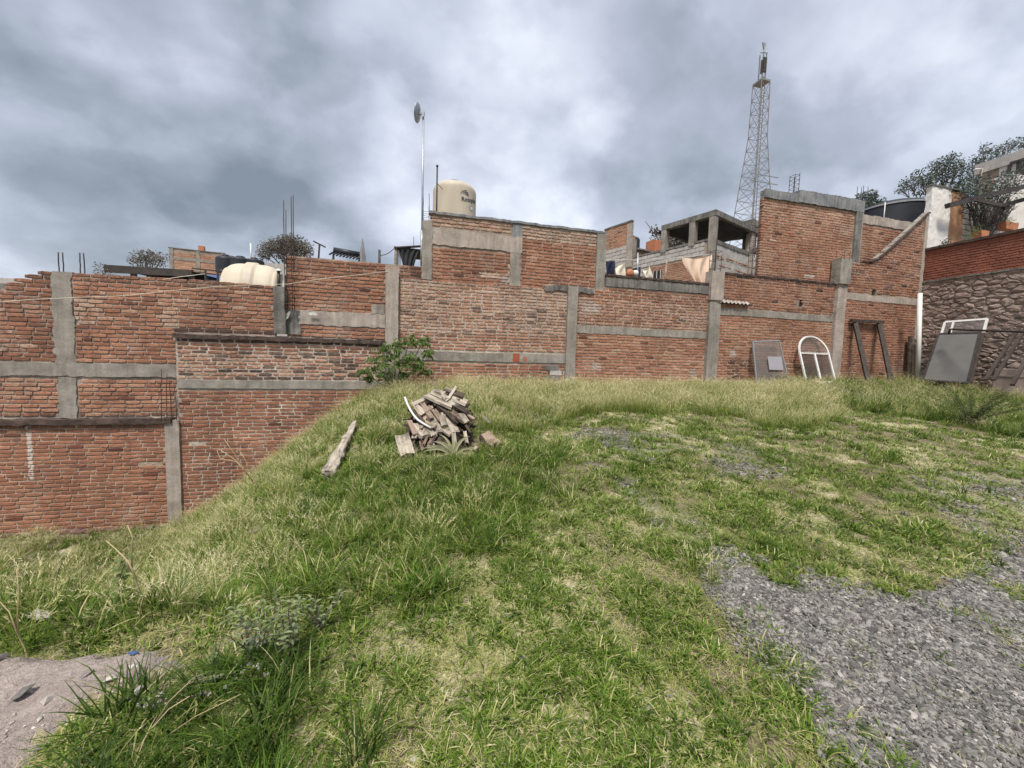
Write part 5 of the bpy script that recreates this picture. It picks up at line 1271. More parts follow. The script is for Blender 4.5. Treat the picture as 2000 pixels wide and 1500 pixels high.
pk = tag(mb.build('crate', M['pinkbox']), 'faded pinkish panel box low against the stone wall at the right edge', 'box')
mb = MB(); mb.box(16.585, 16.60, min(q[1], p[1]), max(q[1], p[1]), p[2]-0.22, p[2]-0.19); mb.build('batten', M['sheetg'], pk)
# stack of grey blocks by the middle column
bs = []
for k, (dx, dz_, w_, mt) in enumerate([(0, 0.0, 0.36, 'pinkbox'), (-0.05, 0.14, 0.36, 'conc_dark'), (0.02, 0.27, 0.32, 'block'), (-0.06, 0.40, 0.34, 'conc_dark')]):
    x = float(atY(1082, 740, 9.5)[0])+dx; z = gz(x, 9.5)+dz_; V, F = rough_grid_box(x-w_/2, x+w_/2, 9.42, 9.62, z, z+0.115, 0.008, 0.06, 0.0, k)
    tag(mesh_obj('concrete_block', V, F, M[mt], None, True), ['bottom pinkish block of the little stack by the middle column', 'dark block second from the ground in the little stack', 'pale block third from the ground in the little stack', 'topmost dark block of the little stack by the middle column'][k], 'block', 'little stack of blocks at the wall')
# dark sticks at the foot of W8
for k, (a, b_, y0, y1) in enumerate([((1395, 756), (1440, 742), 9.0, 9.5), ((1405, 757), (1438, 750), 8.9, 9.2)]):
    p, q = atY(*a, y0), atY(*b_, y1); mb = MB(); mb.bar((p[0], y0, gz(p[0], y0)+0.10), (q[0], y1, gz(q[0], y1)+0.22-0.1*k), 0.06, 0.04); tag(mb.build('stick', M['woodd']), ['dark stick propped on the wall foot by the leaning glass', 'dark stick lying flat just below the propped one'][k], 'stick')
p = atY(1600, 752, 8.9); V, F = rough_grid_box(p[0]-0.35, p[0]+0.35, 8.75, 8.95, gz(p[0], 8.9)+0.06, gz(p[0], 8.9)+0.12, 0.01, 0.08); tag(mesh_obj('slab', V, F, M['plaster'], None, True), 'pale slab piece lying in grass before the arched window', 'slab')

# ------------------------------------------------------------------ terrace houses at the upper right
PW = Wall('plaster_wall', 'rough white plastered wall end with orange peeled strip above the red wall', (0, 10.2, 0), base=(19.0, 5.7))
V, F = rough_grid_box(18.17, 19.22, 0.0, 0.17, 5.6, 8.17, 0.022, 0.05); mesh_obj('plaster', PW.L(V), F, M['plaster'], PW.root, True)
PW.box('peeled_strip', 19.22, 19.99, 5.6, 8.13, M['orange'], y0=0.02, y1=0.17, amp=0.03, jag=0.04)
PW.box('cap', 18.12, 20.02, 8.17, 8.22, M['conc_dark'], y0=-0.03, y1=0.20, amp=0.01)
GB = Wall('block_wall', 'shaded cement block wall behind the hanging bare vines', (0, 10.35, 0), base=(21.2, 5.7))
GB.mortar([(20.0, 22.7, 5.6, 7.95)], M['mort_dark']); blocks(GB, [(20.0, 22.7, 5.65, 7.9)])
GW = Wall('plaster_wall', 'white plastered house wall at the right edge behind the black pergola beam', (0, 10.3, 0), base=(24.5, 5.7))
GW.box('plaster', 22.7, 28.5, 5.6, 9.3, M['plaster'], y0=0.0, y1=0.5, amp=0.02, step=0.2)
mb = MB(); mb.box(17.42, 30, 2.5, 10.2, 4.2, 5.62); tag(mb.build('terrace', M['conc_dark']), 'raised terrace the upper right houses stand on', None, None, 'structure')
V, F = rough_grid_box(17.42, 18.16, 10.3, 10.9, 5.0, 6.6, 0.02, 0.1)
tag(mesh_obj('brick_pier', V, F, M['conc_dark'], None, True), 'dark pier between the curved brick wall and the plastered wall', 'pier')
for (a, b_, w_, lb) in [((1850, 402), (2050, 352), 0.16, 'thick black pergola beam sloping up over the vines'), ((1880, 385), (1957, 402), 0.10, 'thin black pergola beam running down to the wall'), ((1955, 402), (2050, 376), 0.13, 'lower black pergola beam at the right edge')]:
    p, q = atY(*a, 9.9), atY(*b_, 9.2); mb = MB(); mb.bar(p, q, w_, w_); tag(mb.build('pergola_beam', M['steel']), lb, 'beam')
UX = 25.0
UH = Wall('upper_house', 'grey upper house with brick infill and a dark framed window at the right edge', (UX, 0, 0), rz=rad(-90), base=(-12.0, 7.0), cat='house')
def uxz(px, py): return UH.xz(px, py)
xa, za = uxz(1917, 335); xb, zb2 = uxz(2000, 300); x2, z2 = uxz(1917, 378)
UH.mortar([(xa, xb+3, 7.0, max(za, zb2)-0.1)], M['mort_tan']); UH.bricks([(xa+0.2, uxz(1950, 340)[0], z2-1, za-0.3)], mean=0.8, lime=0.5, limit=80, course=0.09)
UH.box('beam', xa-0.2, xb+3, za-0.1, za+0.35, M['block'], y0=-0.08, y1=2.5, amp=0.01, step=0.3)
c0 = uxz(1952, 340)[0]; UH.box('column', c0, c0+0.5, z2-1.5, za-0.1, M['block'], y0=-0.05, amp=0.01, step=0.2)
w0, wz0 = uxz(1972, 345); w1 = w0+2.2
wza = uxz(1975, 322)[1]; wzb = uxz(1975, 360)[1]
UH.box('window', w0, w1, wzb, wza, M['glassd'], y0=-0.04, y1=0.0, amp=0.0)
for x in (w0, w0+0.35, w1): UH.box('window_frame', x-0.05, x+0.05, wzb, wza, M['steel'], y0=-0.10, y1=0.0, amp=0.0)
UH.box('window_frame', w0, w1, wza, wza+0.1, M['steel'], y0=-0.10, y1=0.0, amp=0.0)
p, q = atX(1917, 330, 24.8), atX(1911, 368, 24.8); p2 = atX(1905, 331, 24.5); mb = MB(); mb.tube([p2, p, q], 0.045, 8); tag(mb.build('gutter_pipe', M['pvc'], None, True), 'white bent downpipe on the upper right house corner', 'pipe')
for k, (px, py, w_) in enumerate([(1915, 459, 0.45), (1968, 443, 0.75)]):
    p = atY(px, py, 9.85); mb = MB(); mb.poly([(p[0]-w_/2*s1*(0.85 if s3 < 0 else 1), 9.85+0.12*s2, p[2]+0.13*s3) for s3 in (-1, 1) for s2 in (-1, 1) for s1 in (1, -1)], [(0, 2, 3, 1), (4, 5, 7, 6), (0, 1, 5, 4), (2, 6, 7, 3), (0, 4, 6, 2), (1, 3, 7, 5)])
    tag(mb.build('planter', M['terra']), ['small terracotta planter under the bare vines', 'long terracotta planter by the white house wall'][k], 'planter')
# ------------------------------------------------------------------ foliage helpers
def attr_mesh(name, V, F, tint, mat, parent=None, smooth=False, link=True):
    me = bpy.data.meshes.new(name); me.from_pydata(np.asarray(V, float).tolist(), [], [tuple(f) for f in F]); me.materials.append(mat)
    at = me.attributes.new('tint', 'FLOAT', 'POINT'); at.data.foreach_set('value', np.asarray(tint, np.float32)); me.update()
    o = bpy.data.objects.new(name, me)
    if link: COL.objects.link(o)
    if parent is not None: o.parent = parent; 
    return o
def leaf_cloud(name, centers, radii, counts, L, Wd, mat, parent, seed=0, droop=0.2, hollow=0.35):
    r = np.random.RandomState(seed); V = []; F = []; T = []
    Mi = np.array(worldpos(parent).inverted()) if parent is not None else np.eye(4); b = 0
    for c_, R_, n in zip(centers, radii, counts):
        R_ = np.array(R_ if hasattr(R_, '__len__') else (R_, R_, R_), float)
        d = r.normal(size=(n, 3)); d /= np.linalg.norm(d, axis=1)[:, None]; rad_ = (hollow+(1-hollow)*r.rand(n))**0.7
        P_ = np.array(c_)+d*R_*rad_[:, None]; ax = d*0.6+r.normal(size=(n, 3))*0.6+np.array([0, 0, -droop]); ax /= np.linalg.norm(ax, axis=1)[:, None]
        s_ = np.cross(ax, r.normal(size=(n, 3))); s_ /= np.linalg.norm(s_, axis=1)[:, None]; l = L*r.uniform(0.6, 1.3, n)[:, None]; w_ = Wd*r.uniform(0.7, 1.2, n)[:, None]
        nn = np.cross(ax, s_); base_t = r.uniform(0.0, 0.5)
        q = np.stack([P_, P_+ax*l*0.5+s_*w_*0.5+nn*w_*0.15, P_+ax*l, P_+ax*l*0.5-s_*w_*0.5+nn*w_*0.15], 1).reshape(-1, 3)
        V.append(q); k = np.arange(n)*4+b; F += np.stack([k, k+1, k+2], 1).tolist()+np.stack([k, k+2, k+3], 1).tolist(); b += 4*n
        T.append(np.repeat(np.clip(base_t+0.5*r.rand(n), 0, 1), 4))
    V = np.concatenate(V); V = V@Mi[:3, :3].T+Mi[:3, 3]
    return attr_mesh(name, V, F, np.concatenate(T), M[mat], parent)
def tree(name, label, base, blobs, leaf, mat, nleaf, seed, trunk_r=0.12, cat='tree', group=None, limbs=True, hollow=0.3):
    """blobs: (centre, radius)"""
    t = empty(name, tuple(base), 0, label, cat, group); base = np.array(base, float)
    cs = [np.array(b_[0], float) for b_ in blobs]; top = np.mean(cs, 0); fork = base*0.45+top*0.55; fork[2] = base[2]+(top[2]-base[2])*0.45
    mb = MB(); mb.tube([base, base*0.5+fork*0.5+np.array([0.04, 0, 0]), fork], trunk_r, 8, trunk_r*0.65)
    for c_ in cs:
        mid = fork*0.5+c_*0.5+np.array([random.uniform(-0.1, 0.1), random.uniform(-0.1, 0.1), 0.08]); mb.tube([fork, mid, c_], trunk_r*0.45, 6, trunk_r*0.12)
        for k in range(4 if limbs else 0): mb.tube([mid*0.4+c_*0.6, c_+np.array([random.uniform(-1, 1), random.uniform(-1, 1), random.uniform(-0.2, 1)])*blobs[0][1]*0.8], trunk_r*0.14, 4, trunk_r*0.05)
    mb.build('trunk', M['bark'], t, True)
    leaf_cloud('crown', cs, [b_[1] for b_ in blobs], [int(nleaf*(b_[1]/blobs[0][1])**2) for b_ in blobs], leaf, leaf*0.5, mat, t, seed, hollow=hollow); return t
def pixblobs(lst, Y, sc):
    return [(tuple(atY(x, y, Y+random.uniform(-0.3, 0.3)*sc)), r) for x, y, r in lst]
b_ = pixblobs([(1775, 360, 0.38), (1795, 343, 0.36), (1812, 352, 0.4), (1826, 326, 0.36), (1845, 318, 0.40), (1860, 308, 0.28), (1866, 333, 0.42), (1842, 345, 0.5), (1805, 368, 0.45), (1880, 355, 0.42), (1760, 370, 0.25), (1858, 368, 0.5), (1895, 370, 0.45), (1872, 320, 0.25)], 15.0, 1)
tree('garden_tree', 'dark leafy tree behind the black tank and the white plastered wall', (b_[4][0][0], 15, 6.5), b_, 0.13, 'leafd', 190, 3, 0.12, hollow=0.1)
b_ = pixblobs([(1898, 325, 0.45), (1915, 312, 0.45), (1935, 303, 0.42), (1955, 292, 0.40), (1975, 285, 0.40), (1996, 280, 0.4), (1920, 290, 0.25), (1905, 345, 0.45), (2015, 275, 0.4)], 14.0, 1)
tree('garden_tree', 'leafy branches growing above the upper right house roofline', (b_[0][0][0], 14, 6.5), b_, 0.12, 'leafd', 190, 4, 0.10, hollow=0.1)
b_ = pixblobs([(1690, 392, 0.35), (1702, 398, 0.4), (1712, 405, 0.35), (1699, 382, 0.25), (1680, 385, 0.18), (1722, 408, 0.25)], 12.5, 1)
tree('garden_tree', 'small dark treetop between the concrete cap and the black tank', (b_[1][0][0], 12.5, 6.6), b_, 0.11, 'leafd', 260, 5, 0.05)
b_ = pixblobs([(260, 508, 0.26), (272, 501, 0.30), (285, 497, 0.3), (296, 506, 0.3), (310, 512, 0.3), (317, 502, 0.25), (284, 513, 0.35), (303, 498, 0.2)], 22.0, 1)
tree('far_tree', 'sparse brownish tree behind the rusted canopy, left of the distant brick building', (b_[3][0][0], 22, 3.5), b_, 0.09, 'leafb', 130, 6, 0.06, hollow=0.1)
b_ = pixblobs([(520, 488, 0.45), (531, 480, 0.4), (545, 484, 0.6), (556, 476, 0.5), (570, 474, 0.5), (585, 479, 0.5), (598, 488, 0.45), (565, 490, 0.8), (513, 498, 0.35), (583, 494, 0.7)], 24.0, 1)
tree('far_tree', 'rounded greyish brown tree behind the very tall rebar cage', (b_[6][0][0], 24, 4), b_, 0.11, 'leafb', 420, 7, 0.14, hollow=0.1)
b_ = pixblobs([(1310, 465, 0.9), (1330, 470, 0.9), (1350, 462, 0.9), (1290, 470, 0.7), (1278, 449, 0.3), (1372, 468, 0.8)], 26.0, 1)
tree('far_tree', 'dark tree mass seen beneath the shade net of the block house', (b_[0][0][0], 26, 6), b_, 0.25, 'leafb', 500, 8, 0.2)
b_ = pixblobs([(1188, 505, 0.5), (1192, 520, 0.6), (1190, 492, 0.35)], 22.0, 1)
tree('far_tree', 'dark tree sliver in the gap right of the tall house', (b_[0][0][0], 22, 5), b_, 0.2, 'leafd', 400, 9, 0.1)
b_ = pixblobs([(196, 528, 0.18), (203, 533, 0.2), (210, 536, 0.15)], 11.0, 1)
tree('roof_plant', 'scraggly little plant at the left end of the rusted canopy', (b_[1][0][0], 11.0, 2.72), b_, 0.05, 'leafb', 60, 10, 0.012, cat='plant')
# dark spiny plant on the red wall
p = atY(1850, 470, 9.70); t = empty('twiggy_plant', (p[0], 9.70, 5.745), 0, 'small dark twiggy plant on the red wall top before the white plaster', 'plant')
mb = MB(); tips = []
for k in range(15):
    a = random.uniform(-1.2, 1.2); L_ = random.uniform(0.25, 0.5); q = np.array([p[0]+math.sin(a)*L_*0.8, 9.7+random.uniform(-0.1, 0.1), 5.74+math.cos(a)*L_*0.95]); mid = (np.array([p[0], 9.7, 5.74])+q)/2+np.array([0, 0, 0.03])
    mb.tube([(p[0], 9.7, 5.72), mid, q], 0.010, 4, 0.004); tips.append(q)
mb.build('stem', M['vine'], t); leaf_cloud('leaves', tips, [0.09]*15, [14]*15, 0.05, 0.03, 'leafd', t, 12)
# bare hanging vines
t = empty('bare_vines', (21.0, 10.0, 5.75), 0, 'tangle of bare dark vines hanging from the pergola to the terrace', 'vine')
for g in range(3):
    mb = MB()
    for k in range(34):
        x0_ = random.uniform(1885, 1990); top_ = atY(x0_, random.uniform(380, 405), 9.95+random.uniform(-0.1, 0.25)); bx = 1905+(x0_-1885)*0.35+random.uniform(-12, 12)
        bot = atY(bx, random.uniform(440, 466), 10.0); P_ = [top_+(bot-top_)*q/7+np.array([random.uniform(-0.05, 0.05), random.uniform(-0.04, 0.04), random.uniform(-0.03, 0.03)]) for q in range(8)]
        mb.tube(P_, 0.012, 4, 0.006, cap=False)
    for k in range(12):
        a = atY(random.uniform(1900, 1960), random.uniform(350, 420), 9.9); b2 = atY(random.uniform(1960, 2030), random.uniform(320, 400), 9.8); P_ = [a+(b2-a)*q/6+np.array([0, 0, 0.10*math.sin(math.pi*q/6)+random.uniform(-0.04, 0.04)]) for q in range(7)]
        mb.tube(P_, 0.010, 4, 0.005, cap=False)
    mb.build('stem', M['vine'], t)
leaf_cloud('leaves', [tuple(atY(x, y, 9.9)) for x, y in [(1890, 372), (1910, 366), (1935, 378), (1960, 360), (1985, 350), (1905, 395)]], [0.5]*6, [260]*6, 0.09, 0.05, 'leafd', t, 14)
leaf_cloud('green_sprouts', [tuple(atY(x, y, 9.8)) for x, y in [(1897, 455), (1905, 448), (1965, 433), (1972, 436)]], [0.18]*4, [60]*4, 0.06, 0.03, 'leafp', t, 15)

# ------------------------------------------------------------------ broad lobed shrub by the column
sb = gpt(765, 772); sb = np.array([sb[0], 9.2, gz(sb[0], 9.2)])
t = empty('lobed_shrub', tuple(sb), 0, 'broad green shrub with lobed drooping leaves before the concrete column', 'shrub')
mb = MB(); V = []; F = []; T = []; r = np.random.RandomState(77)
cl = [(735, 705, 0.30), (715, 725, 0.22), (755, 690, 0.32), (775, 675, 0.34), (800, 665, 0.32), (825, 670, 0.28), (835, 690, 0.20), (790, 700, 0.34), (812, 712, 0.30), (765, 715, 0.28), (748, 735, 0.2), (828, 725, 0.2), (790, 735, 0.2), (722, 740, 0.13), (780, 755, 0.18)]
for (x, y, R_) in cl:
    c_ = atY(x, y, 9.05+r.uniform(-0.3, 0.3)); mid = sb*0.45+c_*0.55+np.array([0, 0, -0.08]); mb.tube([sb, mid, c_], 0.022, 6, 0.008)
    for k in range(int(19*R_/0.3)):
        d = r.normal(size=3); d /= np.linalg.norm(d); pc = c_+d*np.array([R_, R_*0.9, R_*0.6])*r.uniform(0.3, 1)
        out = np.array([d[0], d[1], 0])+r.normal(size=3)*0.15; out[2] = -0.35-0.5*r.rand(); out /= np.linalg.norm(out)
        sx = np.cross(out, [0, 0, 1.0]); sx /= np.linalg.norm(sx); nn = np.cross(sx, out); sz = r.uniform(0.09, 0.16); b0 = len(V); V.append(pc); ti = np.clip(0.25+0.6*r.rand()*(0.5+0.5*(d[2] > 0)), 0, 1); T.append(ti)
        nl = 7
        for q in range(nl*2+1):
            a = (-0.80+1.60*q/(nl*2))*math.pi*0.9; rr = (sz if q % 2 == 1 else sz*0.42)*(1.0-0.35*abs(a)/2.6)
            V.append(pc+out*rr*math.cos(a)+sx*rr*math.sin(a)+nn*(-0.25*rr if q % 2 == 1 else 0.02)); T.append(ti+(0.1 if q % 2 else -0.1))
        for q in range(nl*2): F.append((b0, b0+1+q, b0+2+q))
mb.build('stem', M['leafw'], t, True)
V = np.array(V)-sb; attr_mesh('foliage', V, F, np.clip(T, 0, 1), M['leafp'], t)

# ------------------------------------------------------------------ heap of old timber
PY0 = float(gpt(880, 900)[1])
def pp(x, y, off=0.0):
    return atY(x, y, PY0+(905-y)/150*0.85+off)
def plank(A_, B_, w_, th, mat, roll=0.0, name='plank', label=None, group=None, cat='plank', seed=0):
    A_ = np.array(A_, float); B_ = np.array(B_, float); L_ = np.linalg.norm(B_-A_); x = (B_-A_)/L_
    up = np.array([0, -0.45, 0.9]); y = np.cross(up, x); y /= np.linalg.norm(y); z = np.cross(x, y)
    c_, s_ = math.cos(roll), math.sin(roll); y, z = y*c_+z*s_, -y*s_+z*c_
    V, F = rough_grid_box(-L_/2, L_/2, -w_/2, w_/2, -th/2, th/2, 0.006, 0.05, 0.0, seed)
    # splintered ends
    e = np.abs(V[:, 0]) > L_/2-0.02; V[e, 0] += np.sign(V[e, 0])*(vnoise(V[e, 1]*60, V[e, 2]*40+seed, 1)-0.6)*0.05
    o = mesh_obj(name, V, F, M[mat]); o.matrix_world = Matrix(((x[0], y[0], z[0], (A_[0]+B_[0])/2), (x[1], y[1], z[1], (A_[1]+B_[1])/2), (x[2], y[2], z[2], (A_[2]+B_[2])/2), (0, 0, 0, 1)))
    tag(o, label, cat, group); return o
PXM = 1/130.0
PL = [((785, 853), (797, 893), 22, 0.10, 'woodg', 'thick pale beam end standing out lowest left in the timber heap'),
      ((832, 772), (884, 795), 17, 0.035, 'woodg', 'grey plank sloping right across the heap top, biggest slab there'),
      ((843, 766), (876, 781), 15, 0.03, 'woodg', 'grey plank just above the biggest slab on the heap'),
      ((849, 763), (870, 768), 12, 0.03, 'woodg', 'short pale board at the very crest of the heap, left'),
      ((891, 756), (876, 779), 5, 0.03, 'woodg', 'narrow stick poking up from the heap crest'),
      ((868, 760), (906, 774), 18, 0.03, 'woodd', 'dark grey board behind the poking stick at the heap crest'),
      ((880, 775), (912, 789), 17, 0.035, 'woodg', 'weathered board at the right shoulder of the heap'),
      ((862, 776), (892, 796), 11, 0.03, 'woodg', 'narrow board beneath the poking stick'),
      ((837, 795), (857, 847), 14, 0.03, 'woodg', 'long grey board running down the middle of the heap'),
      ((864, 812), (869, 835), 11, 0.07, 'woodg', 'bright stubby block end in the middle of the heap'),
      ((868, 806), (889, 845), 16, 0.035, 'woodg', 'wide plank running down right of the bright stubby block'),
      ((880, 803), (912, 825), 15, 0.035, 'woodb', 'reddish brown plank on the right flank of the heap'),
      ((866, 802), (892, 827), 5, 0.03, 'woodd', 'thin dark batten between the wide and the reddish plank'),
      ((810, 793), (828, 809), 12, 0.03, 'woodg', 'small pale board high on the left flank of the heap'),
      ((824, 789), (844, 818), 9, 0.03, 'woodb', 'brown narrow board left of the long grey one'),
      ((815, 829), (832, 852), 22, 0.05, 'woodg', 'bright wide board end low on the left of the heap'),
      ((830, 834), (851, 851), 8, 0.03, 'woodg', 'narrow pale board right beside the bright wide board end'),
      ((799, 822), (812, 850), 8, 0.03, 'woodb', 'narrow brownish board between the thick beam and bright wide board'),
      ((900, 809), (912, 826), 10, 0.035, 'woodg', 'pale board end at the lower right of the heap'),
      ((908, 805), (925, 823), 5, 0.02, 'woodb', 'thin lath sticking out rightmost from the heap'),
      ((862, 836), (881, 850), 8, 0.03, 'woodg', 'small pale board below the wide plank'),
      ((839, 868), (846, 878), 12, 0.05, 'woodg', 'little square timber end in the grass below the heap'),
      ((945, 850), (967, 874), 17, 0.13, 'woodb', 'thick reddish beam end lying apart at the right of the heap'),
      ((968, 860), (976, 870), 8, 0.06, 'woodg', 'pale chunk touching the thick reddish beam end'),
      ((925, 884), (934, 872), 6, 0.05, 'woodg', 'small pale billet left of the thick reddish beam end'),
      ((944, 813), (958, 827), 4, 0.02, 'woodg', 'thin pale lath in tall grass above the reddish beam end'),
      ((826, 822), (846, 836), 9, 0.03, 'woodb', 'brown board crossing above the bright wide board end'),
      ((845, 781), (872, 806), 10, 0.03, 'woodd', 'dark board in the hollow under the biggest slab'),
      ((806, 806), (826, 826), 9, 0.03, 'woodd', 'dark board low on the left flank behind the curved pipe'),
      ((886, 790), (914, 806), 10, 0.03, 'woodd', 'dark splintered board at the right end of the heap'),
      ((846, 800), (862, 824), 9, 0.03, 'woodb', 'short brown board above the bright stubby block')]
for k, (a, b2, w_, th, mt, lb) in enumerate(PL):
    off = random.uniform(-0.04, 0.04); A_ = pp(*a, off); B_ = pp(*b2, off-0.02)
    plank(A_, B_, w_*PXM*0.95, th, mt, random.uniform(-0.25, 0.25), label=lb, group='old timber heaped on the grass', seed=k)
r = np.random.RandomState(19); k = 0
while k < 26:
    x_ = r.uniform(800, 922); y_ = r.uniform(766, 872)
    if ((x_-860)/60)**2+((y_-822)/62)**2 > 1: continue
    ang = math.atan2(y_-765, x_-862)+r.normal(0, 0.45); Lp = r.uniform(14, 34); A_ = pp(x_-math.cos(ang)*Lp/2, y_-math.sin(ang)*Lp/2, r.uniform(-0.03, 0.06)); B_ = pp(x_+math.cos(ang)*Lp/2, y_+math.sin(ang)*Lp/2, r.uniform(-0.06, 0.02))
    plank(A_, B_, r.uniform(0.02, 0.07), r.uniform(0.01, 0.022), ['woodg', 'woodb', 'woodd', 'woodg'][k % 4], r.uniform(-0.7, 0.7), name='splintered_board', label='short '+['pale', 'reddish', 'dark', 'grey'][k % 4]+' splintered board in the '+('upper' if y_ < 800 else 'middle' if y_ < 838 else 'lower')+' '+('left' if x_ < 842 else 'centre' if x_ < 878 else 'right')+' of the timber heap', group='splintered bits in the timber heap', cat='board', seed=k+60); k += 1
V = []; F = []; b0 = 0; r = np.random.RandomState(9)       # broken rotten wood filling the heap
for k in range(420):
    x = r.uniform(800, 918); y = r.uniform(770, 878); 
    if ((x-860)/62)**2+((y-835)/66)**2 > 1 or (y < 785 and x < 830): continue
    c_ = pp(x, y, r.uniform(0.08, 0.35)); L_ = r.uniform(0.05, 0.24); ax = r.normal(size=3); ax[2] *= 0.5; ax /= np.linalg.norm(ax); s_ = np.cross(ax, r.normal(size=3)); s_ /= np.linalg.norm(s_); n_ = np.cross(ax, s_)
    mb = MB(); mb.obox(c_, ax, s_, n_, L_/2, r.uniform(0.01, 0.035), r.uniform(0.006, 0.015), 0.006); V += mb.v; F += [tuple(b0+i for i in f) for f in mb.f]; b0 += 8
o = mesh_obj('rotten_wood_debris', V, F, M['woodd']); o['kind'] = 'stuff'; o['label'] = 'dark rotten splinters filling the timber heap'; 
# earth core so that the timber lies on something
V = []; F = []; n = 26; c_ = pp(858, 840, 0.45)
for j in range(n+1):
    for i in range(n+1):
        x = c_[0]+(i/n-0.5)*0.95; y = c_[1]+(j/n-0.5)*1.1; rr = ((i/n-0.5)*2)**2+((j/n-0.5)*2)**2; z = gz(x, y)-0.04+0.30*max(0, 1-rr)**0.7+0.07*(float(fbm(x, y, 6, 4))-0.5)*(rr < 1); V.append((x, y, z))
for j in range(n):
    for i in range(n): q = j*(n+1)+i; F.append((q, q+1, q+n+2, q+n+1))
o = mesh_obj('heap_core_debris', V, F, M['woodd'], None, True); o['kind'] = 'stuff'; o['label'] = 'dark mound of rot and soil inside the timber heap'
mb = MB(); P_ = [pp(*q, -0.08) for q in [(791, 776), (795, 788), (801, 800), (808, 811), (816, 820), (828, 828), (842, 836)]]; mb.tube(P_, 0.013, 8); tag(mb.build('curved_pipe', M['pvc'], None, True), 'bent whitish plastic pipe lying over the left flank of the heap', 'pipe')
mb = MB(); P_ = [pp(*q, -0.06) for q in [(803, 782), (812, 800), (822, 815), (832, 824), (843, 830)]]; mb.tube(P_, 0.006, 5); tag(mb.build('twig', M['drystem'], None, True), 'thin dry twig beside the bent whitish pipe', 'twig')
# lone log on the slope
a, b2 = gpt(641, 946), gpt(693, 838); a = a+np.array([0, 0, 0.09]); b2 = b2+np.array([0, 0, 0.10]); d = b2-a; L_ = np.linalg.norm(d); x = d/L_; y = np.cross([0, 0, 1.0], x); y /= np.linalg.norm(y); z = np.cross(x, y)
V = []; F = []; nu, nv = 40, 14
for i in range(nu+1):
    for k in range(nv):
        th = 2*math.pi*k/nv; u_ = -L_/2+L_*i/nu+(0.09*float(vnoise(k*1.7, i, 1, 9)) if i in (0, nu) else 0); rr = 0.075*(1-0.45*i/nu)*(0.62+0.75*float(vnoise(k*1.1, i*0.35, 1, 4)))*(0.75 if i in (0, nu) else 1); sq = lambda q: math.copysign(abs(q)**0.55, q)
        V.append((u_, rr*sq(math.cos(th))*0.95, rr*0.62*sq(math.sin(th))))
for i in range(nu):
    for k in range(nv): q = i*nv+k; w2 = i*nv+(k+1) % nv; F.append((q, w2, w2+nv, q+nv))
F += [tuple(reversed(range(nv))), tuple(nu*nv+k for k in range(nv))]
o = mesh_obj('log', V, F, M['woodg'], None, True); c_ = (a+b2)/2
o.matrix_world = Matrix(((x[0], y[0], z[0], c_[0]), (x[1], y[1], z[1], c_[1]), (x[2], y[2], z[2], c_[2]), (0, 0, 0, 1))); tag(o, 'single splintered pale log lying down the slope left of the heap', 'log')
# agave-like plant
ab = gpt(885, 896); t = empty('agave', tuple(ab), 0, 'pale long-leaved rosette plant at the foot of the timber heap', 'plant')
for k, (az, L_, lift, w_) in enumerate([(-1.2, 0.42, 0.9, 0.05), (-0.5, 0.36, 1.0, 0.055), (0.4, 0.38, 1.1, 0.05), (1.3, 0.30, 0.35, 0.05), (2.2, 0.26, 0.5, 0.04), (-2.0, 0.36, 0.3, 0.05), (-0.9, 0.46, 0.8, 0.04), (0.05, 0.30, 1.25, 0.05), (1.0, 0.34, 0.9, 0.035), (-2.6, 0.28, 0.1, 0.045), (2.8, 0.3, 0.1, 0.04), (-0.2, 0.4, 0.85, 0.035)]):
    V = []; F = []; T = []; n = 9; p = np.array([0, 0, 0.0]); d = np.array([math.sin(az)*0.5, 0.25*math.cos(az*1.3), lift]); d /= np.linalg.norm(d)
    for i in range(n+1):
        f_ = i/n; s_ = np.cross(d, [0, -1, 0.1]); s_ /= (np.linalg.norm(s_)+1e-6); wd = w_*(0.55+0.45*math.sin(min(1, f_*2)*math.pi/2))*(1-f_**2.2)*0.5+0.002
        V += [p-s_*wd, p+np.array([0, 0.012, -0.010])*(1-f_), p+s_*wd]; T += [0.3+0.5*f_]*3
        p = p+d*L_/n*0.95; d = d+np.array([math.sin(az)*0.13, 0, -0.20*(1.3-lift*0.4)]); d /= np.linalg.norm(d)
    for i in range(n): q = i*3; F += [(q, q+1, q+4, q+3), (q+1, q+2, q+5, q+4)]
    attr_mesh('leaf', V, F, T, M['agave'], t)
# dry branches on the slope and weeds
def branch(name, label, polylines, Y=None, r0=0.012, mat='drystem', cat='branch'):
    base = gpt(*polylines[0][0]); t = empty(name, tuple(base), 0, label, cat)
    for k, P_ in enumerate(polylines):
        pts = [atY(x, y, base[1]+0.05*math.sin(i*1.7+k)) for i, (x, y) in enumerate(P_)]
        if k == 0: pts[0] = base-np.array([0, 0, 0.03])
        mb = MB(); mb.tube(pts, r0*(1 if k == 0 else 0.65), 5, r0*0.3); mb.build('stem' if k == 0 else 'side_shoot', M[mat], t, True)
    return t
branch('dry_branch', 'bleached forked dry stem standing in the hollow before the lowest wall', [[(282, 1196), (273, 1160), (264, 1125), (249, 1095), (228, 1074), (207, 1056)], [(258, 1108), (257, 1080), (259, 1050), (249, 1026)], [(264, 1125), (250, 1108), (245, 1090)]], r0=0.006)
branch('dry_branch', 'bleached dry stem rising at the far left behind the dirt patch', [[(60, 1300), (48, 1265), (33, 1235), (18, 1195), (-5, 1170)], [(35, 1240), (34, 1205), (37, 1160), (32, 1110)], [(33, 1235), (22, 1215), (8, 1205)]], r0=0.004)
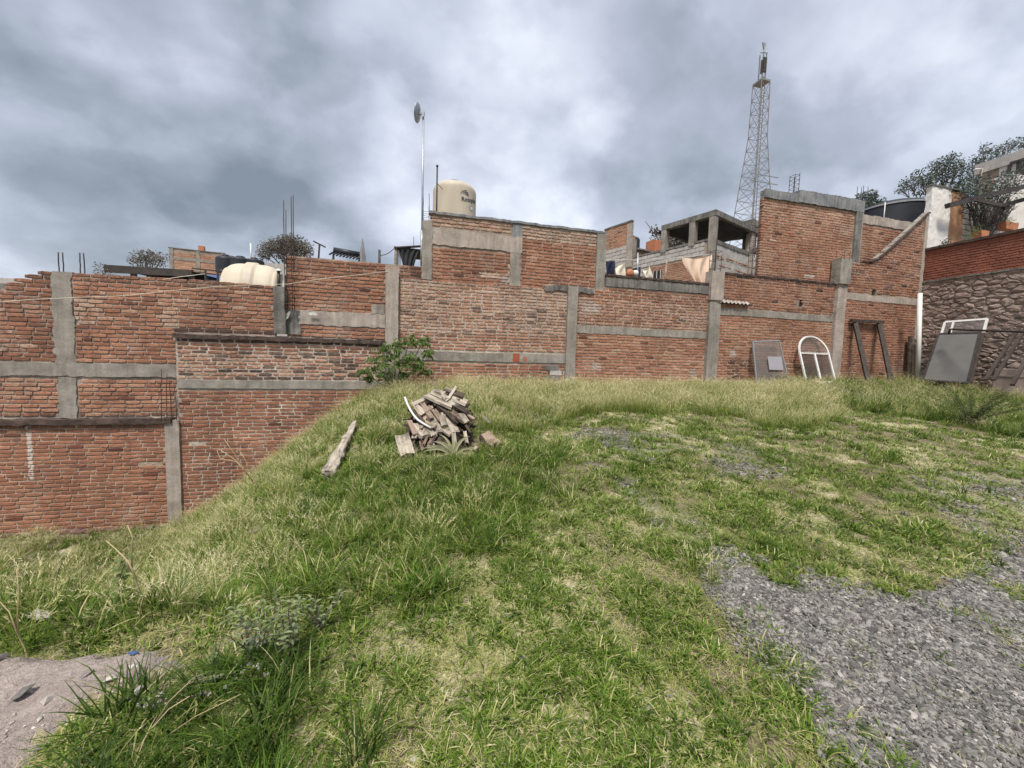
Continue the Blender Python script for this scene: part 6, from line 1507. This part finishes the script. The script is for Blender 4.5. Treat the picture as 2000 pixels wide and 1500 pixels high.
branch('dry_branch', 'bunch of long dry twigs arching up before the brick wall on the slope', [[(508, 965), (485, 925), (462, 900), (440, 885), (425, 876)], [(500, 950), (470, 905), (450, 875), (438, 858)], [(505, 955), (480, 900), (468, 880)], [(495, 940), (462, 902), (430, 895), (424, 880)]], r0=0.008)
branch('straw_stem', 'tall pale straw stalk in the front left grass clump', [[(240, 1498), (290, 1430), (330, 1385), (370, 1360)], [(300, 1418), (330, 1370), (372, 1330)]], r0=0.004)
branch('straw_stem', 'pale straw stalk arching over the front left grass clump', [[(205, 1500), (300, 1455), (400, 1470), (445, 1455)], [(300, 1455), (380, 1400), (470, 1356)]], r0=0.003)
branch('straw_stem', 'single pale stalk upright right of the stone rubble', [[(560, 1405), (566, 1350), (574, 1296)]], r0=0.003)
def weed(name, label, px, py, h, spread, nst, leaf, mat, seed, cat='weed', base=None, leafn=16):
    b_ = gpt(px, py) if base is None else np.array(base, float); t = empty(name, tuple(b_), 0, label, cat); r = np.random.RandomState(seed); mb = MB(); V = []; F = []; T = []
    for s in range(nst):
        a = r.uniform(0, 2*math.pi); sp = spread*r.uniform(0.2, 1); hh = h*r.uniform(0.6, 1.05); P_ = []
        for i in range(7): f_ = i/6; P_.append(b_+np.array([math.cos(a)*sp*f_**1.4, math.sin(a)*sp*f_**1.4, hh*f_*(1-0.12*f_)])+r.normal(size=3)*0.008*f_)
        mb.tube(P_, 0.004, 4, 0.0015, cap=False)
        for q in range(leafn):
            f_ = 0.15+0.85*q/leafn; i = min(5, int(f_*6)); p = P_[i]+(P_[i+1]-P_[i])*(f_*6-i); az = q*2.4+s; o_ = np.array([math.cos(az), math.sin(az), 0.35]); o_ /= np.linalg.norm(o_); sx = np.cross(o_, [0, 0, 1.0]); sx /= np.linalg.norm(sx)
            l = leaf*r.uniform(0.7, 1.2); w_ = l*0.38; b0 = len(V); V += [p, p+o_*l*0.5+sx*w_*0.5, p+o_*l+np.array([0, 0, -0.3*l]), p+o_*l*0.5-sx*w_*0.5]; F += [(b0, b0+1, b0+2), (b0, b0+2, b0+3)]; T += [r.uniform(0.1, 0.9)]*4
    mb.build('stem', M['twig'], t); Vn = np.array(V)-b_; attr_mesh('leaves', Vn, F, T, M[mat], t); return t
weed('leafy_weed', 'tallest grey-green leafy weed on the slope edge, centre of the clump', 565, 1290, 0.42, 0.24, 9, 0.042, 'leafw', 1, leafn=18)
weed('leafy_weed', 'grey-green leafy weed left of the tallest one, above the rubble', 490, 1290, 0.30, 0.22, 6, 0.038, 'leafw', 2, leafn=14)
weed('leafy_weed', 'low leafy weed sprawling over the dirt patch corner', 410, 1330, 0.12, 0.18, 6, 0.035, 'leafw', 3, leafn=9)
weed('leafy_weed', 'dark weed right of the tallest leafy weed', 625, 1235, 0.22, 0.18, 6, 0.036, 'leafw', 4, leafn=12)
weed('spike_weed', 'narrow upright green weed in the hollow at the left', 232, 1188, 0.42, 0.04, 2, 0.05, 'leafp', 5, leafn=24)
weed('bushy_weed', 'dark feathery bush spreading in the grass at the right', 1895, 832, 0.85, 1.1, 30, 0.05, 'leafk', 6, cat='bush', leafn=56)
weed('leafy_weed', 'green weed with stalks growing before the arched window', 1580, 752, 0.6, 0.35, 12, 0.05, 'leafp', 8, leafn=18)
weed('leafy_weed', 'weed tuft at the base of the leaning glass sheet', 1525, 752, 0.45, 0.4, 12, 0.05, 'leafp', 9, leafn=16)
weed('leafy_weed', 'dark weed at the brick wall foot halfway down the slope', 580, 855, 0.3, 0.3, 8, 0.06, 'leafp', 10, leafn=12)

# ------------------------------------------------------------------ stones
import bmesh
def stone_mesh(seed, flat, mat, name='pebble'):
    r = np.random.RandomState(seed); bm = bmesh.new()
    for k in range(11):
        d = r.normal(size=3); d /= np.linalg.norm(d); bm.verts.new(Vector((d[0]*r.uniform(0.4, 0.62), d[1]*r.uniform(0.28, 0.46), d[2]*flat*r.uniform(0.35, 0.55))))
    bmesh.ops.convex_hull(bm, input=bm.verts); bmesh.ops.delete(bm, geom=[v_ for v_ in bm.verts if not v_.link_faces], context='VERTS')
    me = bpy.data.meshes.new(name); bm.to_mesh(me); bm.free(); me.materials.append(mat); return me
def pebble_material(name, stops):
    m, t, b = newmat(name); oi = t.add('ShaderNodeObjectInfo'); p = pos(t)
    c = t.ramp(oi.outputs['Random'], stops, 'CONSTANT' if False else 'LINEAR'); n = t.noise(p, 60, 4, 0.6)
    c = t.mix(1.0, c, t.ramp(n, [(0.3, 0.7), (0.7, 1.2)]), 'MULTIPLY'); t.link(c, b.inputs['Base Color']); b.inputs['Roughness'].default_value = 0.85; bumpit(t, b, n, 0.4, 0.004); return m
M['slate'] = pebble_material('slate_chips', [(0.0, (0.046, 0.043, 0.040)), (0.3, (0.102, 0.095, 0.087)), (0.6, (0.165, 0.153, 0.139)), (0.88, (0.235, 0.217, 0.200)), (0.97, (0.28, 0.26, 0.24)), (1.0, (0.42, 0.38, 0.34))])
M['pale_stone'] = pebble_material('pale_rubble', [(0.0, (0.14, 0.12, 0.115)), (0.4, (0.33, 0.29, 0.26)), (1.0, (0.56, 0.51, 0.46))])
LIB = {}
def lib(name, meshes):
    c = bpy.data.collections.new(name)
    for i, me in enumerate(meshes):
        o = bpy.data.objects.new('%s_%02d' % (name, i), me); c.objects.link(o)
    LIB[name] = c; return c
lib('chip', [stone_mesh(100+i, 0.55, M['slate']) for i in range(8)])
lib('rubble', [stone_mesh(200+i, 0.75, M['pale_stone']) for i in range(6)])

GNCACHE = {}
def scatter(name, P_, rot, scl, idx, coll, label, kind='stuff'):
    me = bpy.data.meshes.new(name); me.vertices.add(len(P_)); me.vertices.foreach_set('co', np.asarray(P_, np.float32).ravel())
    a = me.attributes.new('rotv', 'FLOAT_VECTOR', 'POINT'); a.data.foreach_set('vector', np.asarray(rot, np.float32).ravel())
    a = me.attributes.new('scl', 'FLOAT_VECTOR', 'POINT'); a.data.foreach_set('vector', np.asarray(scl, np.float32).ravel())
    a = me.attributes.new('pick', 'INT', 'POINT'); a.data.foreach_set('value', np.asarray(idx, np.int32))
    me.update(); o = bpy.data.objects.new(name, me); COL.objects.link(o); o['kind'] = kind; o['label'] = label
    ng = bpy.data.node_groups.new(name+'_nodes', 'GeometryNodeTree')
    ng.interface.new_socket('Geometry', in_out='INPUT', socket_type='NodeSocketGeometry'); ng.interface.new_socket('Geometry', in_out='OUTPUT', socket_type='NodeSocketGeometry')
    N = ng.nodes; gi = N.new('NodeGroupInput'); go = N.new('NodeGroupOutput'); m2p = N.new('GeometryNodeMeshToPoints'); iop = N.new('GeometryNodeInstanceOnPoints'); ci = N.new('GeometryNodeCollectionInfo')
    ci.inputs['Collection'].default_value = coll; ci.inputs['Separate Children'].default_value = True; ci.inputs['Reset Children'].default_value = True
    def na(n, typ):
        q = N.new('GeometryNodeInputNamedAttribute'); q.data_type = typ; q.inputs['Name'].default_value = n; return q.outputs['Attribute']
    L = ng.links; L.new(gi.outputs[0], m2p.inputs['Mesh']); L.new(m2p.outputs[0], iop.inputs['Points']); L.new(ci.outputs[0], iop.inputs['Instance'])
    iop.inputs['Pick Instance'].default_value = True; L.new(na('pick', 'INT'), iop.inputs['Instance Index']); L.new(na('rotv', 'FLOAT_VECTOR'), iop.inputs['Rotation']); L.new(na('scl', 'FLOAT_VECTOR'), iop.inputs['Scale'])
    L.new(iop.outputs[0], go.inputs[0]); md = o.modifiers.new('scatter', 'NODES'); md.node_group = ng; return o
def ground_pts(n, x0, x1, y0, y1, dens, seed):
    r = np.random.RandomState(seed); x = r.uniform(x0, x1, n); y = r.uniform(y0, y1, n); k = r.rand(n) < dens(x, y); x, y = x[k], y[k]; return x, y, Gh(x, y), r
def anyin(x, y, polys):
    a = np.zeros(np.shape(x), bool)
    for q in polys: a |= inpoly(x, y, q)
    return a
def warpxy(x, y, amt=0.22, sc=2.6): return x+amt*(fbm(x, y, sc, 71)-0.5)*2, y+amt*(fbm(x, y, sc, 72)-0.5)*2
def gravel_mask(x, y):
    X, Y = warpxy(x, y, 0.14, 3.1); X, Y = warpxy(X, Y, 0.07, 11); g = (inpoly(X, Y, Z_gravel).astype(float)+inpoly(X+0.07, Y+0.10, Z_gravel)+inpoly(X-0.10, Y-0.05, Z_gravel)+inpoly(X-0.22, Y-0.12, Z_gravel))/4; g[anyin(X, Y, Z_isl)] = 0.0; return g
def sparse_mask(x, y):
    X, Y = warpxy(x, y, 0.45, 1.3); return anyin(X, Y, Z_sparse).astype(float)
# slate chips
def dch(x, y):
    d = np.hypot(x, y); g = gravel_mask(x, y); s_ = sparse_mask(x, y)*(fbm(x, y, 2.4, 5) > 0.5)
    return np.clip(g/(1+(d/2.6)**2)+0.60*s_/(1+(d/5)**2)+0.006/(1+(d/4)**2), 0, 1)
def dch2(x, y): return np.clip(gravel_mask(x, y)/(1+(np.hypot(x, y)/3.2)**2)*1.1, 0, 1)
xa, ya, za, r = ground_pts(900000, 0.9, 7.5, 0.0, 3.6, dch2, 60)
xb, yb, zb_, r = ground_pts(420000, 0.8, 9.5, 0.0, 7.5, lambda x, y: dch(x, y)*(gravel_mask(x, y) < 0.5), 61); x = np.concatenate([xa, xb]); y = np.concatenate([ya, yb]); z = np.concatenate([za, zb_]); n = len(x); d = np.hypot(x, y)
print('chips', n)
sz = (0.005+0.011*r.rand(n)**2.2)*(1+0.20*d)*np.where(r.rand(n) < 0.03, 1.9, 1)
rot = np.stack([r.normal(0, 0.28, n), r.normal(0, 0.28, n), r.uniform(0, 6.28, n)], 1)
scatter('gravel', np.stack([x, y, z+0.004+0.006*r.rand(n)], 1), rot, np.stack([sz*1.5]*3, 1), r.randint(0, 8, n), LIB['chip'], 'grey slate gravel spread over the ground at the lower right')
# a few big loose stones as things
for k, (px, py, s_, mt, lb) in enumerate([(1743, 1186, 0.05, 'pale_stone', 'white pebble lying alone on the upper gravel'), (1980, 1356, 0.06, 'pale_stone', 'pale rounded stone on the gravel at the right edge'), (1053, 1083, 0.045, 'slate', 'grey slate chip in the grass centre'), (995, 1204, 0.045, 'slate', 'long slate chip lying in the bare straw patch'), (1020, 1292, 0.05, 'slate', 'dark slate chip near the centre of the front grass'), (806, 1487, 0.05, 'slate', 'grey stone at the bottom edge in the grass'), (910, 1208, 0.03, 'slate', 'tiny slate piece at the straw patch edge'), (1268, 1390, 0.05, 'slate', 'slate chip right of the centre in the front grass'), (505, 975, 0.09, 'pale_stone', 'pale stone on the slope below the dry twigs'), (500, 1040, 0.12, 'pale_stone', 'larger pale stone half sunk in the green slope'), (372, 1028, 0.10, 'pale_stone', 'pale stone below the short column'), (1650, 760, 0.18, 'pale_stone', 'pale stone near the foot of the leaning door frame'), (62, 1218, 0.13, 'pale_stone', 'flat pinkish stone in the hollow at the far left')]):
    p = gpt(px, py); o = bpy.data.objects.new('loose_stone', stone_mesh(300+k, 0.6, M[mt], 'loose_stone')); COL.objects.link(o); o.location = p+np.array([0, 0, s_*0.12]); o.scale = (s_*1.3,)*3; o.rotation_euler = (0.1, 0.1, k*1.3); tag(o, lb, 'stone')
# rubble on the dirt patch and along its edge
def drb(x, y):
    X, Y = warpxy(x, y, 0.08, 6); return inpoly(X, Y, Z_pad)*np.clip(0.10+0.9*(fbm(x, y, 3, 15) > 0.55), 0, 1)*0.5
Z_rub = gpoly([(440, 1320), (500, 1292), (560, 1305), (575, 1325), (500, 1345), (400, 1375), (300, 1400), (200, 1390), (330, 1345)])
x, y, z, r = ground_pts(16000, -3.2, -0.3, 0.6, 2.6, lambda x, y: np.clip(drb(x, y)+0.75*inpoly(x, y, Z_rub), 0, 1), 62); n = len(x); print('rubble', n)
sz = 0.006+0.022*r.rand(n)**5; scatter('rubble', np.stack([x, y, z+0.03+0*x], 1), np.stack([r.uniform(-0.5, 0.5, n), r.uniform(-0.5, 0.5, n), r.uniform(0, 6.28, n)], 1), np.stack([sz*1.5]*3, 1), r.randint(0, 6, n), LIB['rubble'], 'broken pale stones and grit on the dirt patch')
for k, (px, py, s_, mt, lb) in enumerate([(262, 1338, 0.030, 'bluepl', 'small blue plastic scrap on the dirt patch'), (8, 1352, 0.05, 'pale_stone', 'pale stone at the left edge of the dirt patch'), (172, 1378, 0.05, 'pale_stone', 'whitish stone at the grassy edge of the dirt patch'), (500, 1312, 0.08, 'pale_stone', 'biggest white chunk in the rubble strip'), (100, 1428, 0.045, 'pale_stone', 'whitish stone low on the dirt patch'), (218, 1385, 0.035, 'pale_stone', 'small white stone in the front left grass'), (50, 1412, 0.06, 'slate', 'dark stone on the dirt patch lower left')]):
    p = atZ(px, py, 0.04); o = bpy.data.objects.new('plastic_scrap' if k == 0 else 'loose_stone', stone_mesh(400+k, 0.5 if k else 0.2, M[mt], 'loose_stone')); COL.objects.link(o); o.location = (p[0], p[1], gz(p[0], p[1])+0.05); o.scale = (s_*1.3,)*3; o.rotation_euler = (0.15, 0.1, k*1.9); tag(o, lb, 'scrap' if k == 0 else 'stone')

# ------------------------------------------------------------------ grass
def grass_material():
    m, t, b = newmat('grass_blades'); p = pos(t)
    at = t.add('ShaderNodeAttribute'); at.attribute_type = 'GEOMETRY'; at.attribute_name = 'tint'; oi = t.add('ShaderNodeObjectInfo')
    n = t.noise(p, 1.1, 4, 0.6); f = t.math('ADD', at.outputs['Fac'], t.math('ADD', t.math('MULTIPLY_ADD', n, 0.5, -0.25), t.math('MULTIPLY_ADD', oi.outputs['Random'], 0.16, -0.08)), clamp=True)
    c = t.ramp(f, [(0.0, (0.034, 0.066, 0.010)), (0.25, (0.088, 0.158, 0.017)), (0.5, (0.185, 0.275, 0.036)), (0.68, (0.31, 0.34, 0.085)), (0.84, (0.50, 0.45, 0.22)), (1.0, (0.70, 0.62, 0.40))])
    t.link(c, b.inputs['Base Color']); b.inputs['Roughness'].default_value = 0.6; b.inputs['Specular IOR Level'].default_value = 0.2
    tr = t.add('ShaderNodeBsdfTranslucent'); t.link(c, tr.inputs[0]); mx = t.add('ShaderNodeMixShader'); mx.inputs[0].default_value = 0.35; t.link(b.outputs[0], mx.inputs[1]); t.link(tr.outputs[0], mx.inputs[2])
    o = [q for q in t.n if q.type == 'OUTPUT_MATERIAL'][0]; t.link(mx.outputs[0], o.inputs[0]); return m
M['grass'] = grass_material()
def tuft(seed, n, L0, L1, w_, base_r, lean, droop, tint, tvar, dryf=0.0, seg=4, seedhead=0.0):
    r = np.random.RandomState(seed); V = []; F = []; T = []
    for k in range(n):
        a = r.uniform(0, 6.28); bp = np.array([math.cos(a), math.sin(a), 0])*base_r*math.sqrt(r.rand()); ld = a+r.normal(0, 0.7); le = lean*r.uniform(0.2, 1.3); L_ = r.uniform(L0, L1)
        d = np.array([math.cos(ld)*math.sin(le), math.sin(ld)*math.sin(le), math.cos(le)]); side = np.array([-math.sin(ld), math.cos(ld), 0]); p = bp.copy(); b0 = len(V)
        dry = r.rand() < dryf; tb_ = (r.uniform(0.80, 1.0) if dry else tint+r.normal(0, tvar)); ww = w_*r.uniform(0.7, 1.3)
        for i in range(seg):
            f_ = i/seg; wd = ww*(1-0.75*f_)*0.5; V += [p-side*wd, p+side*wd]; T += [tb_-0.26*(1-f_)]*2; p = p+d*L_/seg  # roots tinted darker: shading low in the tuft put into the blade colour
            d = d+np.array([math.cos(ld)*droop, math.sin(ld)*droop, -droop*0.9])*r.uniform(0.4, 1.4); d /= np.linalg.norm(d)
        V.append(p); T.append(tb_+0.06)
        for i in range(seg-1): q = b0+2*i; F.append((q, q+1, q+3, q+2))
        q = b0+2*(seg-1); F.append((q, q+1, q+2))
        if r.rand() < seedhead:
            for h in range(7):
                c_ = p-d*L_*0.035*h; o_ = r.normal(size=3)*0.5+d; o_ /= np.linalg.norm(o_); s_ = np.cross(o_, [0.3, 0.2, 1.0])*0.0025; b1 = len(V); V += [c_-s_, c_+s_, c_+o_*0.028]; T += [0.93]*3; F.append((b1, b1+1, b1+2))
    return V, F, T
def tuft_me(*a, **k):
    V, F, T = tuft(*a, **k); me = bpy.data.meshes.new('tuft'); me.from_pydata([tuple(v_) for v_ in V], [], F); me.materials.append(M['grass']); at = me.attributes.new('tint', 'FLOAT', 'POINT'); at.data.foreach_set('value', np.clip(T, 0, 1).astype(np.float32)); me.update(); return me
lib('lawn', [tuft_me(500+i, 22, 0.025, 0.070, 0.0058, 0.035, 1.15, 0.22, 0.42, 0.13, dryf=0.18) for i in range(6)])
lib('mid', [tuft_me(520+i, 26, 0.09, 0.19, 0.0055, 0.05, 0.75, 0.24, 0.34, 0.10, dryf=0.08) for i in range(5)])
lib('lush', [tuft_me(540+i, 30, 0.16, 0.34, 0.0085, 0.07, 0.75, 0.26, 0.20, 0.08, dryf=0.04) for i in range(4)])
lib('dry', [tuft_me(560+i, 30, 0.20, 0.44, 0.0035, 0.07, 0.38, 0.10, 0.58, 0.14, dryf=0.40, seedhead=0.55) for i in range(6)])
lib('litter', [tuft_me(580+i, 18, 0.015, 0.05, 0.0028, 0.07, 1.62, 0.0, 0.93, 0.06, dryf=0.6, seg=2) for i in range(5)])
lib('clover', [tuft_me(600+i, 14, 0.02, 0.045, 0.016, 0.035, 1.35, 0.1, 0.30, 0.06, seg=3) for i in range(3)])
XR = (-9.5, 17.2); YR = (-0.6, 9.6)
def zone(x, y, Zp, amt=0.3, sc=1.7):
    X, Y = warpxy(x, y, amt, sc); return inpoly(X, Y, Zp).astype(float)
def base_masks(x, y):
    g = gravel_mask(x, y); s_ = sparse_mask(x, y); X, Y = warpxy(x, y, 0.10, 5); pd = inpoly(X, Y, Z_pad).astype(float); pile = (((x-float(pp(862, 850, 0.3)[0]))/0.55)**2+((y-float(pp(862, 850, 0.3)[1]))/0.6)**2 < 1).astype(float)
    return g, s_, pd, pile
def veg(x, y):
    v1 = fbm(x, y, 9.0, 81, 3); v2 = fbm(x, y, 2.3, 82, 3); return v1*0.6+v2*0.4
CAMCULL = lambda x, y: (np.hypot(x, y) > 0.35)
def d_lawn(x, y):
    g, s_, pd, pile = base_masks(x, y); d = np.hypot(x, y); v_ = sstep(0.44, 0.53, veg(x, y)-0.03*inpoly(x, y, Z_bare)); k = 0.26+0.74*v_
    k = k*(1-0.985*g)*(1-0.80*s_*(fbm(x, y, 2.4, 5) > 0.5))*(1-0.95*pd)*(1-pile)*CAMCULL(x, y); return np.clip(k/(1+(d/4.2)**2)*1.05, 0, 1)
x, y, z, r = ground_pts(230000, -9.5, 17.2, -0.6, 9.6, d_lawn, 91); n = len(x); d = np.hypot(x, y); print('lawn', n)
s_ = r.uniform(0.7, 1.25, n)*(1+0.055*d)*(0.75+0.5*veg(x, y))
tilt = lambda n, r, a=0.15: np.stack([r.normal(0, a, n), r.normal(0, a, n), r.uniform(0, 6.28, n)], 1)
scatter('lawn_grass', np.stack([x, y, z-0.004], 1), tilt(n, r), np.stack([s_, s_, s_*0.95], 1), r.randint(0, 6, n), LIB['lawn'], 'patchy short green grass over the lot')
def d_near(x, y):   # extra blades close to the viewer
    g, s_, pd, pile = base_masks(x, y); d = np.hypot(x, y); v_ = sstep(0.47, 0.56, veg(x, y)-0.03*inpoly(x, y, Z_bare)); return np.clip(v_*(1-g)*(1-pd)*(d < 3.6)*CAMCULL(x, y), 0, 1)
x, y, z, r = ground_pts(6500, -3.2, 4.0, 0, 3.6, d_near, 92); n = len(x); s_ = r.uniform(0.35, 0.72, n); print('near', n)
scatter('clumped_grass', np.stack([x, y, z-0.004], 1), tilt(n, r), np.stack([s_, s_, s_*0.8], 1), r.randint(0, 5, n), LIB['mid'], 'fuller green clumps among the short grass')
LA, LB = gpt(643, 945), gpt(690, 850)
def logclear(x, y):
    ax, ay = LA[0], LA[1]-0.25; bx, by = LB[0], LB[1]; tt_ = np.clip(((x-ax)*(bx-ax)+(y-ay)*(by-ay))/((bx-ax)**2+(by-ay)**2), 0, 1)
    return (np.hypot(x-ax-tt_*(bx-ax), y-ay-tt_*(by-ay)) > 0.30).astype(float)
def d_mid(x, y):
    g, s_, pd, pile = base_masks(x, y); d = np.hypot(x, y); k = 0.95*zone(x, y, Z_lush)+0.9*zone(x, y, Z_right)+0.45*logclear(x, y)*zone(x, y, Z_slope)+0.30*zone(x, y, Z_wallgrass)+0.10*(veg(x, y) > 0.56)*(np.hypot(x, y) > 3)
    return np.clip(k*(1-g)*(1-pd)*(1-pile)/(1+(d/7)**2)*CAMCULL(x, y), 0, 1)
x, y, z, r = ground_pts(52000, -9.5, 17.2, 0, 9.6, d_mid, 93); n = len(x); s_ = r.uniform(0.6, 1.25, n)*(1+0.02*np.hypot(x, y)); print('mid', n)
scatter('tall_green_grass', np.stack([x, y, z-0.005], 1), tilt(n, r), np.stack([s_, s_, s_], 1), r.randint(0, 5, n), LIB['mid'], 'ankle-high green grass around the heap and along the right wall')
def d_lush(x, y):
    g, s_, pd, pile = base_masks(x, y); d = np.hypot(x, y); k = 0.9*zone(x, y, Z_fg, 0.1, 3)+0.10*zone(x, y, Z_lush)+0.30*zone(x, y, Z_right)+0.05*zone(x, y, Z_slope)
    return np.clip(k*(1-g)*(1-0.9*pd)*(1-pile)*(d > 0.8), 0, 1)
x, y, z, r = ground_pts(26000, -9.5, 17.2, 0, 9.6, d_lush, 94); n = len(x); s_ = r.uniform(0.5, 1.0, n)*np.where(np.hypot(x, y) < 3, 1.05, 1.0); print('lush', n)
scatter('lush_grass', np.stack([x, y, z-0.005], 1), tilt(n, r), np.stack([s_, s_, s_], 1), r.randint(0, 4, n), LIB['lush'], 'dark broad-bladed grass clumps at the lower left and far right')
def d_dry(x, y):
    g, s_, pd, pile = base_masks(x, y); d = np.hypot(x, y); v_ = fbm(x, y, 1.6, 88, 3); k = 1.0*zone(x, y, Z_wallgrass, 0.35)*(0.35+0.65*(v_ > 0.42))+0.62*logclear(x, y)*zone(x, y, Z_slope, 0.35)*(0.3+0.7*(v_ > 0.45))+0.10*zone(x, y, Z_lush)+0.16*zone(x, y, Z_right)+0.006
    return np.clip(k*(1-g)*(1-pd)*(1-pile)*(d > 1.6), 0, 1)
x, y, z, r = ground_pts(24000, -9.5, 17.2, 0.6, 9.62, d_dry, 95); n = len(x); s_ = r.uniform(0.55, 1.1, n)*np.where((y > 6.0) & (x > -0.4), 1.0, 0.78); print('dry', n)
scatter('dry_tall_grass', np.stack([x, y, z-0.005], 1), tilt(n, r, 0.12), np.stack([s_, s_, s_], 1), r.randint(0, 6, n), LIB['dry'], 'tall straw-coloured seeding grass along the wall foot and down the slope')
def d_lit(x, y):
    g, s_, pd, pile = base_masks(x, y); d = np.hypot(x, y); return np.clip((0.35+0.65*(1-sstep(0.46, 0.54, veg(x, y))))*(1-0.96*g)*(1-0.85*pd)/(1+(d/3.2)**2)*CAMCULL(x, y), 0, 1)
x, y, z, r = ground_pts(230000, -6, 14, -0.3, 8, d_lit, 96); n = len(x); s_ = r.uniform(0.6, 1.2, n)*(1+0.06*np.hypot(x, y)); print('litter', n)
scatter('straw_litter', np.stack([x, y, z+0.006], 1), tilt(n, r, 0.08), np.stack([s_, s_, s_*0.6], 1), r.randint(0, 5, n), LIB['litter'], 'dry straw clippings lying in the bare patches')
def d_clo(x, y):
    g, s_, pd, pile = base_masks(x, y); d = np.hypot(x, y); return np.clip((fbm(x, y, 2.2, 99, 3) > 0.56)*(1-g)*(1-pd)/(1+(d/3)**2)*CAMCULL(x, y), 0, 1)
x, y, z, r = ground_pts(16000, -5, 10, -0.3, 7, d_clo, 97); n = len(x); s_ = r.uniform(0.6, 1.2, n); print('clover', n)
scatter('clover', np.stack([x, y, z+0.002], 1), tilt(n, r, 0.15), np.stack([s_, s_, s_], 1), r.randint(0, 3, n), LIB['clover'], 'low broad-leaved weeds among the grass')
print('objects', len(bpy.data.objects))
